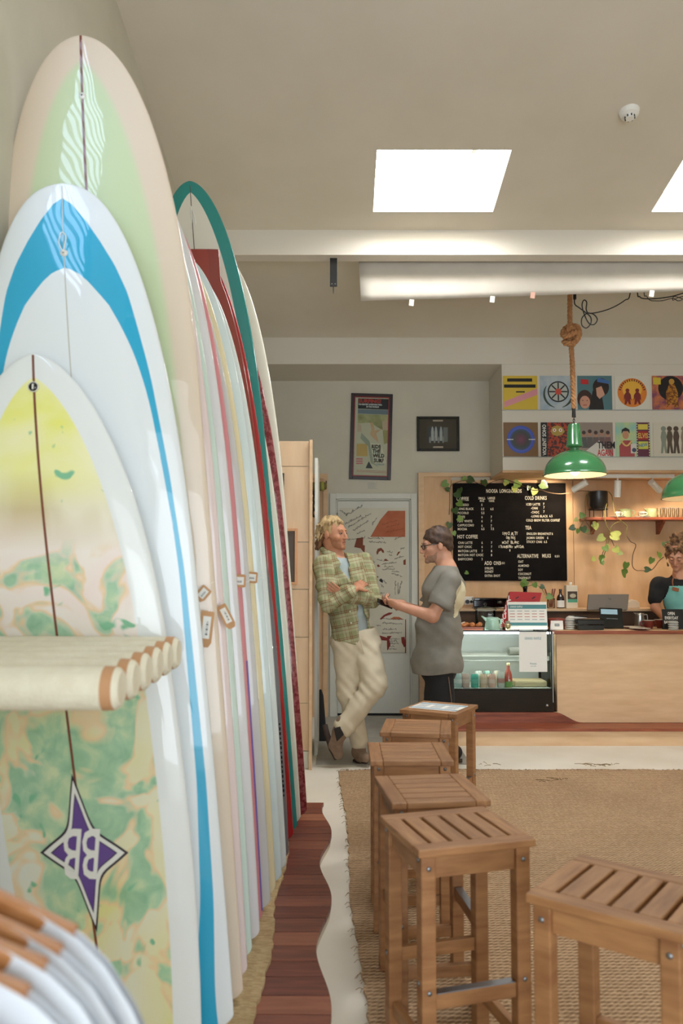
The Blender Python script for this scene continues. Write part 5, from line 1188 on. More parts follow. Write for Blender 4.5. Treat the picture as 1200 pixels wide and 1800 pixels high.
flat(t, [(.03, 0), (.17, 0), (.165, .10), (.13, .15), (.07, .15), (.03, .10)], C(166, 70, 70), -.0038); disc(t, .09, .20, .038, C(196, 140, 106), -.0044, 16, rx=.03); flat(t, [(.052, .21), (.056, .25), (.09, .27), (.125, .25), (.127, .21), (.11, .235), (.07, .235)], C(40, 30, 30), -.005)
MB().tube([(.045+.10*k/8, -.005, .15-.05*math.sin(PI*k/8)) for k in range(9)], .008, 5).build('print', C(226, 190, 120), t)
flat(t, [(.19, 0), (.31, 0), (.31, S), (.19, S)], C(96, 40, 62), -.0036); flat(t, [(.205, .25), (.295, .25), (.295, .30), (.205, .30)], C(220, 200, 80), -.0044); flat(t, [(.205, .155), (.295, .155), (.295, .235), (.205, .235)], C(170, 40, 40), -.0044); flat(t, [(.205, .07), (.295, .07), (.295, .14), (.205, .14)], C(208, 206, 80), -.0044)
text('ELVIS', .045, (.25, -.0052, .172), t, mat('print_yellow', (226, 196, 90), .4), .62, 'CENTER', 'lettering', (PI/2, 0, 0), .0003, .001); text('NEW', .03, (.25, -.0052, .092), t, mat('print_cyan', (50, 120, 170), .4), .8, 'CENTER', 'lettering', (PI/2, R(-8), 0), .0003, .001)
for k in range(13):
    for sx in (.1955, .3045): MB().box(sx-.003, sx+.003, -.0050, -.0043, .008+k*.024, .018+k*.024).build('print', 'paper_white', t)
flat(t, [(.135, .03), (.185, .03), (.185, .12), (.135, .12)], C(210, 206, 196), -.0046); disc(t, .165, .06, .02, C(60, 70, 96), -.0052, 14)
t = sleeve(4, 1, 'cream record sleeve with dark standing figures, bottom row right', C(214, 206, 188))
for fx, c in ((.095, (140, 146, 130)), (.15, (92, 76, 60)), (.21, (84, 66, 54)), (.28, (150, 130, 110))):
    flat(t, [(fx-.028, .03), (fx-.008, .03), (fx, .10), (fx+.01, .03), (fx+.032, .03), (fx+.02, .13), (fx+.03, .19), (fx+.018, .235), (fx-.018, .235), (fx-.028, .18), (fx-.02, .13)], C(*c), -.0038); disc(t, fx, .258, .024, C(*c), -.0040, 14)

# ================================================================== framed pictures on the wall
pf = thing('poster_frame', 'tall surf film poster in a dark red frame above the door', 'picture', at(650, 843, BACK-.02), rot=(0, R(1.6), 0))
hP = at(650, 692, BACK).z - at(650, 843, BACK).z; wP = at(690, 760, BACK).x - at(617, 760, BACK).x
f = MB(); fw = .032
f.box(-wP/2, -wP/2+fw, 0, .02, 0, hP).box(wP/2-fw, wP/2, 0, .02, 0, hP).box(-wP/2+fw, wP/2-fw, 0, .02, 0, fw).box(-wP/2+fw, wP/2-fw, 0, .02, hP-fw, hP).build('frame', mat('frame_dark', (40, 20, 20), .35), pf, bevel=.003)
i = fw; f = MB(); f.box(-wP/2+i, -wP/2+i+.01, .001, .016, i, hP-i).box(wP/2-i-.01, wP/2-i, .001, .016, i, hP-i).box(-wP/2+i+.01, wP/2-i-.01, .001, .016, i, i+.01).box(-wP/2+i+.01, wP/2-i-.01, .001, .016, hP-i-.01, hP-i).build('inner_frame', mat('frame_red', (138, 34, 32), .4), pf)
pa = MB().box(-wP/2+fw+.01, wP/2-fw-.01, .010, .014, fw+.01, hP-fw-.01).build('poster', mat('poster_paper', (212, 206, 176), .6), pf)
def PZ(x, y): # crop coordinates of the poster picture
    q = at(570+x*280/1200., 640+y*260/1114., BACK-.012) - pf.location; return (q.x + (q.z-hP/2)*-.028, q.z)
def pflat(pts, m, y=.0095): return MB().prism([PZ(*p) for p in pts], y-.0006, y).build('print', m, pf)
pflat([(245, 260), (482, 260), (478, 340), (243, 338)], 'black_paint'); pflat([(243, 342), (478, 342), (474, 378), (242, 375)], C(120, 132, 140))
pflat([(242, 378), (474, 380), (470, 480), (440, 500), (330, 440), (242, 450)], mat('poster_olive', (150, 150, 96), .6, col2=(196, 190, 140), nscale=9))
pflat([(335, 440), (355, 440), (372, 500), (420, 490), (380, 520), (400, 590), (360, 560), (335, 530), (345, 490)], C(214, 176, 130), .009); pflat([(240, 450), (268, 460), (272, 510), (238, 512)], C(206, 180, 150), .009); pflat([(425, 430), (470, 420), (468, 480), (430, 500)], C(206, 180, 146), .009)
pflat([(270, 520), (330, 580), (360, 740), (400, 775), (340, 745), (320, 620), (262, 560)], C(160, 166, 140), .009); pflat([(430, 500), (474, 490), (470, 590), (440, 600)], C(170, 160, 92), .009)
pflat([(340, 596), (418, 600), (458, 745), (366, 742)], C(224, 218, 190), .0088); pflat([(234, 602), (312, 602), (316, 695), (232, 695)], C(206, 170, 84)); pflat([(325, 732), (355, 785), (300, 785)], 'black_paint')
for k in range(3): pflat([(228, 712+k*17), (278, 710+k*17), (280, 720+k*17), (230, 722+k*17)], C(206, 110, 110))
pflat([(232, 800), (455, 804), (455, 807), (232, 803)], C(196, 110, 80)); pflat([(232, 810), (455, 814), (455, 817), (232, 813)], C(196, 110, 80))
mat('poster_red', (200, 58, 40), .5)
def pt_text(s, x, y, cap, m, xs=.8, bold=.001, sp=1.0, yy=.0085):
    q = PZ(x, y); text(s, cap, (q[0], yy, q[1]), pf, m, xs, 'LEFT', 'lettering', (PI/2, 0, 0), .0003, bold, sp)
pt_text('SURFING!', 248, 292, .036, 'poster_red', 1.02, .0022); pt_text('THE GREATEST ADVENTURE THRILL', 247, 310, .014, 'paper_white', .72); pt_text('IN THE WORLD!', 306, 327, .014, 'paper_white', .85)
for s_, x, y in (('RIDE', 345, 634), ('THE', 352, 668), ('WILD', 356, 702), ('SURF', 362, 738)): pt_text(s_, x, y, .036, 'poster_red', .86, .002)
pt_text('COLOR', 380, 760, .018, 'notice_grey', .9)
MB().box(-wP/2+fw, wP/2-fw, .003, .005, fw, hP-fw).build('glass', 'glass_clear', pf)
lb = thing('caption_card', 'small white caption card below the surf poster', 'card', at(654, 861, BACK-.003)); MB().box(-.055, .055, 0, .002, 0, .085).build('card', 'plaster', lb)
cp = MB()
for k in range(6): cp.box(-.045, .045 - .02*(k % 2), -.0006, 0, .012+k*.011, .015+k*.011)
cp.build('print', 'notice_grey', lb)
ph_ = thing('photo_frame', 'small black framed photograph of surfboards right of the poster', 'picture', at(770, 793, BACK-.02))
hF = at(770, 732, BACK).z - at(770, 793, BACK).z; wF = at(808, 760, BACK).x - at(733, 760, BACK).x; fw = .026
MB().box(-wF/2, -wF/2+fw, 0, .02, 0, hF).box(wF/2-fw, wF/2, 0, .02, 0, hF).box(-wF/2+fw, wF/2-fw, 0, .02, 0, fw).box(-wF/2+fw, wF/2-fw, 0, .02, hF-fw, hF).build('frame', 'black_gloss', ph_, bevel=.004)
MB().box(-wF/2+fw, wF/2-fw, .012, .016, fw, hF-fw).build('mount', mat('mount_brown', (84, 72, 58), .7), ph_)
def phf(x, z, w_, h_, m, y=.011): MB().box(x-w_/2, x+w_/2, y-.0006, y, z-h_/2, z+h_/2).build('print', m, ph_)
phf(.0, hF*.48, .20, .145, C(60, 62, 62)); phf(.075, hF*.48, .045, .145, C(126, 122, 112), .0104)
for k, x in enumerate((-.055, -.02, .03)): MB().prism([(x-.013, hF*.30), (x+.013, hF*.30), (x+.014, hF*.55), (x+.008, hF*.68), (x, hF*.72), (x-.008, hF*.68), (x-.014, hF*.55)], .0095, .0101).build('print', C(188, 186, 176), ph_)
for k, x in enumerate((-.08, -.035, .005, .05)): MB().prism([(x-.008, hF*.24), (x+.008, hF*.24), (x+.01, hF*.36), (x, hF*.44), (x-.01, hF*.36)], .0088, .0094).build('print', C(150, 146, 138), ph_)
for z in (hF-fw-.016, fw+.016): phf(-.0, z, .10, .016, C(206, 180, 150), .0104)
MB().box(-wF/2+fw, wF/2-fw, .004, .006, fw, hF-fw).build('glass', 'glass_clear', ph_)
# frames on the ply partition
def pframe(x0, x1, y0, y1, m, mount, lab, fw=.02):
    a, b = at(x0, y1, PD), at(x1, y0, PD); t = thing('picture_frame', lab, 'picture', ((a.x+b.x)/2, PD-.022, a.z)); w_, h_ = b.x-a.x, b.z-a.z
    MB().box(-w_/2, -w_/2+fw, 0, .02, 0, h_).box(w_/2-fw, w_/2, 0, .02, 0, h_).box(-w_/2+fw, w_/2-fw, 0, .02, 0, fw).box(-w_/2+fw, w_/2-fw, 0, .02, h_-fw, h_).build('frame', m, t, bevel=.002)
    MB().box(-w_/2+fw, w_/2-fw, .010, .014, fw, h_-fw).build('mount', mount, t)
    MB().box(-w_/2+fw+(.055 if mount != 'paper_white' else .07), w_/2-fw-(.055 if mount != 'paper_white' else .07), .008, .010, fw+.05, h_-fw-.07).build('print', 'paper_white' if mount != 'paper_white' else 'notice_grey', t)
pframe(440, 499.5, 832, 893, mat('frame_umber', (66, 56, 46), .4), 'paper_white', 'dark framed picture on the ply partition, upper of two')
pframe(430, 523, 929, 1028, mat('frame_pine', (214, 160, 116), .5), mat('mount_grey', (98, 86, 78), .8), 'pine framed picture with a brown mount, lower of two')
# olive fin bag hanging by the ply board at the back left
mat('olive', (116, 108, 62), .7); mat('olive_lime', (176, 176, 80), .6)
fb_ = thing('hanging_bag', 'olive rolled bag with black straps hanging in the back corner', 'bag', at(566, 905, BACK-.14))
fo = fb_.location.copy(); q0, q1 = at(548, 856, BACK-.14)-fo, at(573, 854, BACK-.14)-fo
MB().tube([q0, q0*.5+q1*.5, q1, q1+Vector((.006, 0, 0))], [.044, .046, .034, .024], 16).build('bag', 'olive', fb_, True)
MB().tube([q0*.35+q1*.65, q0*.15+q1*.85], [.046, .041], 16).build('stripe', 'olive_lime', fb_, True)
for k in range(4):
    c = at(555 - k*.6, 866+k*12, BACK-.15)-fo; MB().tube([(c.x+.022*math.cos(a_), c.y, c.z+.034*math.sin(a_)) for a_ in np.linspace(0, 2*PI, 15)], .012, 7).build('strap', 'black_paint', fb_, True)
MB().tube([q1+Vector((0, .02, .03)), q1+Vector((0, .10, .06))], .006, 8).build('hook', 'black_metal', fb_)
ws = thing('wetsuit', 'black wetsuit hanging low in the gap behind the partition', 'wetsuit', at(565, 1338, 6.75))
z1 = at(565, 1210, 6.75).z; z0 = ws.location.z
MB().prism([(-.03, .02), (.02, .0), (.045, .10), (.035, .30), (.015, z1-z0-.06), (-.005, z1-z0), (-.03, z1-z0-.02)], -.02, .02).build('leg', mat('neoprene', (28, 27, 27), .7), ws, bevel=.015)
MB().prism([(-.06, .04), (-.03, .02), (-.032, z1-z0-.04), (-.06, z1-z0-.02)], -.03, .01).build('leg', 'neoprene', ws, bevel=.012)

# ================================================================== pendant lamps
mat('enamel_green', (58, 124, 74), .25, col2=(64, 132, 80), nscale=5, coat=.7); mat('enamel_inside', (240, 226, 196), .4); mat('rust', (96, 50, 30), .8)
mat('rope', (176, 122, 78), .9, col2=(200, 148, 100), nscale=60, stretch=(1, 1, .4), bump=.5, bscale=90); mat('bulb', (255, 240, 210), .4, emit=(255, 214, 150), estr=6)
def twisted(path, r, name, par, turns=34.0):
    """three strands laid around a path"""
    P = smooth_path(path, 6); L = [0.0]
    for i in range(1, len(P)): L.append(L[-1]+(P[i]-P[i-1]).length)
    n = max(int(L[-1]/.008), 12); Q = []
    for j in range(n+1):
        s = L[-1]*j/n; i = min(max(np.searchsorted(L, s), 1), len(P)-1); t = (s-L[i-1])/max(L[i]-L[i-1], 1e-6); Q.append(P[i-1].lerp(P[i], t))
    for k in range(3):
        pts = []; up = Vector((.2, 1, .1))
        for j, q in enumerate(Q):
            tg = (Q[min(j+1, n)]-Q[max(j-1, 0)]).normalized(); a_ = tg.cross(up).normalized(); b_ = a_.cross(tg)
            th = L[-1]*j/n*turns*2 + k*2*PI/3; pts.append(q+(a_*math.cos(th)+b_*math.sin(th))*r*.48)
        MB().tube(pts, r*.56, 6).build(name, 'rope', par, True)
def lamp(cx, rim_y, d, lab, rim_half, tilt):
    c = at(cx, rim_y, d); t = thing('pendant_lamp', lab, 'lamp', c, rot=(R(tilt), 0, 0)); s = d/1400.
    r = rim_half*s; h = r*.80
    prof = [(r*1.0, 0), (r*1.03, .004), (r*1.0, .010)] + [(r*math.cos(a_), .010+h*math.sin(a_)*1.0) for a_ in np.linspace(.08, 1.36, 14)]
    MB().lathe(prof, n=48).build('shade', 'enamel_green', t, 60)
    inn = [(r*.985, 0.001)] + [(r*.97*math.cos(a_), .006+h*.965*math.sin(a_)) for a_ in np.linspace(.05, 1.45, 12)]
    MB().lathe(inn[::-1], n=48).build('shade_lining', 'enamel_inside', t, True)
    rr2 = random.Random(int(cx))
    for k in range(14):
        a_ = rr2.uniform(0, 2*PI); MB().obox((r*.99*math.cos(a_), r*.99*math.sin(a_), .003), (rr2.uniform(.01, .04), .004, .007), (0, 0, a_+PI/2)).build('rust_chip', 'rust', t)
    zt = .010+h*.975; k = r/.25
    MB().lathe([(.040*k, zt-.010), (.034*k, zt+.008), (.040*k, zt+.022), (.066*k, zt+.030), (.070*k, zt+.040), (.064*k, zt+.050), (.050*k, zt+.17*k+.03), (.043*k, zt+.19*k+.03), (0, zt+.19*k+.032)], n=28).build('neck', 'enamel_green', t, 45)
    MB().ball((0, 0, .06), (.045, .045, .06), 16, 10).build('bulb', 'bulb', t, True)
    zz = zt+.19*k+.03
    for j in range(3): MB().tube([(.008*math.cos(a_)*(1 if j % 2 else .2), .008*math.cos(a_)*(.2 if j % 2 else 1), zz+.012+j*.018+.013*math.sin(a_)) for a_ in np.linspace(0, 2*PI, 13)], .0028, 6).build('chain_link', 'black_metal', t, True)
    zz += .055; MB().cyl((0, 0, zz), (0, 0, zz+.075), .016, .013, 14).build('rope_clamp', 'black_metal', t, 40)
    return t, zz+.07, c
lt, z0, c = lamp(1010, 836, 6.40, 'green enamel pendant lamp on a knotted rope over the counter', 54, 0)
zk = at(1004, 588, 6.40).z - c.z; zc = ceil_z(6.40) - c.z - .002
twisted([(0, 0, z0), (-.004, 0, (z0+zk)/2), (-.012, 0, zk-.09)], .021, 'rope_strand', lt)
kx = -.018
twisted([(kx, -.03, zk-.10), (kx+.055, -.045, zk-.03), (kx+.05, -.03, zk+.05), (kx-.01, .03, zk+.075), (kx-.055, .02, zk+.02), (kx-.05, -.04, zk-.03), (kx+.01, -.06, zk-.005), (kx+.05, -.02, zk+.015), (kx+.02, .045, zk-.01), (kx-.045, .02, zk-.055), (kx-.02, -.03, zk-.085), (kx+.03, -.02, zk-.06), (kx+.025, -.02, zk+.03), (kx-.015, -.045, zk+.045), (kx-.03, -.02, zk+.0), (kx+.0, .01, zk-.03), (kx+.015, .0, zk+.03), (kx-.01, -.02, zk+.09)], .024, 'knot_strand', lt)
twisted([(kx-.004, -.01, zk+.07), (kx+.0, 0, zk+.2), (kx+.004, 0, zc)], .021, 'rope_strand', lt)
lt2, z0, c2_ = lamp(1224, 876, 6.40, 'second green enamel pendant lamp cut off by the right edge', 58, -1)
twisted([(0, 0, z0), (0, 0, (z0+ceil_z(6.4)-c2_.z)/2), (0, 0, ceil_z(6.40)-c2_.z-.002)], .021, 'rope_strand', lt2)
l = bpy.data.lights.new('pendant_bulb_light', 'POINT'); l.energy = 4; l.color = (1, .82, .58); l.shadow_soft_size = .05
o = bpy.data.objects.new('pendant_bulb_light', l); COL.objects.link(o); o.location = c + Vector((0, 0, .02))

# ================================================================== ceiling things
sd_ = thing('smoke_detector', 'round white smoke detector on the ceiling', 'smoke detector', (at(1105, 170, 4.46).x, 4.46, ceil_z(4.46)), rot=(math.atan(-.176), 0, 0))
MB().lathe([(0, -.052), (.022, -.052), (.026, -.040), (.030, -.034), (.050, -.028), (.056, -.012), (.058, 0), (0, 0)], n=32).build('body', 'white_plastic', sd_, 40)
for k in range(8): a_ = k*PI/4; MB().obox((.028*math.cos(a_), .028*math.sin(a_), -.043), (.004, .006, .012), (0, 0, a_)).build('vent', 'black_paint', sd_)
br = thing('bracket', 'black metal bracket hanging under the ceiling beam', 'bracket', (at(586, 480, 5.66).x, 5.66, bz))
hB = bz - at(586, 504, 5.66).z
MB().box(-.026, .026, -.004, .004, -hB, 0).build('plate', 'black_metal', br, bevel=.001)
MB().cyl((0, 0, -hB-.05), (0, 0, -hB), .003, .005, 8).build('pin', 'black_metal', br)
for sx in (-.012, .012): MB().cyl((sx, -.005, -hB+.02), (sx, -.004, -hB+.02), .004, n=10).build('rivet', 'steel', br)
# hanging white sheet behind the beam
mat('sheet_white', (206, 199, 186), .9, col2=(198, 190, 177), nscale=4)
bn = thing('canvas_sheet', 'long white canvas sheet taped up behind the ceiling beam', 'sheet', (at(630, 457, 5.78).x, 5.78, bz+.03))
nx = 40; prof = [(0, .03), (-.035, .0), (-.05, -.02), (-.075, -.03), (-.10, -.015), (-.13, -.035), (-.20, -.05), (-.26, -.05), (-.31, -.045)]
prof = [(-.004, .012), (.0, -.02), (-.012, -.06), (-.004, -.10), (-.016, -.15), (-.022, -.22), (-.018, -.28), (-.006, -.325)]
vs = []; fs = []; x_end = RIGHT-.1-bn.location.x
zb0 = at(633, 530, 5.78).z-bn.location.z; zb1 = at(1200, 512, 5.78).z-bn.location.z; kx_ = at(1200, 512, 5.78).x-bn.location.x
for i in range(nx+1):
    x = x_end*i/nx; zend = zb0+(zb1-zb0)*min(x/kx_, 1.2)
    for (y, z) in prof: vs.append((x + (.015 if i == 0 else 0)*(-z/.3), y+.004*math.sin(x*5+z*9), z*zend/-.325))
n = len(prof)
for i in range(nx):
    for j in range(n-1): fs.append((i*n+j, i*n+j+1, (i+1)*n+j+1, (i+1)*n+j))
o = MB().add(vs, fs).build('cloth', 'sheet_white', bn, True); so = o.modifiers.new('thick', 'SOLIDIFY'); so.thickness = .004
for px, py, m_ in ((723, 532, 'paper_white'), (865, 526, 'paper_white'), (936, 519, 'tape_pink'), (1145, 516, 'paper_white')):
    if m_ == 'tape_pink': mat('tape_pink', (226, 178, 160), .7)
    q = at(px, py, 5.755)-bn.location; MB().obox(q, (.034, .002, .045), (R(10), R(6), 0)).build('tape', m_, bn)
# black cable loops
cbk = thing('black_cable', 'thin black cable hanging in loops beside the lamp rope', 'cable', at(1012, 520, 5.95)); co = cbk.location.copy()
def CP(x, y): return at(940+x*260/1170., 500+y*400/1800., 5.95) - co
MB().tube(smooth_path([CP(*p) for p in ((316, -290), (315, 60), (313, 150), (350, 185), (400, 222), (440, 260), (440, 310), (405, 345), (370, 320), (372, 265), (410, 230), (460, 235), (492, 275), (470, 315), (430, 310), (395, 250), (372, 170), (385, 125), (408, 140), (405, 200), (430, 228), (520, 215), (620, 180), (710, 125), (752, 70), (780, -290))], 6), .0045, 6).build('wire', 'black_paint', cbk, True)
MB().cyl(CP(314, 60), CP(314, 118), .012, n=10).build('plug', 'black_paint', cbk)
cb2 = thing('black_cable', 'thin black cable sagging under the canvas at the right edge', 'cable', at(1125, 515, 5.95)); co = cb2.location.copy()
MB().tube(smooth_path([CP(*p) for p in ((800, -290), (810, 60), (825, 95), (860, 112), (960, 112), (1080, 95), (1170, 70), (1230, 60))], 6), .0045, 6).build('wire', 'black_paint', cb2, True)
MB().tube(smooth_path([CP(*p) for p in ((858, -290), (862, 60), (880, 90), (910, 125), (960, 130), (1010, 128), (1090, 110), (1130, 130), (1165, 115), (1100, 95), (1090, 125), (1130, 105), (1200, 85))], 6), .003, 6).build('wire', 'black_paint', cb2, True)
# ================================================================== people
mat('skin_a', (196, 136, 104), .5, col2=(206, 148, 116), nscale=14, sss=.08); mat('skin_b', (200, 146, 118), .5, col2=(210, 156, 128), nscale=14, sss=.08); mat('skin_c', (200, 142, 112), .5, col2=(210, 154, 124), nscale=14, sss=.08)
mat('eye_white', (164, 140, 122), .4); mat('iris', (60, 48, 38), .2); mat('lip', (168, 92, 80), .5)
mat('hair_blond', (132, 98, 60), .6, col2=(208, 180, 130), nscale=26, stretch=(1, 1, .35), detail=5, contrast=(.35, .6)); mat('hair_nape', (92, 56, 34), .6, col2=(130, 88, 54), nscale=26)
mat('hair_brown', (58, 40, 30), .55, col2=(88, 64, 48), nscale=34, detail=5); mat('hair_curly', (74, 48, 32), .55, col2=(168, 124, 82), nscale=20, detail=5, contrast=(.4, .7)); mat('stubble', (182, 126, 94), .7, col2=(164, 112, 80), nscale=70); mat('brow_dark', (70, 48, 36), .7)
mat('tee_bluegrey', (176, 188, 188), .9, col2=(166, 180, 182), nscale=12, bump=.1, bscale=50); mat('cream_cotton', (224, 212, 186), .9, col2=(214, 202, 176), nscale=9, bump=.12, bscale=70)
mat('suede', (146, 122, 102), .9, col2=(128, 104, 86), nscale=18); mat('sole', (62, 46, 38), .7); mat('elastic', (40, 34, 32), .8)
mat('tee_grey', (140, 136, 126), .9, col2=(128, 124, 114), nscale=10, bump=.1, bscale=60); mat('shorts_black', (26, 25, 26), .85); mat('cream_print', (224, 214, 180), .8)
mat('tee_black', (24, 24, 26), .85, col2=(30, 30, 32), nscale=10); mat('apron_mint', (124, 196, 188), .85, col2=(136, 204, 196), nscale=10); mat('tan_leather', (150, 92, 58), .7); mat('lanyard', (206, 140, 134), .8)
def plaid():
    m = bpy.data.materials.new('plaid'); m.use_nodes = True; MATS['plaid'] = m
    nt = m.node_tree; b = nt.nodes['Principled BSDF']; L = nt.links; b.inputs['Roughness'].default_value = .95; b.inputs['Specular IOR Level'].default_value = .1
    a = nt.nodes.new('ShaderNodeAttribute'); a.attribute_name = 'cloth'; sp = nt.nodes.new('ShaderNodeSeparateXYZ'); L.new(a.outputs['Vector'], sp.inputs[0])
    def band(src, per, stops):
        d = nt.nodes.new('ShaderNodeMath'); d.operation = 'DIVIDE'; d.inputs[1].default_value = per; L.new(src, d.inputs[0])
        f = nt.nodes.new('ShaderNodeMath'); f.operation = 'FLOORED_MODULO'; f.inputs[1].default_value = 1.0; L.new(d.outputs[0], f.inputs[0])
        r = nt.nodes.new('ShaderNodeValToRGB'); r.color_ramp.interpolation = 'CONSTANT'; e = r.color_ramp.elements
        while len(e) < len(stops): e.new(.5)
        for q, (p, v) in zip(e, stops): q.position = p; q.color = (v, v, v, 1)
        L.new(f.outputs[0], r.inputs[0]); return r.outputs[0]
    def mix(f, x, y):
        q = nt.nodes.new('ShaderNodeMix'); q.data_type = 'RGBA'
        L.new(f, q.inputs[0])
        for i, s in ((6, x), (7, y)):
            if isinstance(s, tuple): q.inputs[i].default_value = lin(s)
            else: L.new(s, q.inputs[i])
        return q.outputs[2]
    c = None
    for k, src in enumerate((sp.outputs['X'], sp.outputs['Y'])):
        wide = band(src, .096, [(0, .0), (.30, .45), (.70, 0.0)]); thin = band(src, .096, [(0, 0.), (.06, .75), (.11, 0.), (.19, .75), (.24, 0.), (.48, .55), (.53, 0.)])
        c = mix(wide, (156, 158, 118) if c is None else c, (196, 192, 158)); c = mix(thin, c, (142, 84, 64))
    fine = band(sp.outputs['X'], .012, [(0, 0.), (.5, .18)]); c = mix(fine, c, (112, 122, 86)); L.new(c, b.inputs['Base Color'])
plaid()
def V(*a): return Vector(a)
class Head:
    def __init__(s, c, fwd, up=(0, 0, 1), sc=1.0):
        s.c = Vector(c); s.f = Vector(fwd).normalized(); u = Vector(up); u = (u - s.f*u.dot(s.f)).normalized(); s.u = u; s.s = s.f.cross(u).normalized(); s.k = sc
        s.M = np.array([s.s, s.f, s.u]).T
    def p(s, x, y, z): return s.c + (s.s*x + s.f*y + s.u*z)*s.k
    def e(s, S, c, r, k=.012, neg=False): S.ell(s.p(*c), [v*s.k for v in r], s.M, k, neg)
    def cp(s, S, a, b, r0, r1, k=.012, neg=False): S.cap(s.p(*a), s.p(*b), r0*s.k, r1*s.k, k, neg)
    def face(s, S):
        s.e(S, (0, -.012, .032), (.075, .096, .086), .02); s.e(S, (0, .034, -.022), (.060, .062, .082), .025); s.e(S, (0, .040, -.080), (.047, .052, .036), .02)
        s.e(S, (0, .086, -.100), (.020, .016, .016), .012); s.cp(S, (0, .094, .012), (0, .116, -.030), .008, .0125, .010); s.e(S, (.010, .104, -.034), (.009, .010, .008), .006); s.e(S, (-.010, .104, -.034), (.009, .010, .008), .006)
        s.cp(S, (-.036, .082, .024), (.036, .082, .024), .011, .011, .014); s.e(S, (.040, .062, -.028), (.022, .024, .020), .015); s.e(S, (-.040, .062, -.028), (.022, .024, .020), .015)
        for q in (-1, 1):
            s.e(S, (q*.031, .104, .004), (.017, .014, .010), .008, True); s.e(S, (q*.075, -.006, -.012), (.010, .020, .031), .006)
        s.e(S, (0, .095, -.056), (.022, .009, .006), .005); s.e(S, (0, .093, -.069), (.019, .009, .007), .005)
    def details(s, root, iris='iris', brow='brow_dark', down=False):
        for q in (-1, 1):
            c = s.p(q*.031, .083, .003); MB().ball(c, .0125*s.k, 12, 8).build('eye', 'eye_white', root, True)
            c = s.p(q*.031+.002*q, .0925, .002); MB().ball(c, .0062*s.k, 10, 6).build('iris', iris, root, True)
            if down: MB().ball(s.p(q*.031, .0845, .003), .0145*s.k, 12, 8).build('eyelid', root['skin'], root, True); MB().tube([s.p(q*.018, .096, -.003), s.p(q*.031, .0985, -.006), s.p(q*.044, .091, -.003)], .0016, 5).build('lashes', 'brow_dark', root, True)
            MB().tube([s.p(q*.014, .094, .024), s.p(q*.030, .094, .029), s.p(q*.048, .082, .024)], [.0028, .0038, .0022], 6).build('eyebrow', brow, root, True)
            MB().tube([s.p(q*.017, .094, .010), s.p(q*.031, .0955, .0125 if not down else .004), s.p(q*.045, .088, .008)], .0026, 5).build('eyelid', root['skin'], root, True)
        MB().tube([s.p(-.019, .096, -.062), s.p(0, .1035, -.0605), s.p(.019, .096, -.062)], [.0022, .0035, .0022], 6).build('lips', 'lip', root, True)
def hand(S, w, d, n, curl=.5, k=.9, spread=.10, thumb=1, r=.0086):
    """palm and five fingers: w wrist, d direction of the hand, n normal out of the palm"""
    w = Vector(w); d = Vector(d).normalized(); n = Vector(n); n = (n-d*n.dot(d)).normalized(); s = d.cross(n).normalized()
    M = np.array([s, d, n]).T; pc = w + d*.045*k; S.ell(pc, (.042*k, .052*k, .015*k), M, .010)
    S.cap(w - d*.03*k, w + d*.02*k, .025*k, .024*k, .012)
    for i, (off, ln) in enumerate(((-.030, .066), (-.010, .076), (.010, .072), (.029, .058))):
        p = w + d*.082*k + s*off*k; dr = (d + s*off*spread*10*.3).normalized(); a = curl*.6
        for j, f in enumerate((.45, .32, .25)):
            q = p + (dr*math.cos(a) + n*math.sin(a))*ln*f*k*1.15; S.cap(p, q, r*k*(1-.10*j), r*k*(.92-.10*j), .0035); p = q; a += curl*.75
    p = w + d*.025*k + s*(-.034)*k*thumb; dr = (d*.75 - s*thumb*.75 + n*.35).normalized()
    q = p + dr*.036*k; S.cap(p, q, .012*k, .0105*k, .008); q2 = q + (d*.9 - s*thumb*.15 + n*.45).normalized()*.034*k; S.cap(q, q2, .0102*k, .0085*k, .004)
def chain(S, pts, rs, k=.02):
    for i in range(len(pts)-1): S.cap(pts[i], pts[i+1], rs[i], rs[i+1], k)
def cloth_coords(me, P, bones):
    """threads follow the nearest limb: along it and across it"""
    best = np.full(len(P), 1e9); uv = np.zeros((len(P), 3), np.float32)
    for p0, p1, r, off in bones:
        p0 = np.array(p0); p1 = np.array(p1); ba = p1-p0; L2 = ba @ ba; t = np.clip((P-p0) @ ba/L2, 0, 1)
        d = np.linalg.norm(P-p0-t[:, None]*ba, axis=1)/r; ax = ba/np.sqrt(L2); side = np.cross(ax, (0, -1, 0)); side /= np.linalg.norm(side)
        m = d < best; best[m] = d[m]; q = P[m]-p0; uv[m, 0] = q @ side + off; uv[m, 1] = q @ ax + off*.7
    a = me.attributes.new('cloth', 'FLOAT_VECTOR', 'POINT'); a.data.foreach_set('vector', uv.ravel())
def wr(a1, f1, seed=0.0):
    return lambda x, y, z: a1*(np.sin(f1*(x*.8+z*.9+y*.3)+seed)*np.sin(f1*.55*(x*.5-z*.6+y)+1.3+seed) + .6*np.sin(f1*1.7*(z*.8-x*.7)+2.1*seed))
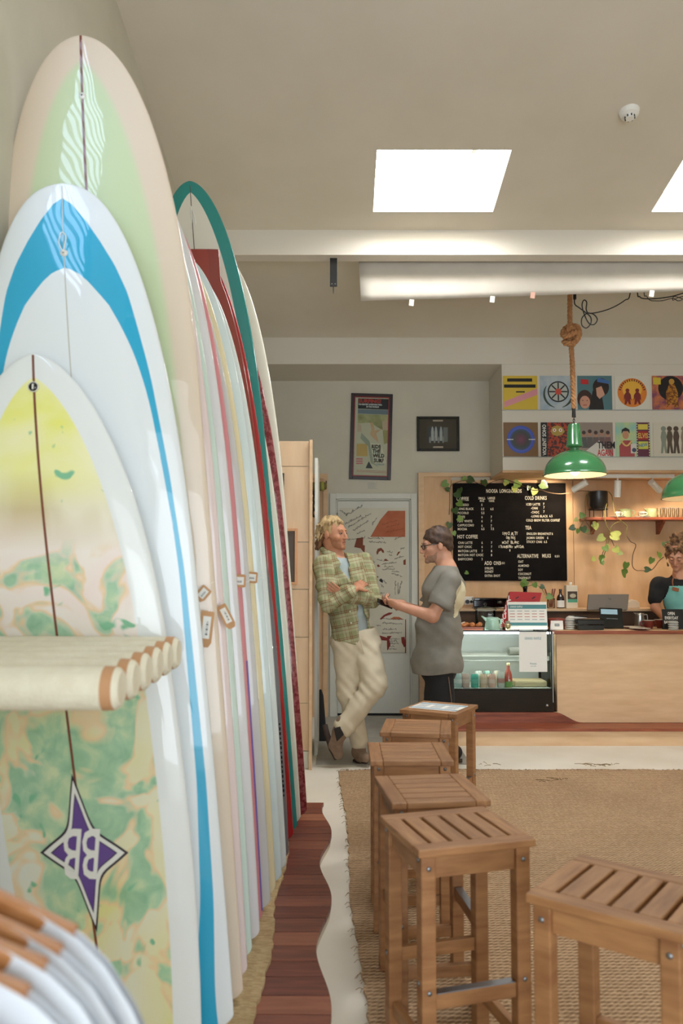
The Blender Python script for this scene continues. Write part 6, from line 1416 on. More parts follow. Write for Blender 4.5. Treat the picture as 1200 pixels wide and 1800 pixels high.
# ------------------------------------------------------------------ man in the plaid overshirt
D1 = 5.97
r1 = thing('person', 'blond man in green plaid overshirt and cream trousers leaning with crossed arms', 'person', atz(622, 1336, 0.004)); r1['skin'] = 'skin_a'
o1 = r1.location.copy(); o1.z = 0.004; o1.y = D1; r1.location = o1
def J(px, py, dy=0.0): return at(px, py, D1+dy) - o1
hd = Head(J(585, 938, 0), (.84, -.52, -.03), (-.05, 0, 1), 1.04)
N_, Ch, Ws, Pv = J(590, 982, .02), J(600, 1020, .02), J(614, 1080, .02), J(622, 1122, .01)
sR, eR, wR = J(569, 996, -.11), J(577, 1060, -.19), J(620, 1037, -.22)
sL, eL, wL = J(637, 990, .09), J(655, 1052, -.02), J(606, 1046, -.17)
hR, kR, aR = J(607, 1124, .0), J(612, 1215, .0), J(632, 1312, .02)
hL, kL, aL = J(641, 1122, .01), J(659, 1204, -.10), J(604, 1278, -.13)
S = SDF((-.45, -.40, -.01), (.30, .28, 1.92), .006)
hd.face(S); S.cap(hd.p(0, -.03, -.05), N_, .056, .060, .03); S.cap(N_, Ch, .07, .10, .03); chain(S, [Ch, Ws, Pv], [.10, .10, .11]); S.cap(sR, sL, .05, .05, .03)
chain(S, [sR, eR, wR], [.045, .040, .030]); chain(S, [sL, eL, wL], [.045, .040, .030]); chain(S, [Pv, hR, kR, aR], [.09, .075, .055, .028]); chain(S, [Pv, hL, kL, aL], [.09, .075, .055, .028])
S.cap(aR, J(636, 1330, -.03), .026, .018, .01); S.cap(aL, J(593, 1318, -.125), .026, .018, .01)
hand(S, J(625, 1034, -.215), J(642, 1021, -.13)-J(625, 1034, -.215), (.3, .9, -.1), .5, .95)
hand(S, J(603, 1046, -.185), J(584, 1034, -.255)-J(603, 1046, -.185), (-.1, .9, .35), .35, .95, thumb=-1)
me, P = S.mesh('body'); link('body', me, 'skin_a', r1, True); hd.details(r1, brow='hair_blond')
# stubble along the jaw
S = SDF(hd.c-V(.2, .2, .2), hd.c+V(.2, .2, .2), .0045); hd.face(S); S.f += -.0022
SF = S.f.copy(); G = np.meshgrid(*[S.lo[k]+S.h*np.arange(S.n[k]) for k in range(3)], indexing='ij')
q = np.stack(G, -1)-np.array(hd.c); lx, ly, lz = (q @ np.array(hd.s))/hd.k, (q @ np.array(hd.f))/hd.k, (q @ np.array(hd.u))/hd.k
reg = np.maximum.reduce([lz+.045-np.clip(.06-ly, 0, .06)*.55, -.004-ly, np.where((np.abs(lx) < .022) & (ly > .08) & (lz > -.075), .01, -1), np.abs(ly-.11)-.105]); S.f = np.maximum(SF, reg*hd.k).astype(np.float32)
me, P = S.mesh('stubble'); link('stubble', me, 'stubble', r1, True)
# hair: shaggy locks to the nape
def hair(hd, root, m, locks, h=.0045, base=(0, -.022, .040, .081, .098, .086), front=.075, name='hair', seed=1, low=-.02, noise=.004):
    S = SDF(hd.c-V(.2, .2, .24), hd.c+V(.2, .2, .22), h); hd.e(S, base[:3], base[3:], .01)
    rg = random.Random(seed)
    # keep the face clear
    hd.e(S, (0, .105, -.045), (.088, .075, .095), .02, True)
    for lk in locks: # strands: list of points in head space with radius
        pts, r0, r1_ = lk
        pts = [hd.p(*q) for q in pts]; n = len(pts)-1
        for i in range(n): S.cap(pts[i], pts[i+1], (r0+(r1_-r0)*i/n)*hd.k, (r0+(r1_-r0)*(i+1)/n)*hd.k, .005)
    if noise: S.wrinkle(lambda x, y, z: noise*(np.sin(95*x+20*z)*np.sin(80*y+1)+np.sin(70*z+30*y+2)*.6))
    me, P = S.mesh(name); return link(name, me, m, root, True)
rg = random.Random(4); LK = []
for i in range(150):
    th = rg.uniform(-PI, PI); up = rg.uniform(.02, .10)
    x0, y0 = .070*math.sin(th)*rg.uniform(.5, 1), -.02+.085*math.cos(th)*rg.uniform(.5, 1)
    zt = .045+.075*math.sqrt(max(1-(x0/.085)**2-((y0+.02)/.11)**2, 0.02))
    fr = math.cos(th)
    ln = .055 if fr > .5 else .085 if fr > -.2 else .12
    a = (x0*.75, y0*.75, zt+.008); b_ = (x0*1.22+rg.uniform(-.012, .012), y0*1.18+rg.uniform(-.012, .014), zt-.30*ln); c_ = (x0*1.42+rg.uniform(-.022, .022), y0*1.26-.012+rg.uniform(-.02, .018), zt-ln*rg.uniform(.9, 1.25))
    if fr > .5 and abs(c_[0]) < .05: c_ = (c_[0]+rg.choice((-.02, .02)), min(c_[1], .088), max(c_[2], .03))
    LK.append(([a, b_, c_], .0095, .003))
hair(hd, r1, 'hair_blond', LK, .0042)
LK2 = [([(.065*math.sin(t), -.03-.065*math.cos(t), -.02), (.070*math.sin(t)+rg.uniform(-.01, .01), -.045-.075*math.cos(t)+rg.uniform(-.015, .015), -.065-rg.uniform(0, .03)), (.065*math.sin(t)+rg.uniform(-.015, .015), -.06-.075*math.cos(t), -.09-rg.uniform(0, .03))], .017, .007) for t in np.linspace(-1.35, 1.35, 20)]
hair(hd, r1, 'hair_nape', LK2, .0045, (0, -.05, .0, .066, .058, .05), name='nape_hair', noise=.005)
# grey tee
def torso1(S, g):
    S.cap(N_-V(0, 0, .03), Ch, .080+g, .122+g, .04); chain(S, [Ch, Ws, J(617, 1122, .02)], [.122+g, .122+g, .130+g], .04); S.ell(J(600, 1030, .02), (.168+g, .122+g, .19+g), None, .05); S.cap(sR, sL, .058+g, .058+g, .05)
def J2(*a): return J(*a)
S = SDF((-.40, -.32, .85), (.30, .28, 1.56), .007)
torso1(S, 0.0)
S.plane(hd.p(0, -.03, -.05)+(N_-hd.p(0, -.03, -.05))*.72, (.25, -.25, 1)); S.plane((0, 0, J(620, 1130).z), (0, 0, -1)); S.wrinkle(wr(.003, 38))
me, P = S.mesh('tee_shirt'); link('tee_shirt', me, 'tee_bluegrey', r1, True)
# plaid overshirt
S = SDF((-.45, -.42, .80), (.32, .30, 1.60), .0065)
torso1(S, .020)
chain(S, [sR, eR], [.078, .066], .03); S.cap(eR, J(614, 1040, -.22), .064, .056, .02); chain(S, [sL, eL], [.078, .066], .03); S.cap(eL, J(612, 1047, -.15), .064, .056, .02)
# collar
for q in (-1, 1): S.cap(hd.p(q*.050, -.055, -.118), hd.p(q*.052, .040, -.165), .022, .020, .01)
# the open front
for dy in np.linspace(-.32, -.05, 9):
    if dy < -.0: S.cap(J(599, 972, dy), J(605, 994, dy), .040, .034, .004, True); S.cap(J(605, 994, dy), J(615, 1020, dy), .034, .010, .004, True)
    S.cap(J(632, 1066, dy), J(640, 1095, dy), .020, .044, .004, True); S.cap(J(640, 1095, dy), J(646, 1150, dy), .044, .07, .004, True)
S.cap(hd.p(0, 0, -.03), N_+V(.012, -.012, .0), .058, .062, .01, True)
S.plane(J(610, 1128), (-.24, .0, -1)); S.wrinkle(wr(.005, 34, .7))
S.wrinkle(lambda x, y, z: .004*np.sin(80*(z+.5*x)+2*np.sin(12*x))*np.exp(-((z-1.25)/.25)**2)); me, P = S.mesh('overshirt'); link('overshirt', me, 'plaid', r1, True)
cloth_coords(me, P, [(N_, Pv, 1.55, 0.0), (sR, eR, .72, .03), (eR, J(614, 1040, -.22), .62, .05), (sL, eL, .72, .02), (eL, J(612, 1047, -.15), .62, .06)])
for k in range(4):
    c = J(586-k*.5+k*7, 1030+k*8, -.165); 
for px, py in ((603, 1075), (605, 1095)): MB().lathe([(0, -.003), (.006, -.003), (.006, .002)], J(px+12, py, -.165), 12, 'y').build('button', 'cup_white', r1, True)
MB().prism([(J(585, 1006).x, J(585, 1006).z), (J(601, 1010).x, J(601, 1010).z), (J(600, 1027).x, J(600, 1027).z), (J(584, 1023).x, J(584, 1023).z)], -.155, -.145).build('chest_pocket', 'plaid', r1, bevel=.003) if False else None
# trousers
S = SDF((-.35, -.32, .08), (.30, .26, 1.02), .007)
chain(S, [J(622, 1104, .01), Pv], [.118, .130], .04); S.ell(J(612, 1128, .03), (.13, .125, .10), None, .05)
chain(S, [hR, kR, J(631, 1302, .02)], [.108, .082, .070], .025); chain(S, [hL, kL], [.112, .090], .03); S.cap(kL, J(605, 1277, -.12), .090, .074, .025)
S.plane(J(622, 1108), (-.15, 0, 1)); S.plane(J(632, 1307, 0), (.05, 0, -1)) if False else None
S.wrinkle(wr(.006, 30, .3)); S.wrinkle(lambda x, y, z: .0045*np.sin(75*(z*.9+x*.8)+2*np.sin(9*x))*(np.exp(-((z-.55)/.10)**2)+np.exp(-((z-.86)/.07)**2)+.8*np.exp(-((z-.25)/.08)**2)))
me, P = S.mesh('trousers'); link('trousers', me, 'cream_cotton', r1, True)
MB().tube([J(630, 1112, -.125), J(640, 1150, -.12), J(643, 1165, -.10)], .003, 5).build('fly_seam', 'cream_cotton', r1, True)
# boots
def boot(an, pts, rs, sole, side, name='boot'):
    S = SDF(np.minimum.reduce([np.array(p) for p in pts])-.1, np.maximum.reduce([np.array(p) for p in pts])+.1, .0055)
    chain(S, pts, rs, .03); me, P = S.mesh('boot'); b = link('boot', me, 'suede', r1, True)
    MB().tube(sole[0], sole[1], 10).build('sole', 'sole', b, True) if len(sole) == 2 else None
    return b
b1 = boot(None, [J(602, 1270, -.13), J(597, 1288, -.13), J(589, 1308, -.125), J(594, 1326, -.12)], [.052, .050, .046, .038], ([J(571, 1274, -.13), J(575, 1292, -.13), J(583, 1316, -.125), J(592, 1334, -.12)], [.018, .022, .024, .020]), None)
MB().prism([(J(587, 1272).x, J(587, 1272).z), (J(598, 1268).x, J(598, 1268).z), (J(604, 1282).x, J(604, 1282).z), (J(592, 1294).x, J(592, 1294).z)], -.196, -.18).build('elastic_panel', 'elastic', b1, bevel=.004)
b2_ = boot(None, [J(632, 1304, .02), J(630, 1322, .02), J(634, 1329, -.03), J(643, 1332, -.12)], [.048, .047, .040, .034], ([J(622, 1337, .05), J(632, 1338, -.02), J(644, 1340, -.12)], [.012, .014, .012]), None)

# ------------------------------------------------------------------ man in the grey tee, in profile
D2_ = 5.86
r2 = thing('person', 'man in grey T-shirt, black shorts and glasses, in profile, holding a phone', 'person', atz(790, 1338, 0.004)); r2['skin'] = 'skin_b'
o2 = r2.location.copy(); o2.z = .002; o2.y = D2_; r2.location = o2
def K(px, py, dy=0.0): return at(px, py, D2_+dy) - o2
hd2 = Head(K(767, 958, 0), (-.97, -.12, -.18), (-.06, 0, 1), 1.05)
N2, C2, W2, P2 = K(785, 1002, 0), K(780, 1035, 0), K(772, 1110, 0), K(775, 1175, 0)
sl, el, wl = K(790, 1022, -.18), K(760, 1083, -.22), K(704, 1066, -.13)
sr, er, wr_ = K(778, 1022, .18), K(745, 1078, .20), K(702, 1062, .06)
hl, kl, al = K(775, 1180, -.09), K(778, 1262, -.10), K(792, 1322, -.10)
hr, kr, ar = K(775, 1180, .09), K(775, 1262, .10), K(790, 1320, .10)
S = SDF((-.60, -.36, -.01), (.26, .36, 1.83), .006)
hd2.face(S); S.cap(hd2.p(0, -.03, -.05), N2, .060, .066, .03); S.cap(N2, C2, .075, .11, .03); chain(S, [C2, W2, P2], [.11, .11, .11]); S.cap(sl, sr, .05, .05, .03)
chain(S, [sl, el, wl], [.052, .046, .031], .02); chain(S, [sr, er, wr_], [.052, .046, .031], .02); chain(S, [P2, hl, kl, al], [.09, .08, .058, .042]); chain(S, [P2, hr, kr, ar], [.09, .08, .058, .042])
for a_, s_ in ((al, -.10), (ar, .10)): S.cap(a_, K(772, 1333, s_), .038, .028, .02)
hand(S, K(701, 1065, -.125), K(676, 1058, -.04)-K(701, 1065, -.125), (-.1, .75, .55), .75, 1.05, thumb=-1)
hand(S, K(700, 1060, .05), K(676, 1060, .01)-K(700, 1060, .05), (-.1, -.6, .6), .75, 1.05, thumb=1)
me, P = S.mesh('body'); link('body', me, 'skin_b', r2, True); hd2.details(r2)
# short dark hair and stubble
S = SDF(hd2.c-V(.2, .2, .2), hd2.c+V(.2, .2, .2), .0045); hd2.e(S, (0, -.018, .040), (.086, .104, .094), .01)
hd2.e(S, (0, -.070, -.015), (.066, .046, .060), .02); hd2.e(S, (0, .112, -.03), (.085, .060, .100), .015, True)
for q in (-1, 1): hd2.e(S, (q*.082, .028, -.055), (.030, .040, .050), .01, True); hd2.e(S, (q*.085, -.004, -.02), (.018, .022, .034), .008, True)
S.wrinkle(lambda x, y, z: .0035*(np.sin(110*x+40*z)*np.sin(90*y+1)+np.sin(100*z+30*x+2)*.7)); me, P = S.mesh('hair'); link('hair', me, 'hair_brown', r2, True)
S = SDF(hd2.c-V(.2, .2, .2), hd2.c+V(.2, .2, .2), .0045); hd2.face(S); S.f += -.0018; SF = S.f.copy()
G = np.meshgrid(*[S.lo[k]+S.h*np.arange(S.n[k]) for k in range(3)], indexing='ij'); q = np.stack(G, -1)-np.array(hd2.c)
lx, ly, lz = (q @ np.array(hd2.s))/hd2.k, (q @ np.array(hd2.f))/hd2.k, (q @ np.array(hd2.u))/hd2.k
reg = np.maximum.reduce([lz+.062-np.clip(.05-ly, 0, .06)*.6, .0-ly, np.where((np.abs(lx) < .022) & (ly > .08) & (lz > -.078), .01, -1)]); S.f = np.maximum(SF, reg).astype(np.float32)
me, P = S.mesh('stubble'); link('stubble', me, mat('stubble_grey', (176, 132, 108), .7, col2=(150, 118, 98), nscale=70), r2, True)
# glasses
gl = MB()
for q in (-1, 1):
    ring = [hd2.p(q*.032+.023*math.cos(a_), .108-.012*abs(q*.032+.023*math.cos(a_))/.06, .002+.017*math.sin(a_)) for a_ in np.linspace(0, 2*PI, 21)]; gl.tube(ring, .0032, 6)
    gl.tube([hd2.p(q*.055, .098, .008), hd2.p(q*.077, .05, .010), hd2.p(q*.080, -.005, .006), hd2.p(q*.080, -.015, -.004)], .0030, 6)
gl.tube([hd2.p(-.010, .112, .006), hd2.p(.010, .112, .006)], .003, 6); gl.build('glasses', 'black_gloss', r2, True)
# T-shirt
S = SDF((-.42, -.38, .62), (.28, .38, 1.56), .007)
S.cap(N2+V(-.01, 0, -.015), C2, .085, .150, .03); S.ell(K(780, 1040, 0), (.155, .20, .18), None, .05); S.ell(K(769, 1105, 0), (.165, .18, .22), None, .06); S.ell(K(766, 1160, 0), (.172, .18, .16), None, .05)
S.cap(K(774, 1110, 0), K(767, 1192, 0), .155, .174, .04); S.ell(K(769, 1165, 0), (.172, .200, .15), None, .05); S.cap(sl, sr, .07, .07, .05)
for a0, b0, e0 in ((sl, K(771, 1068, -.215), el), (sr, K(756, 1064, .20), er)):
    T_ = SDF((-.42, -.38, .62), (.28, .38, 1.56), .007); d_ = (b0-a0).normalized(); T_.cap(a0, b0+d_*.06, .078, .090, 0); T_.plane(b0, d_)
    hh = np.clip(.5+.5*(S.f-T_.f)/.012, 0, 1); S.f = (S.f*(1-hh)+T_.f*hh-.012*hh*(1-hh)).astype(np.float32)
S.cap(el, K(757, 1086, -.22), .10, .10, .0, True) if False else None
S.plane(K(770, 1181), (.05, 0, -1)); S.cap(hd2.p(0, -.02, -.06), N2+V(-.008, 0, .004), .066, .070, .008, True)
# sleeve openings end square to the arm
ax = (el-sl).normalized()
S.wrinkle(wr(.0055, 24, 1.1)); S.wrinkle(lambda x, y, z: .004*np.sin(60*(z+.8*x))*np.exp(-((z-1.05)/.18)**2)); me, P = S.mesh('tee_shirt'); ts = link('tee_shirt', me, 'tee_grey', r2, True)
MB().tube([N2 + V(-.012+.074*math.cos(a_), .068*math.sin(a_), .012-.020*math.cos(a_)*-1) for a_ in np.linspace(0, 2*PI, 25)], .006, 6).build('collar', 'tee_grey', r2, True)
MB().tube(smooth_path([N2+V(.05, -.05, .03), N2+V(-.01, -.075, .015), N2+V(-.07, -.05, -.02), N2+V(-.10, -.03, -.07)]), .004, 6).build('lanyard', 'lanyard', r2, True)
# cream prints on chest and back
def printed(cx, cy, w_, h_, side, name):
    S2 = SDF((-.42, -.38, .62), (.28, .38, 1.56), .0075); S2.f[:] = S.f[:S2.n[0], :S2.n[1], :S2.n[2]] if False else S2.f
    return None
bp_ = MB(); me0 = ts.data
pts = [v.co for v in me0.vertices]
for nm, sgn, zc, rz2, yr in (('back_print', 1, K(812, 1052).z, .155, .085),):
    mb = MB(); fs = []; idx = {}
    for f in me0.polygons:
        c = f.center; nrm = f.normal
        if nrm.x*sgn > -.15 and c.x*sgn > (.0 if sgn > 0 else -.2) and ((c.z-zc)/rz2)**2 + ((c.y+.15)/yr)**2 < 1:
            ff = []
            for vi in f.vertices:
                if vi not in idx: idx[vi] = len(mb.v); v = me0.vertices[vi]; mb.v.append(tuple(v.co + v.normal*.0025))
                ff.append(idx[vi])
            mb.f.append(tuple(ff))
    if mb.v: mb.build(nm, 'cream_print', ts, True)
# shorts
S = SDF((-.30, -.30, .30), (.22, .30, .92), .008)
S.cap(K(770, 1160, 0), K(771, 1178, 0), .125, .13, .03); 
for s_ in (-1, 1): S.cap(K(772, 1180, s_*.075), K(771, 1262, s_*.095), .104, .110, .03)
S.plane(K(775, 1268), (0, 0, -1)); S.wrinkle(wr(.004, 24, .4)); me, P = S.mesh('shorts'); link('shorts', me, 'shorts_black', r2, True)
MB().tube([K(788, 1190, -.176), K(793, 1230, -.185), K(795, 1262, -.185)], .003, 5).build('pocket_seam', mat('seam_tan', (120, 96, 76), .8), r2, True)
for s_ in (-1, 1):
    y = s_*.10; S = SDF(np.array(K(790, 1330, y))-np.array((.26, .10, .08)), np.array(K(790, 1330, y))+np.array((.16, .10, .16)), .006)
    chain(S, [K(800, 1322, y), K(794, 1330, y), K(775, 1333, y), K(757, 1334, y)], [.050, .044, .040, .034], .03); S.plane((0, 0, .004), (0, 0, -1)); me, P = S.mesh('shoe'); sh_ = link('shoe', me, 'shorts_black', r2, True)
    MB().tube([K(812, 1337, y), K(790, 1337, y), K(756, 1338, y)], [.014, .016, .012], 8).build('sole', 'sole', sh_, True)
ph2 = thing('phone', 'dark phone held in the hands of the man in grey', 'phone', K(676, 1061, -.02)+o2, rot=(R(35), R(20), R(10)))
MB().box(-.060, .060, -.033, .033, -.004, .004).build('case', 'black_gloss', ph2, bevel=.003); MB().box(-.054, .054, -.030, .030, .004, .0045).build('screen', 'black_gloss', ph2)

# ------------------------------------------------------------------ barista behind the counter
D3 = 7.38
r3 = thing('person', 'barista with curly pinned-up hair, black T-shirt and mint apron behind the counter', 'person', (at(1192, 1100, D3).x, D3, 0)); r3['skin'] = 'skin_c'
o3 = r3.location.copy()
def B(px, py, dy=0.0): return at(px, py, D3+dy) - o3
hd3 = Head(B(1190, 976, -.02), (-.48, -.70, -.45), (-.05, -.2, 1), 1.05)
N3, C3, W3, P3 = B(1194, 1012, .03), B(1196, 1045, .02), B(1196, 1098, .02), B(1196, 1135, .02)
l1, l2, l3 = B(1157, 1028, .01), B(1151, 1068, -.03), B(1172, 1092, -.17)
g1, g2, g3 = B(1234, 1028, .03), B(1240, 1070, -.02), B(1208, 1094, -.18)
S = SDF((-.36, -.40, -.01), (.36, .30, 1.85), .007)
hd3.face(S); S.cap(hd3.p(0, -.03, -.05), N3, .050, .055, .03); S.cap(N3, C3, .06, .09, .03); chain(S, [C3, W3, P3], [.09, .09, .10]); S.cap(l1, g1, .045, .045, .03)
chain(S, [l1, l2, l3], [.046, .040, .028]); chain(S, [g1, g2, g3], [.046, .040, .028])
for s_ in (-1, 1): chain(S, [P3, P3+V(s_*.09, 0, -.04), V(s_*.09, 0, .46), V(s_*.09, 0.02, .08), V(s_*.09, -.14, .03)], [.09, .085, .055, .042, .03])
hand(S, l3, (.5, -.8, .0), (.2, .1, -1), .4, .9); hand(S, g3, (-.5, -.8, .0), (-.2, .1, -1), .4, .9, thumb=-1)
me, P = S.mesh('body'); link('body', me, 'skin_c', r3, True); hd3.details(r3, down=True)
rg = random.Random(9); LK = []
for i in range(80):
    a_ = rg.uniform(-PI, PI); el_ = rg.uniform(-.1, 1.3); x, y, z = .082*math.cos(el_)*math.sin(a_), -.022-.100*math.cos(el_)*math.cos(a_), .04+.09*math.sin(el_)
    if y > .05 and z < .06: continue
    LK.append(([(x*.9, y*.9, z), (x*1.12+rg.uniform(-.02, .02), y*1.1+rg.uniform(-.02, .02), z+rg.uniform(-.02, .02)), (x*1.1+rg.uniform(-.03, .03), y*1.1+rg.uniform(-.03, .03), z+rg.uniform(-.03, .02))], .013, .007))
for i in range(40):  # the bun on top
    LK.append(([(rg.uniform(-.04, .04), -.05+rg.uniform(-.04, .04), .115+rg.uniform(-.01, .03)), (rg.uniform(-.05, .05), -.05+rg.uniform(-.05, .05), .15+rg.uniform(-.02, .03)), (rg.uniform(-.06, .06), -.05+rg.uniform(-.06, .06), .15+rg.uniform(-.04, .04))], .014, .008))
for q in (-1, 1): LK.append(([(q*.05, .06, .085), (q*.078, .055, .03), (q*.082, .05, -.04), (q*.074, .045, -.085)], .012, .005))
hair(hd3, r3, 'hair_curly', LK, .005, noise=.006)
S = SDF((-.36, -.30, .80), (.36, .30, 1.56), .0075)
S.cap(N3-V(0, 0, .02), C3, .075, .125, .03); S.ell(C3-V(0, 0, .03), (.165, .115, .17), None, .05); chain(S, [C3, W3, P3], [.125, .115, .13], .04); S.cap(l1, g1, .066, .066, .05); S.cap(l1, B(1151, 1052, -.01), .070, .066, .03); S.cap(g1, B(1238, 1052, .0), .070, .066, .03)
S.cap(hd3.p(0, -.02, -.06), N3+V(-.01, -.03, .0), .06, .066, .01, True); S.plane((0, 0, .86), (0, 0, -1)); S.wrinkle(wr(.004, 30, .2)); me, P = S.mesh('tee_shirt'); t3 = link('tee_shirt', me, 'tee_black', r3, True)
# apron follows the front of the tee
mb = MB(); idx = {}
for f in me.polygons:
    c = f.center
    if f.normal.y < -.12 and c.z < B(1196, 1026).z - .02 and abs(c.x) < .105 + max(0, (1.25-c.z))*.35:
        ff = []
        for vi in f.vertices:
            if vi not in idx: idx[vi] = len(mb.v); v = me.vertices[vi]; mb.v.append(tuple(v.co+v.normal*.008))
            ff.append(idx[vi])
        mb.f.append(tuple(ff))
ap = mb.build('apron', 'apron_mint', r3, True); sm = ap.modifiers.new('thick', 'SOLIDIFY'); sm.thickness = .005
zA = B(1196, 1026).z - .02
for q in (-1, 1): MB().tube(smooth_path([V(q*.09, -.115, zA), V(q*.085, -.10, zA+.05), N3+V(q*.06, -.03, .01), N3+V(q*.04, .05, .01)]), .006, 6).build('apron_strap', 'tan_leather', r3, True)
MB().obox((-.075, -.135, zA-.03), (.06, .006, .035), (R(-12), R(15), 0)).build('leather_patch', 'tan_leather', r3, bevel=.002)
MB().tube(smooth_path([N3+V(-.06, -.02, .0), N3+V(-.03, -.09, -.05), N3+V(0.0, -.115, -.085), N3+V(.03, -.09, -.05), N3+V(.06, -.02, .0)]), .0018, 5).build('necklace', 'gold', r3, True)
MB().ball(N3+V(0, -.12, -.092), .008, 10, 6).build('pendant', 'gold', r3, True)
S = SDF((-.26, -.20, .03), (.26, .22, .98), .009)
S.cap(P3+V(0, 0, .0), P3+V(0, 0, -.05), .125, .13, .03)
for s_ in (-1, 1): chain(S, [P3+V(s_*.09, 0, -.04), V(s_*.09, 0, .46), V(s_*.09, .02, .08)], [.105, .075, .06])
me, P = S.mesh('trousers'); link('trousers', me, 'shorts_black', r3, True)
for s_ in (-1, 1):
    S = SDF((s_*.09-.09, -.26, -.01), (s_*.09+.09, .12, .16), .008); chain(S, [V(s_*.09, .03, .08), V(s_*.09, .0, .05), V(s_*.09, -.15, .04)], [.052, .05, .042], .03); S.plane((0, 0, .002), (0, 0, -1)); me, P = S.mesh('shoe'); link('shoe', me, 'shorts_black', r3, True)
# ================================================================== small things on the counter and the back bench
def on_counter(px, d): return (at(px, 1100, d).x, d, CTZ+.003)
def on_bench(px, d): return (at(px, 1068, d).x, d, bz_+.0005)
# till monitor seen from behind
mat('monitor_grey', (120, 110, 98), .45); mat('logo_dark', (70, 64, 56), .4)
t = thing('monitor', 'grey till monitor seen from behind on the counter', 'monitor', on_counter(1072, 7.10))
mz0 = at(1072, 1073, 7.10).z-CTZ; mz1 = at(1072, 1044, 7.10).z-CTZ
M_ = [((1034-1072)*7.1/1400, mz0), ((1105-1072)*7.1/1400, mz0), ((1111-1072)*7.1/1400, mz1), ((1039-1072)*7.1/1400, mz1)]
b = MB().prism(M_, -.012, .012).build('back_cover', 'monitor_grey', t, bevel=.006, rot=(R(-14), 0, 0))
MB().prism([(x*.97, z) for x, z in M_], .0125, .015).build('screen', 'black_gloss', t, rot=(R(-14), 0, 0))
text('hp', .018, (-.015, -.0135, mz0+.095), t, 'logo_dark', 1.0, 'LEFT', 'lettering', (PI/2-R(14), R(8), 0))
MB().obox((0, .03, mz0*.5+.02), (.05, .03, mz0+.06), (R(-12), 0, 0)).build('neck', 'monitor_grey', t, bevel=.004)
MB().lathe([(0, 0), (.085, 0), (.085, .008), (.03, .016), (0, .016)], (0, .03, 0), 28).build('foot', 'monitor_grey', t, 40)
# tablet on a stand
mat('screen_blue', (150, 178, 190), .3, emit=(120, 150, 165), estr=.25)
t = thing('tablet', 'black tablet on a stand in front of the till monitor', 'tablet', on_counter(1076, 6.95), rot=(R(-16), R(2), R(0)))
MB().box(-.10, .10, 0, .009, .006, .185).build('body', 'black_gloss', t, bevel=.006)
MB().box(-.090, .055, -.0006, 0, .128, .172).build('screen_panel', 'screen_blue', t)
text('NOOSA LONGBOARDS', .008, (-.045, -.001, .085), t, 'notice_grey', .8)
MB().obox((0, .055, .07), (.10, .006, .16), (R(34), 0, 0)).build('stand', 'black_paint', t)
# black trays
t = thing('tray_stack', 'two stacked black plastic trays on the counter', 'tray', on_counter(1034, 6.87))
for k in range(2):
    z = k*.045; w_ = .118+.004*k
    MB().prism([(-w_+.012, z), (w_-.012, z), (w_, z+.042), (-w_, z+.042)], -.075, .075).build('tray', 'black_gloss', t, bevel=.004)
MB().box(-.125, .125, -.08, .08, .087, .092).build('rim', 'black_gloss', t, bevel=.002)
# card terminal
t = thing('card_terminal', 'white and black card terminal behind the black trays', 'card terminal', on_counter(1014, 7.06))
MB().prism([(-.09, 0), (.09, 0), (.09, .085), (.06, .10), (-.06, .105), (-.09, .09)], -.05, .05).build('body', 'white_plastic', t, bevel=.012)
MB().obox((.02, -.01, .102), (.12, .085, .006), (R(0), R(6), 0)).build('screen', 'black_gloss', t, bevel=.002)
# stacks of clear lids
mat('clear_plastic', (214, 214, 204), .25, trans=.35)
def lids(px, d, n, lab):
    t = thing('lid_stack', lab, 'lids', on_counter(px, d), group='stacks of clear lids')
    for k in range(n): MB().lathe([(.034, 0), (.043, .003), (.043, .008), (.038, .012), (.036, .020), (.030, .021), (.030, .017)], (0, 0, k*.0185), 24).build('lid', 'clear_plastic', t, True)
lids(1001, 6.88, 5, 'stack of clear plastic lids left of the black trays'); lids(1183, 6.82, 4, 'stack of clear plastic lids before the OPEN sign')
# red tin and card
t = thing('red_tin', 'low red tin behind the white card at the counter end', 'tin', on_counter(978, 6.94))
MB().lathe([(0, 0), (.066, 0), (.068, .004), (.068, .078), (.071, .080), (.071, .090), (.05, .094), (0, .095)], n=32).build('tin', mat('tin_red', (150, 60, 44), .4, coat=.3), t, 40)
t = thing('counter_card', 'small white folded card with a framed mark on the counter end', 'card', on_counter(979, 6.82), rot=(R(-8), 0, 0))
MB().box(-.052, .052, 0, .003, 0, .078).build('card', 'paper_white', t); MB().box(-.020, .020, -.0006, 0, .030, .052).build('mark', 'logo_dark', t); MB().box(-.017, .017, -.0011, -.0006, .033, .049).build('mark_inner', 'notice_grey', t)
MB().obox((0, .028, .036), (.10, .003, .082), (R(34), 0, 0)).build('back_leaf', 'paper_white', t)
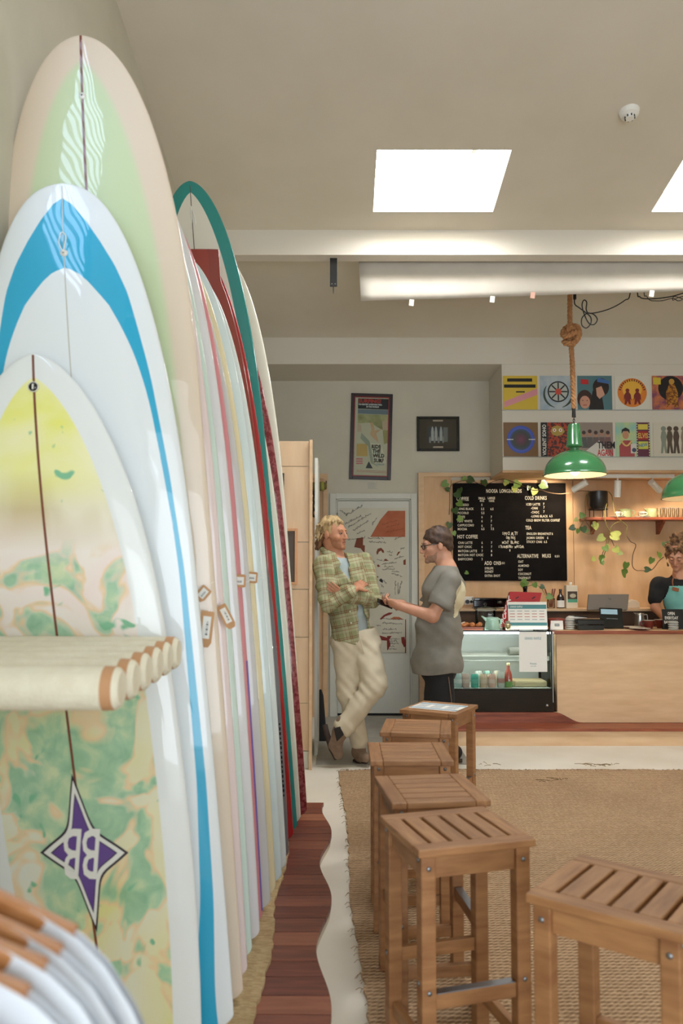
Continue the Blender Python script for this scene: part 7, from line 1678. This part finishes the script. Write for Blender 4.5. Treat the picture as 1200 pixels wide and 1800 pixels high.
# steel jug, cups, saucers
t = thing('milk_jug', 'stainless steel milk jug beside the red cups', 'jug', on_counter(1124, 7.14))
MB().lathe([(0, 0), (.043, 0), (.046, .006), (.043, .06), (.036, .105), (.039, .125), (.037, .125), (.033, .105), (0, .02)], n=28).build('body', 'steel', t, True)
MB().tube(smooth_path([(.036, 0, .11), (.066, 0, .108), (.068, 0, .05), (.042, 0, .03)]), .005, 8).build('handle', 'steel', t, True)
MB().prism([(-.03, .11), (-.055, .132), (-.03, .125)], -.01, .01).build('spout', 'steel', t, bevel=.003)
mat('cup_red', (110, 30, 26), .3, coat=.5)
for px, lab, dd in ((1140, 'dark red coffee cup next to the steel jug', 6.95), (1160, 'dark red coffee cup next to the OPEN sign', 7.07)):
    t = thing('coffee_cup', lab, 'cup', on_counter(px, dd), group='dark red cups on the counter')
    MB().lathe([(0, 0), (.028, 0), (.030, .006), (.044, .030), (.052, .070), (.0525, .072)], n=28).build('cup', 'cup_red', t, True)
    MB().lathe([(.0525, .072), (.050, .073), (.042, .032), (0, .010)], n=28).build('inside', 'cup_white', t, True)
    MB().tube(smooth_path([(-.047, 0, .062), (-.072, 0, .058), (-.070, 0, .030), (-.042, 0, .026)]), .006, 8).build('handle', 'cup_red', t, True)
for px, dd, lab in ((1108, 7.02, 'dark red saucer left of the cups, rear one'), (1124, 6.83, 'dark red saucer left of the cups, front one')):
    t = thing('saucer', lab, 'saucer', on_counter(px, dd), group='saucers on the counter')
    MB().lathe([(0, .002), (.045, .001), (.086, .012), (.088, .014)], n=36).build('dish', 'cup_red', t, True); MB().lathe([(.088, .0142), (.084, .0155), (.045, .006), (0, .006)], n=36).build('glaze', 'cup_white', t, True)
# OPEN EVERYDAY sign
t = thing('open_sign', 'small black sign with OPEN EVERYDAY in white on the counter', 'sign', on_counter(1184, 6.90), rot=(R(-8), 0, 0))
MB().box(-.092, .092, 0, .006, 0, .172).build('board', 'black_paint', t, bevel=.002)
for s_, z, x in (('OPEN', .122, -.045), ('EVERYDAY', .084, -.072), ('8AM-2PM', .048, -.080)): text(s_, .025, (x, -.001, z), t, 'paper_white', .66, 'LEFT', 'lettering', (PI/2, 0, 0), .0004, .001)
MB().obox((0, .045, .075), (.14, .004, .165), (R(32), 0, 0)).build('leg', 'black_paint', t)
# things on the back bench
t = thing('milk_carton', 'pale milk carton with a dark picture and teal band on the back bench', 'carton', on_bench(1003, 7.66))
hC = at(1003, 1029, 7.66).z-bz_; MB().box(-.055, .055, -.045, .045, 0, hC).build('carton', mat('carton', (226, 214, 190), .6), t, bevel=.006)
MB().box(-.042, .050, -.0458, -.0448, hC*.38, hC*.74).build('picture', mat('carton_dark', (74, 60, 46), .6), t); MB().box(-.042, .050, -.0465, -.0456, hC*.26, hC*.40).build('band', mat('carton_teal', (90, 170, 140), .6), t)
disc(t, .008, hC*.55, .020, mat('carton_bowl', (196, 186, 160), .6), -.0462, 18, rx=.03); MB().cyl((-.002, 0, hC), (-.002, 0, hC+.03), .014, n=16).build('cap', 'white_plastic', t, True)
t = thing('sauce_bottle', 'dark bottle with a white label left of the milk carton', 'bottle', on_bench(985, 7.64))
MB().lathe([(0, 0), (.034, 0), (.036, .004), (.036, .09), (.030, .115), (.014, .135), (.012, .165), (.014, .167), (.014, .182), (0, .183)], n=24).build('bottle', mat('bottle_dark', (40, 26, 20), .2, coat=.4), t, 40); MB().lathe([(.0368, .010), (.0368, .075)], n=24).build('label', 'paper_white', t, True)
t = thing('utensil_jar', 'glass jar with dark red wooden spoons beside the raffle board', 'jar', on_bench(968, 7.63))
MB().lathe([(0, .002), (.034, .002), (.036, .006), (.036, .095)], n=24).build('jar', 'glass', t, True)
for k, (a0, b0) in enumerate(((-.010, -.055), (.0, .02), (.012, .045))): MB().tube(smooth_path([(a0, .005*k, .01), (a0*1.2+b0*.2, .005*k, .09), (b0*.8, .005*k, .15), (b0*1.0, .005*k, .185)]), [.005]*18+[.011] if False else .007, 7).build('spoon', 'red_timber', t, True)
vz = thing('bottle_vase', 'black bottle vase with green leaves behind the red box', 'vase', on_bench(923, 7.64)); vo = vz.location.copy()
MB().lathe([(0, 0), (.030, 0), (.032, .005), (.032, .11), (.020, .14), (.019, .18), (.023, .185), (.023, .20), (.020, .215), (0, .21)], n=24).build('vase', 'black_gloss', vz, True)
for px, py, sz_, an, kd in ((931, 1025, 14, 60, 'leaf_green'), (936, 1029, 10, -30, 'leaf_green'), (922, 1027, 9, 150, 'leaf_green'), (946, 1032, 9, -60, 'leaf_dark'), (956, 1049, 12, -70, 'leaf_green')): leaf(px, py, sz_, an, kd, 7.60, par=vz, org=vo)
MB().tube(smooth_path([(0, 0, .20), (.03, -.02, .25), (.06, -.03, .25)]), .003, 5).build('stem', 'vine', vz, True); MB().tube(smooth_path([(0, 0, .20), (.07, -.02, .22), (.14, -.03, .20), (.19, -.03, .12)]), .003, 5).build('stem', 'vine', vz, True)
t = thing('power_outlet', 'white power outlet with black plug low on the ply wall', 'outlet', at(824, 1063, PF-.006)); MB().box(-.045, .045, 0, .006, 0, .08).build('plate', 'white_plastic', t, bevel=.003)
MB().cyl((-.018, -.03, .03), (-.018, 0, .03), .020, n=14).build('plug', 'black_paint', t, 40); MB().cyl((.022, -.018, .03), (.022, 0, .03), .014, n=12).build('plug', 'black_paint', t, 40)
t = thing('coffee_grinder', 'low black coffee machine on the back bench behind the jar', 'coffee machine', on_bench(866, 7.66))
MB().box(-.19, .20, -.07, .07, .0, .012).box(-.18, .19, .02, .07, .012, .075).box(-.19, .20, -.07, .07, .075, .10).build('body', 'black_gloss', t, bevel=.005); MB().tube([(-.12, -.07, .085), (-.12, -.13, .08)], .012, 10).build('handle', 'black_paint', t, True); MB().cyl((.06, -.03, .075), (.06, -.03, .045), .024, n=18).build('group_head', 'steel', t, True)
t = thing('paper_bag', 'pale paper bag behind the monitor on the back bench', 'bag', on_bench(1112, 7.66)); MB().prism([(-.06, 0), (.06, 0), (.055, .05), (.03, .075), (-.02, .085), (-.055, .06)], -.03, .03).build('bag', mat('bag_paper', (214, 196, 170), .8), t, bevel=.008)
finish_texts()
